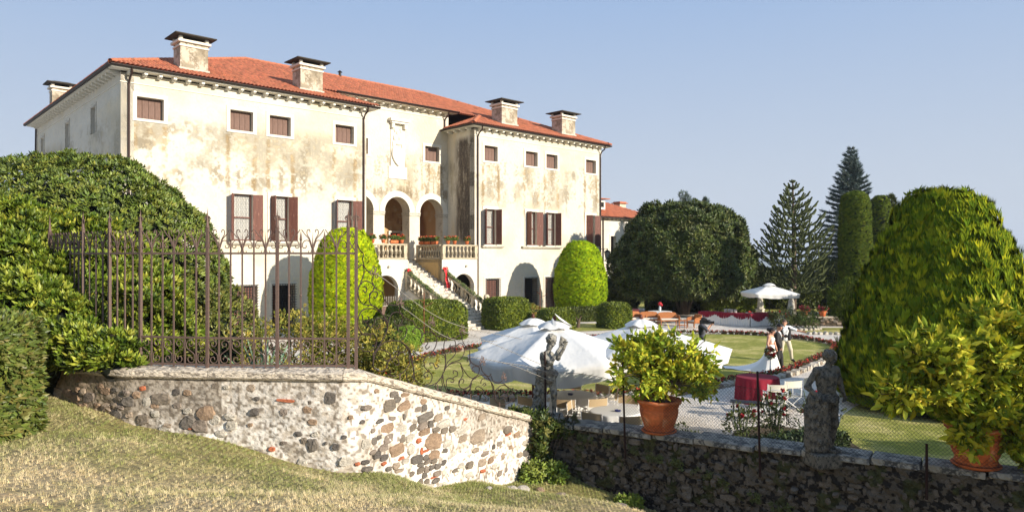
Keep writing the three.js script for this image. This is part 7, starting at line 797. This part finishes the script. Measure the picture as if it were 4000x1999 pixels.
// ---------- figures: distance fields of tapered limbs, meshed by marching cubes ----------
const smin = (a, b, k) => { const h = Math.max(k - Math.abs(a - b), 0) / k; return Math.min(a, b) - h * h * k * .25; };
// limb: [a, b, ra, rb]; points as arrays
function fieldOf(limbs, k) {
  const L = limbs.map(([a, b, ra, rb]) => { const d = [b[0] - a[0], b[1] - a[1], b[2] - a[2]]; return [a, d, d[0] * d[0] + d[1] * d[1] + d[2] * d[2] + 1e-9, ra, rb]; });
  return (x, y, z) => { let r = 9; for (const [a, d, dd, ra, rb] of L) { const px = x - a[0], py = y - a[1], pz = z - a[2], t = Math.min(1, Math.max(0, (px * d[0] + py * d[1] + pz * d[2]) / dd)), qx = px - d[0] * t, qy = py - d[1] * t, qz = pz - d[2] * t; r = smin(r, Math.sqrt(qx * qx + qy * qy + qz * qz) - (ra + (rb - ra) * t), k); } return r; };
}
function fieldGeo(limbs, N = 56, k = .03, warp) {
  let lo = [9, 9, 9], hi = [-9, -9, -9]; for (const [a, b, ra, rb] of limbs) for (const [p, r] of [[a, ra], [b, rb]]) for (let i = 0; i < 3; i++) { lo[i] = Math.min(lo[i], p[i] - r - .05); hi[i] = Math.max(hi[i], p[i] + r + .05); }
  const f0 = fieldOf(limbs, k), f = warp ? (x, y, z) => f0(x, y, z) + warp(x, y, z) : f0, c = lo.map((v, i) => (v + hi[i]) / 2), e = lo.map((v, i) => (hi[i] - v) / 2 * 1.04);
  const mc = new MarchingCubes(N, new THREE.MeshBasicMaterial(), false, false, 60000), F = mc.field, h = N / 2; mc.isolation = 0;
  for (let kz = 0; kz < N; kz++) for (let j = 0; j < N; j++) for (let i = 0; i < N; i++) F[kz * N * N + j * N + i] = -f(c[0] + (i - h) / h * e[0], c[1] + (j - h) / h * e[1], c[2] + (kz - h) / h * e[2]);
  mc.update(); const n = mc.count, P = new Float32Array(n * 3), Nn = new Float32Array(n * 3), q = .004;
  for (let i = 0; i < n; i++) { const x = c[0] + mc.positionArray[i * 3] * e[0], y = c[1] + mc.positionArray[i * 3 + 1] * e[1], z = c[2] + mc.positionArray[i * 3 + 2] * e[2]; P.set([x, y, z], i * 3); const g = [f(x + q, y, z) - f(x - q, y, z), f(x, y + q, z) - f(x, y - q, z), f(x, y, z + q) - f(x, y, z - q)], l = Math.hypot(...g) || 1; Nn.set(g.map((v) => v / l), i * 3); }
  const g = new THREE.BufferGeometry(); g.setAttribute('position', new THREE.BufferAttribute(P, 3)); g.setAttribute('normal', new THREE.BufferAttribute(Nn, 3)); return g;
}
const skinM = M(0xc89478, .6), hairM = M(0x1d1613, .6);
// head facing +z, origin at its centre, about 23 cm high
const headLimbs = [[[0, .03, -.012], [0, .035, .01], .088, .086], [[0, -.03, .02], [0, -.075, .045], .066, .04], [[0, .012, .098], [0, -.022, .112], .008, .015], [[0, .035, .085], [0, .035, .085], .02, .02], [[.084, .0, -.005], [.09, .02, -.01], .012, .016], [[-.084, .0, -.005], [-.09, .02, -.01], .012, .016], [[-.03, .028, .09], [.03, .028, .09], .012, .012], [[-.018, -.058, .088], [.018, -.058, .088], .009, .009], [[0, -.06, -.02], [0, -.15, -.03], .05, .052]];
const headGeo = fieldGeo(headLimbs, 46, .022), eyesGeo = merge([-1, 1].map((s) => new THREE.SphereGeometry(.011, 8, 6).translate(s * .033, .008, .087)));
const hairGeo = (long) => fieldGeo([[[0, .055, -.03], [0, .06, .0], .092, .092], [[0, .0, -.06], [0, .03, -.05], .07, .08], ...(long ? [[[0, .05, -.1], [0, .02, -.12], .05, .05], [[.07, .03, .0], [.08, -.04, .0], .025, .02], [[-.07, .03, .0], [-.08, -.04, .0], .025, .02]] : [])], 40, .03);
// hand reaching along +y from the wrist, palm facing +z, five fingers
function handGeo(curl, side) { const l = []; const palm = new THREE.SphereGeometry(1, 8, 6); palm.scale(.038, .05, .016); palm.translate(0, .045, 0); l.push(palm); for (let i = 0; i < 4; i++) { const x = (i - 1.5) * .019, L = [.04, .046, .044, .034][i], a = V(x, .085, 0), b = V(x * 1.08, .085 + L * Math.cos(curl), L * Math.sin(curl)), c = V(x * 1.1, b.y + L * .8 * Math.cos(curl * 2.1), b.z + L * .8 * Math.sin(curl * 2.1)); l.push(bar(a, b, .0095, .009, 5), bar(b, c, .009, .007, 5)); } l.push(bar(V(side * .03, .025, .004), V(side * .055, .055, .014), .012, .01, 5), bar(V(side * .055, .055, .014), V(side * .06, .085, .022), .01, .008, 5)); return merge(l); }
const baseJ = { head: [0, 1.63, .015], neck: [0, 1.46, -.015], chest: [0, 1.3, 0], waist: [0, 1.08, .0], hipL: [.09, .94, 0], hipR: [-.09, .94, 0], shL: [.18, 1.42, -.01], shR: [-.18, 1.42, -.01], elL: [.24, 1.14, -.03], elR: [-.24, 1.14, -.03], wrL: [.27, .9, .05], wrR: [-.27, .9, .05], knL: [.1, .5, .02], knR: [-.1, .5, .02], anL: [.1, .09, -.03], anR: [-.1, .09, -.03], toL: [.12, .035, .12], toR: [-.12, .035, .12] };
function limbsOf(J, w = 1) { return { torso: [[J.shL, J.shR, .062 * w, .062 * w], [[J.chest[0] + .06, J.chest[1], J.chest[2]], [J.waist[0] + .045, J.waist[1], J.waist[2]], .11 * w, .095 * w], [[J.chest[0] - .06, J.chest[1], J.chest[2]], [J.waist[0] - .045, J.waist[1], J.waist[2]], .11 * w, .095 * w], [J.waist, [(J.hipL[0] + J.hipR[0]) / 2, J.hipL[1], J.hipL[2]], .11 * w, .12 * w], [J.hipL, J.hipR, .105 * w, .105 * w]], neck: [[J.neck, J.head, .052, .05]], uarm: [[J.shL, J.elL, .054 * w, .042 * w], [J.shR, J.elR, .054 * w, .042 * w]], larm: [[J.elL, J.wrL, .042 * w, .028], [J.elR, J.wrR, .042 * w, .028]], leg: [[J.hipL, J.knL, .088 * w, .058 * w], [J.hipR, J.knR, .088 * w, .058 * w], [J.knL, J.anL, .057 * w, .038], [J.knR, J.anR, .057 * w, .038]], foot: [[J.anL, J.toL, .04, .034], [J.anR, J.toR, .04, .034]] }; }
const puff = (list, d) => list.map(([a, b, ra, rb]) => [a, b, ra + d, rb + d]);
function person(label, pos, turn, J0, headTurn, clothes, long, hand = [.7, .7]) {
  const J = { ...baseJ, ...J0 }, t = thing('person', label, 'person', pos, turn), S = limbsOf(J);
  const hd = headGeo.clone().rotateX(headTurn[0]).rotateY(headTurn[1]).translate(...J.head); const hands = [['wrL', 'elL', -1], ['wrR', 'elR', 1]].map(([w, e, s], i) => { const d = V(...J[w]).sub(V(...J[e])).normalize(); return handGeo(hand[i], s).applyQuaternion(new THREE.Quaternion().setFromUnitVectors(UP, d)).translate(...J[w]); });
  part(t, 'body', merge([fieldGeo([...S.torso, ...S.neck, ...S.uarm, ...S.larm, ...S.leg, ...S.foot], 64, .035), hd, ...hands]), skinM);
  part(t, 'hair', hairGeo(long).rotateX(headTurn[0]).rotateY(headTurn[1]).translate(...J.head), clothes.hair || hairM); part(t, 'eyes', eyesGeo.clone().rotateX(headTurn[0]).rotateY(headTurn[1]).translate(...J.head), M(0x20150f, .3));
  for (const [name, segs, d, m, n] of clothes.list) part(t, name, fieldGeo(segs.flatMap((s) => Array.isArray(s) ? [s] : puff(S[s], d)), n || 60, .035), m); return { t, J };
}
const suitM = M(0x2a2726, .8, { map: rep(T.cloth, 3) }), shoeM = M(0x14110f, .4), shirtM = M(0xe9e9e6, .85), beigeTM = M(0xc9bda4, .85), vestM = M(0x1a1a1c, .8), greyM = M(0x8e9096, .85);
// bride
{
  const { t } = person('bride in a long white strapless dress with a train, head bowed', [9.85, .03, -27.3], .85, { head: [0, 1.55, .07], neck: [0, 1.41, 0], shL: [.155, 1.36, 0], shR: [-.155, 1.36, 0], chest: [0, 1.23, .01], waist: [0, 1.05, 0], elL: [.24, 1.1, .06], wrL: [.26, .88, .14], elR: [-.22, 1.1, -.02], wrR: [-.26, .88, .06], hipL: [.08, .92, 0], hipR: [-.08, .92, 0] }, [.45, .35], { list: [['bodice', [[[.05, 1.24, .04], [.03, 1.04, 0], .1, .085], [[-.05, 1.24, .04], [-.03, 1.04, 0], .1, .085], [[.055, 1.26, .085], [.05, 1.24, .08], .065, .065], [[-.055, 1.26, .085], [-.05, 1.24, .08], .065, .065]], 0, M(0xf4f1ec, .7, { map: rep(T.cloth, 3) }), 44]] }, true, [1.2, 1.3]);
  const n = 72, m = 20, P = [], I = []; for (let k = 0; k < n; k++) { const a = k / n * 6.283, back = Math.max(0, -Math.cos(a)); for (let j = 0; j <= m; j++) { const u = j / m, tr = back ** 1.6, ex = 1.5 * tr * u ** 3.2, r = lerp(.15, .44, u ** 1.2) * (1 + .05 * Math.sin(a * 11) * u + .03 * Math.sin(a * 23 + 1) * u), y = lerp(1.06, .025, tr > .02 ? 1 - (1 - u) ** (1 + tr * .35) : u); P.push(Math.sin(a) * r * (1 + .55 * tr * u * u), y + (u > .9 ? .012 * Math.sin(a * 17) : 0), Math.cos(a) * r * .92 - ex); } } for (let k = 0; k < n; k++) for (let j = 0; j < m; j++) { const a = k * (m + 1) + j, b = ((k + 1) % n) * (m + 1) + j; I.push(a, a + 1, b, b, a + 1, b + 1); } const g = new THREE.BufferGeometry(); g.setAttribute('position', new THREE.Float32BufferAttribute(P, 3)); g.setIndex(I); g.computeVertexNormals(); part(t, 'skirt', g, M(0xf4f1ec, .8)); 
  part(t, 'hair_bun', [new THREE.SphereGeometry(.07, 10, 8).translate(-.03, 1.62, -.06)], hairM);
  t.updateMatrixWorld(true); const h = t.localToWorld(V(-.3, .78, .12)), b = thing('bouquet', 'dark red bridal bouquet hanging from the bride\'s hand', 'bouquet', [h.x, h.y, h.z]), r = rng(3); for (let i = 0; i < 22; i++) { const d = V(r() - .5, r() - .4, r() - .5).normalize(), o = part(b, 'blossom', roseG, [roseM, M(0x5a1418, .8), M(0x7c3a1e, .8)][i % 3]); o.position.copy(d.multiplyScalar(.13)); o.quaternion.copy(qTo(d.clone().normalize())); o.scale.setScalar(1.3); } inst(b, 'leaves', LG.olive, leafM, Array.from({ length: 40 }, () => { const d = V(r() - .5, r() - .6, r() - .5).normalize(); return { p: d.clone().multiplyScalar(.15), q: qTo(d, r() * 6), s: 1, c: [.05, .07, .02] }; })); part(b, 'stalks', bar(V(0, 0, 0), V(.05, .16, -.02), .025, .02), M(0x3d4a22, .9));
}
person('groom in a dark suit holding the bride\'s hand', [10.32, .03, -27.75], 1.0, { head: [0, 1.66, .05], elR: [-.25, 1.15, .02], wrR: [-.22, .92, .14], elL: [.25, 1.16, -.05], knL: [.11, .5, .08], anL: [.11, .09, .12], toL: [.12, .035, .27], anR: [-.1, .09, -.12], toR: [-.1, .035, .03] }, [.4, -.5], { list: [['jacket', ['torso', 'uarm', 'larm', [[0, 1.0, 0], [0, .84, 0], .15, .155]], .02, suitM], ['trousers', ['leg'], .022, suitM], ['shoes', ['foot'], .012, shoeM, 40], ['collar', [[[.05, 1.47, .02], [-.05, 1.47, .02], .04, .04], [[0, 1.44, .07], [0, 1.3, .115], .035, .02]], 0, shirtM, 30]] }, false, [.6, 1.1]);
{
  const { t } = person('photographer in dark vest and pale trousers pointing aside', [11.5, .03, -30.15], -.15, { head: [-.03, 1.6, .05], neck: [-.01, 1.44, 0], elL: [.42, 1.32, .06], wrL: [.66, 1.27, .12], elR: [-.26, 1.13, .02], wrR: [-.08, 1.08, .22], knL: [.2, .5, .08], anL: [.27, .09, 0], toL: [.33, .035, .13], knR: [-.16, .5, .06], anR: [-.2, .09, .0], toR: [-.25, .035, .14] }, [.05, -.4], { hair: M(0x5a4638, .7), list: [['shirt', ['torso', 'uarm', [[0, 1.46, 0], [0, 1.4, 0], .07, .09]], .016, shirtM], ['vest', [[[.12, 1.36, -.03], [.1, 1.0, -.02], .125, .13], [[-.12, 1.36, -.03], [-.1, 1.0, -.02], .125, .13], [[.15, 1.38, .0], [.14, .95, .06], .08, .09], [[-.15, 1.38, .0], [-.14, .95, .06], .08, .09]], 0, vestM], ['trousers', ['leg', [[.09, .94, 0], [-.09, .94, 0], .11, .11]], .024, beigeTM], ['shoes', ['foot'], .014, shoeM, 40]] }, false, [.15, 1.0]);
  t.updateMatrixWorld(true); const h = t.localToWorld(V(-.02, 1.08, .26)), c = thing('photo_camera', 'black camera held at the photographer\'s waist', 'camera', [h.x, h.y, h.z], -.15); part(c, 'camera_body', [rbx(.14, .1, .07, 0, 0, 0, .015), rbx(.06, .04, .05, 0, .06, 0, .01)], vestM); part(c, 'lens', new THREE.CylinderGeometry(.038, .042, .11, 14).rotateX(Math.PI / 2).translate(0, -.005, .09), shoeM); part(c, 'strap', tube([V(.07, .03, 0), V(.14, .25, -.12), V(0, .42, -.3), V(-.14, .25, -.12), V(-.07, .03, 0)], .008, 30, 4), shoeM);
}
{
  const { t } = person('cameraman in dark clothes with a video camera on his shoulder', [8.3, .03, -31.2], 1.25, { head: [.02, 1.62, .06], elR: [-.3, 1.25, .2], wrR: [-.17, 1.45, .34], elL: [.26, 1.2, .2], wrL: [.1, 1.42, .36] }, [.1, .1], { list: [['shirt', ['torso', 'uarm'], .02, M(0x4a4a50, .85)], ['vest', [[[.08, 1.34, -.05], [.07, 1.05, -.03], .13, .12], [[-.08, 1.34, -.05], [-.07, 1.05, -.03], .13, .12]], 0, vestM, 44], ['trousers', ['leg', [[.09, .94, 0], [-.09, .94, 0], .11, .11]], .022, vestM], ['shoes', ['foot'], .014, shoeM, 40]] }, false, [1.1, 1.1]);
  t.updateMatrixWorld(true); const h = t.localToWorld(V(-.17, 1.58, .1)), c = thing('video_camera', 'black shoulder video camera carried by the cameraman', 'camera', [h.x, h.y, h.z], 1.25); part(c, 'camera_body', [rbx(.11, .17, .38, 0, 0, -.02, .02), rbx(.07, .05, .2, 0, .12, 0, .01)], vestM); part(c, 'lens', [new THREE.CylinderGeometry(.045, .06, .2, 14).rotateX(Math.PI / 2).translate(0, -.01, .26), rbx(.14, .11, .05, 0, -.01, .38, .01)], shoeM); part(c, 'viewfinder', rbx(.14, .05, .06, .1, .04, .12, .01), vestM); part(c, 'microphone', new THREE.CylinderGeometry(.02, .02, .2, 8).rotateX(Math.PI / 2).translate(-.08, .08, .15), shoeM);
}
// ---------- stone statues ----------
const statM = M(0xfffdf8, .95, { map: rep(T.statue, 3), bumpMap: rep(T.grain, 6), bumpScale: .012 }), paleStatM = M(0xffffff, .95, { map: rep(T.stone, 1.2), bumpMap: rep(T.grain, 5), bumpScale: .012 });
const rough = (s, k = .012) => (x, y, z) => k * pn(x * 14, y * 14, z * 14 + s) + k * .6 * pn(x * 34, y * 34, z * 34 + s);
{
  const t = thing('statue', 'weathered grey statue of a youth raising pipes to his head', 'statue', [.78, 1.0, -15.42], 0); t.scale.setScalar(1.07);
  const body = [[[-.1, 1.22, .06], [.03, 1.22, -.08], .07, .065], [[-.07, 1.16, .03], [-.04, .95, .03], .105, .09], [[.0, 1.14, .04], [.02, .95, .05], .095, .085], [[-.02, .95, .03], [-.03, .82, .02], .1, .115], [[-.09, .82, .02], [.05, .82, .03], .1, .1], [[-.09, .82, .02], [-.1, .46, .04], .1, .065], [[-.1, .46, .04], [-.1, .08, -.02], .062, .042], [[-.1, .06, -.02], [-.08, .03, .13], .04, .034], [[.05, .82, .03], [.11, .46, .1], .095, .064], [[.11, .46, .1], [.12, .08, .02], .06, .042], [[.12, .06, .02], [.17, .03, .15], .04, .034], [[-.01, 1.27, 0], [.05, 1.4, .02], .05, .05], [[-.1, 1.22, .08], [.04, 1.08, .2], .055, .045], [[.04, 1.08, .2], [.22, 1.37, .14], .045, .03], [[.05, 1.22, -.08], [.2, 1.14, -.06], .052, .045], [[.2, 1.14, -.06], [.34, 1.4, .02], .043, .03]];
  const hd = headGeo.clone().rotateX(.25).rotateY(.9).translate(.06, 1.5, .02), hr = fieldGeo([[[0, .04, -.01], [0, .05, .0], .1, .1], [[.05, .06, .04], [-.05, .06, .04], .045, .045]], 34, .03, rough(4, .02)).rotateY(.9).translate(.06, 1.5, .02), hands = [handGeo(1.0, 1).applyQuaternion(new THREE.Quaternion().setFromUnitVectors(UP, V(.55, .8, -.1).normalize())).translate(.22, 1.37, .14), handGeo(1.0, -1).applyQuaternion(new THREE.Quaternion().setFromUnitVectors(UP, V(.2, .95, .1).normalize())).translate(.34, 1.4, .02)];
  part(t, 'figure', boxUV(merge([fieldGeo(body, 84, .035, rough(1, .006)), hd, hr, ...hands])), statM);
  part(t, 'pipes', boxUV(merge([0, 1, 2, 3, 4].map((i) => bar(V(.22 + i * .024, 1.42 + i * .008, .08 - i * .012), V(.26 + i * .026, 1.6 - i * .018, .06 - i * .012), .016, .016, 7)))), statM); part(t, 'tree_support', boxUV(fieldGeo([[[-.2, -.05, -.06], [-.19, .45, -.05], .13, .1], [[-.19, .45, -.05], [-.15, .85, -.02], .1, .08]], 40, .04, rough(7, .03))), statM); part(t, 'loincloth', boxUV(fieldGeo([[[-.13, .86, .05], [.1, .84, .06], .105, .1], [[-.1, .78, .07], [.05, .74, .1], .1, .09], [[-.14, .9, -.05], [-.16, .6, -.06], .08, .06]], 44, .05, rough(9, .02))), statM); part(t, 'plinth', boxUV(rbx(.62, .3, .52, 0, -.13, .03, .03)), statM);
  const w = thing('wire_coil', 'bundle of rusty wire twisted round the statue\'s waist', 'wire', [.78, 1.95, -15.42]), r = rng(12), l = []; for (let i = 0; i < 9; i++) { const R = .17 + r() * .04; l.push(tube(Array.from({ length: 12 }, (_, j) => V(-.02 + Math.cos(j / 12 * 6.28) * R * 1.1, (r() - .5) * .03 + i * .012 - .05 + Math.cos(j / 12 * 6.28) * -.03, .03 + Math.sin(j / 12 * 6.28) * R)), .004, 40, 4, true)); } for (let i = 0; i < 8; i++) l.push(bar(V(-.2, (r() - .5) * .08, .1), V(-.3 - r() * .05, .02 + r() * .05, .12 + r() * .05), .004, .004, 4)); part(w, 'coil', l, M(0x8d8172, .7));
}
{
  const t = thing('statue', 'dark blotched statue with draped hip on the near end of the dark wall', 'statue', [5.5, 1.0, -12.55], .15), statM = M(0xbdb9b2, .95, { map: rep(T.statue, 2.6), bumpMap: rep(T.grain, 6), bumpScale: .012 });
  const body = [[[-.16, 1.42, 0], [.17, 1.43, 0], .07, .07], [[-.07, 1.3, 0], [-.04, 1.05, .0], .125, .1], [[.09, 1.3, 0], [.07, 1.05, 0], .125, .1], [[.02, 1.06, 0], [.03, .92, 0], .12, .13], [[-.07, .92, 0], [.12, .92, 0], .115, .115], [[.12, .92, 0], [.13, .5, .05], .105, .068], [[.13, .5, .05], [.11, .1, -.02], .064, .044], [[.11, .07, -.02], [.15, .035, .16], .045, .038], [[-.08, .92, 0], [-.1, .5, .03], .1, .07], [[-.1, .5, .03], [-.05, .08, .06], .065, .045], [[-.05, .06, .06], [.05, .035, .2], .045, .038], [[.02, 1.44, -.01], [.06, 1.56, .01], .056, .056], [[-.18, 1.42, 0], [-.34, 1.14, -.02], .062, .05], [[-.34, 1.14, -.02], [-.22, .98, .12], .048, .036], [[.2, 1.42, 0], [.28, 1.22, -.03], .062, .05], [[.28, 1.22, -.03], [.33, 1.0, .02], .046, .034]];
  const hd = headGeo.clone().rotateY(.5).translate(.07, 1.64, .02), hr = fieldGeo([[[0, .05, -.02], [0, .05, .0], .1, .1], [[0, .02, -.06], [0, .05, -.05], .08, .08]], 34, .03, rough(5, .03)).rotateY(.5).translate(.07, 1.64, .02), hands = [handGeo(.9, 1).applyQuaternion(new THREE.Quaternion().setFromUnitVectors(UP, V(.6, -.6, .5).normalize())).translate(-.22, .98, .12), handGeo(.7, -1).applyQuaternion(new THREE.Quaternion().setFromUnitVectors(UP, V(.15, -.97, .1).normalize())).translate(.33, 1.0, .02)];
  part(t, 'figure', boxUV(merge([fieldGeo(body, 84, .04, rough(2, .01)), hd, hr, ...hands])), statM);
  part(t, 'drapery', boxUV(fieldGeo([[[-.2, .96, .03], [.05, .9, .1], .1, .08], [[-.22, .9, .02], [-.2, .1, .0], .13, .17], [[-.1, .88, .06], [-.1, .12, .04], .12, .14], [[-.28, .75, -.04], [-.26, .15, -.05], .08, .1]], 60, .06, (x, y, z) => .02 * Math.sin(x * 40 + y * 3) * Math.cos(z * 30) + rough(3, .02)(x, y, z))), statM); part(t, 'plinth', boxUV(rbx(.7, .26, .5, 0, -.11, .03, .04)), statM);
}
{ // standing stone ladies of the rear garden: one carved form, three stances
  const body = [[[-.15, 1.36, 0], [.15, 1.36, 0], .065, .065], [[0, 1.26, 0], [.02, 1.02, 0], .13, .11], [[.02, 1.0, 0], [0, .88, 0], .125, .15], [[-.05, .88, 0], [-.1, .05, .02], .14, .19], [[.07, .88, 0], [.08, .05, .05], .14, .17], [[.0, .7, .08], [.05, .3, .14], .1, .09], [[0, 1.38, 0], [0, 1.52, .0], .05, .05], [[-.17, 1.36, 0], [-.26, 1.1, .05], .055, .045], [[-.26, 1.1, .05], [-.06, 1.08, .2], .042, .034], [[.17, 1.36, 0], [.28, 1.2, .08], .055, .045], [[.28, 1.2, .08], [.14, 1.38, .22], .042, .034]];
  const g = boxUV(merge([fieldGeo(body, 64, .05, (x, y, z) => (y < .95 ? .022 * Math.sin(x * 46 + y * 4) : 0) + rough(6, .014)(x, y, z)), headGeo.clone().rotateX(.15).translate(0, 1.58, .02), hairGeo(true).translate(0, 1.58, .02), handGeo(.8, 1).rotateZ(-1.4).translate(-.06, 1.08, .2), handGeo(.8, -1).rotateX(.3).translate(.14, 1.38, .22)]));
  const pl = boxUV(merge([rbx(.6, .12, .6, 0, .06, 0, .02), rbx(.5, .3, .5, 0, .26, 0, .02), rbx(.58, .1, .58, 0, .45, 0, .02)]));
  for (const [x, y, z, a, l] of [[18.85, 0, -54.4, .9, 'pale stone statue in the shade below the cream parasol'], [19.45, 0, -49.9, .5, 'pale stone statue right of the cream parasol canopy'], [21.7, .1, -47.6, -.4, 'pale stone statue behind the low wall by the young tree'], [16.4, 0, -60.5, .2, 'distant pale statue half hidden beside the dark hedge']]) { const t = thing('statue', l, 'statue', [x, y, z], a, 'stone figures of the rear garden'); part(t, 'figure', g, paleStatM).position.y = .48; part(t, 'pedestal', pl, paleStatM); }
}
// evergreen just outside the view whose shade falls on the wall end
{ const t = thing('evergreen_shrub', 'tall evergreen shrub beside the wall end, outside the frame', 'shrub', [14.6, 0, -7.4]); lobes(t, 'foliage', [[0, 2.4, 0, 2.5, 2.5, 2.3], [2, 2.2, 2, 2.2, 2.6, 2.2], [-.2, 3.7, .2, 1.9, 1.2, 1.8], [1.2, 1.5, -3.4, 2.2, 1.7, 2.2]], 7000, LG.broad, leafM, DKG, 431, { lump: .4, deep: .7, size: [1.2, 1.9], coreK: .72 }); part(t, 'trunk', cyl(.2, .14, 1.6), barkM); }
renderer.render(scene, camera);
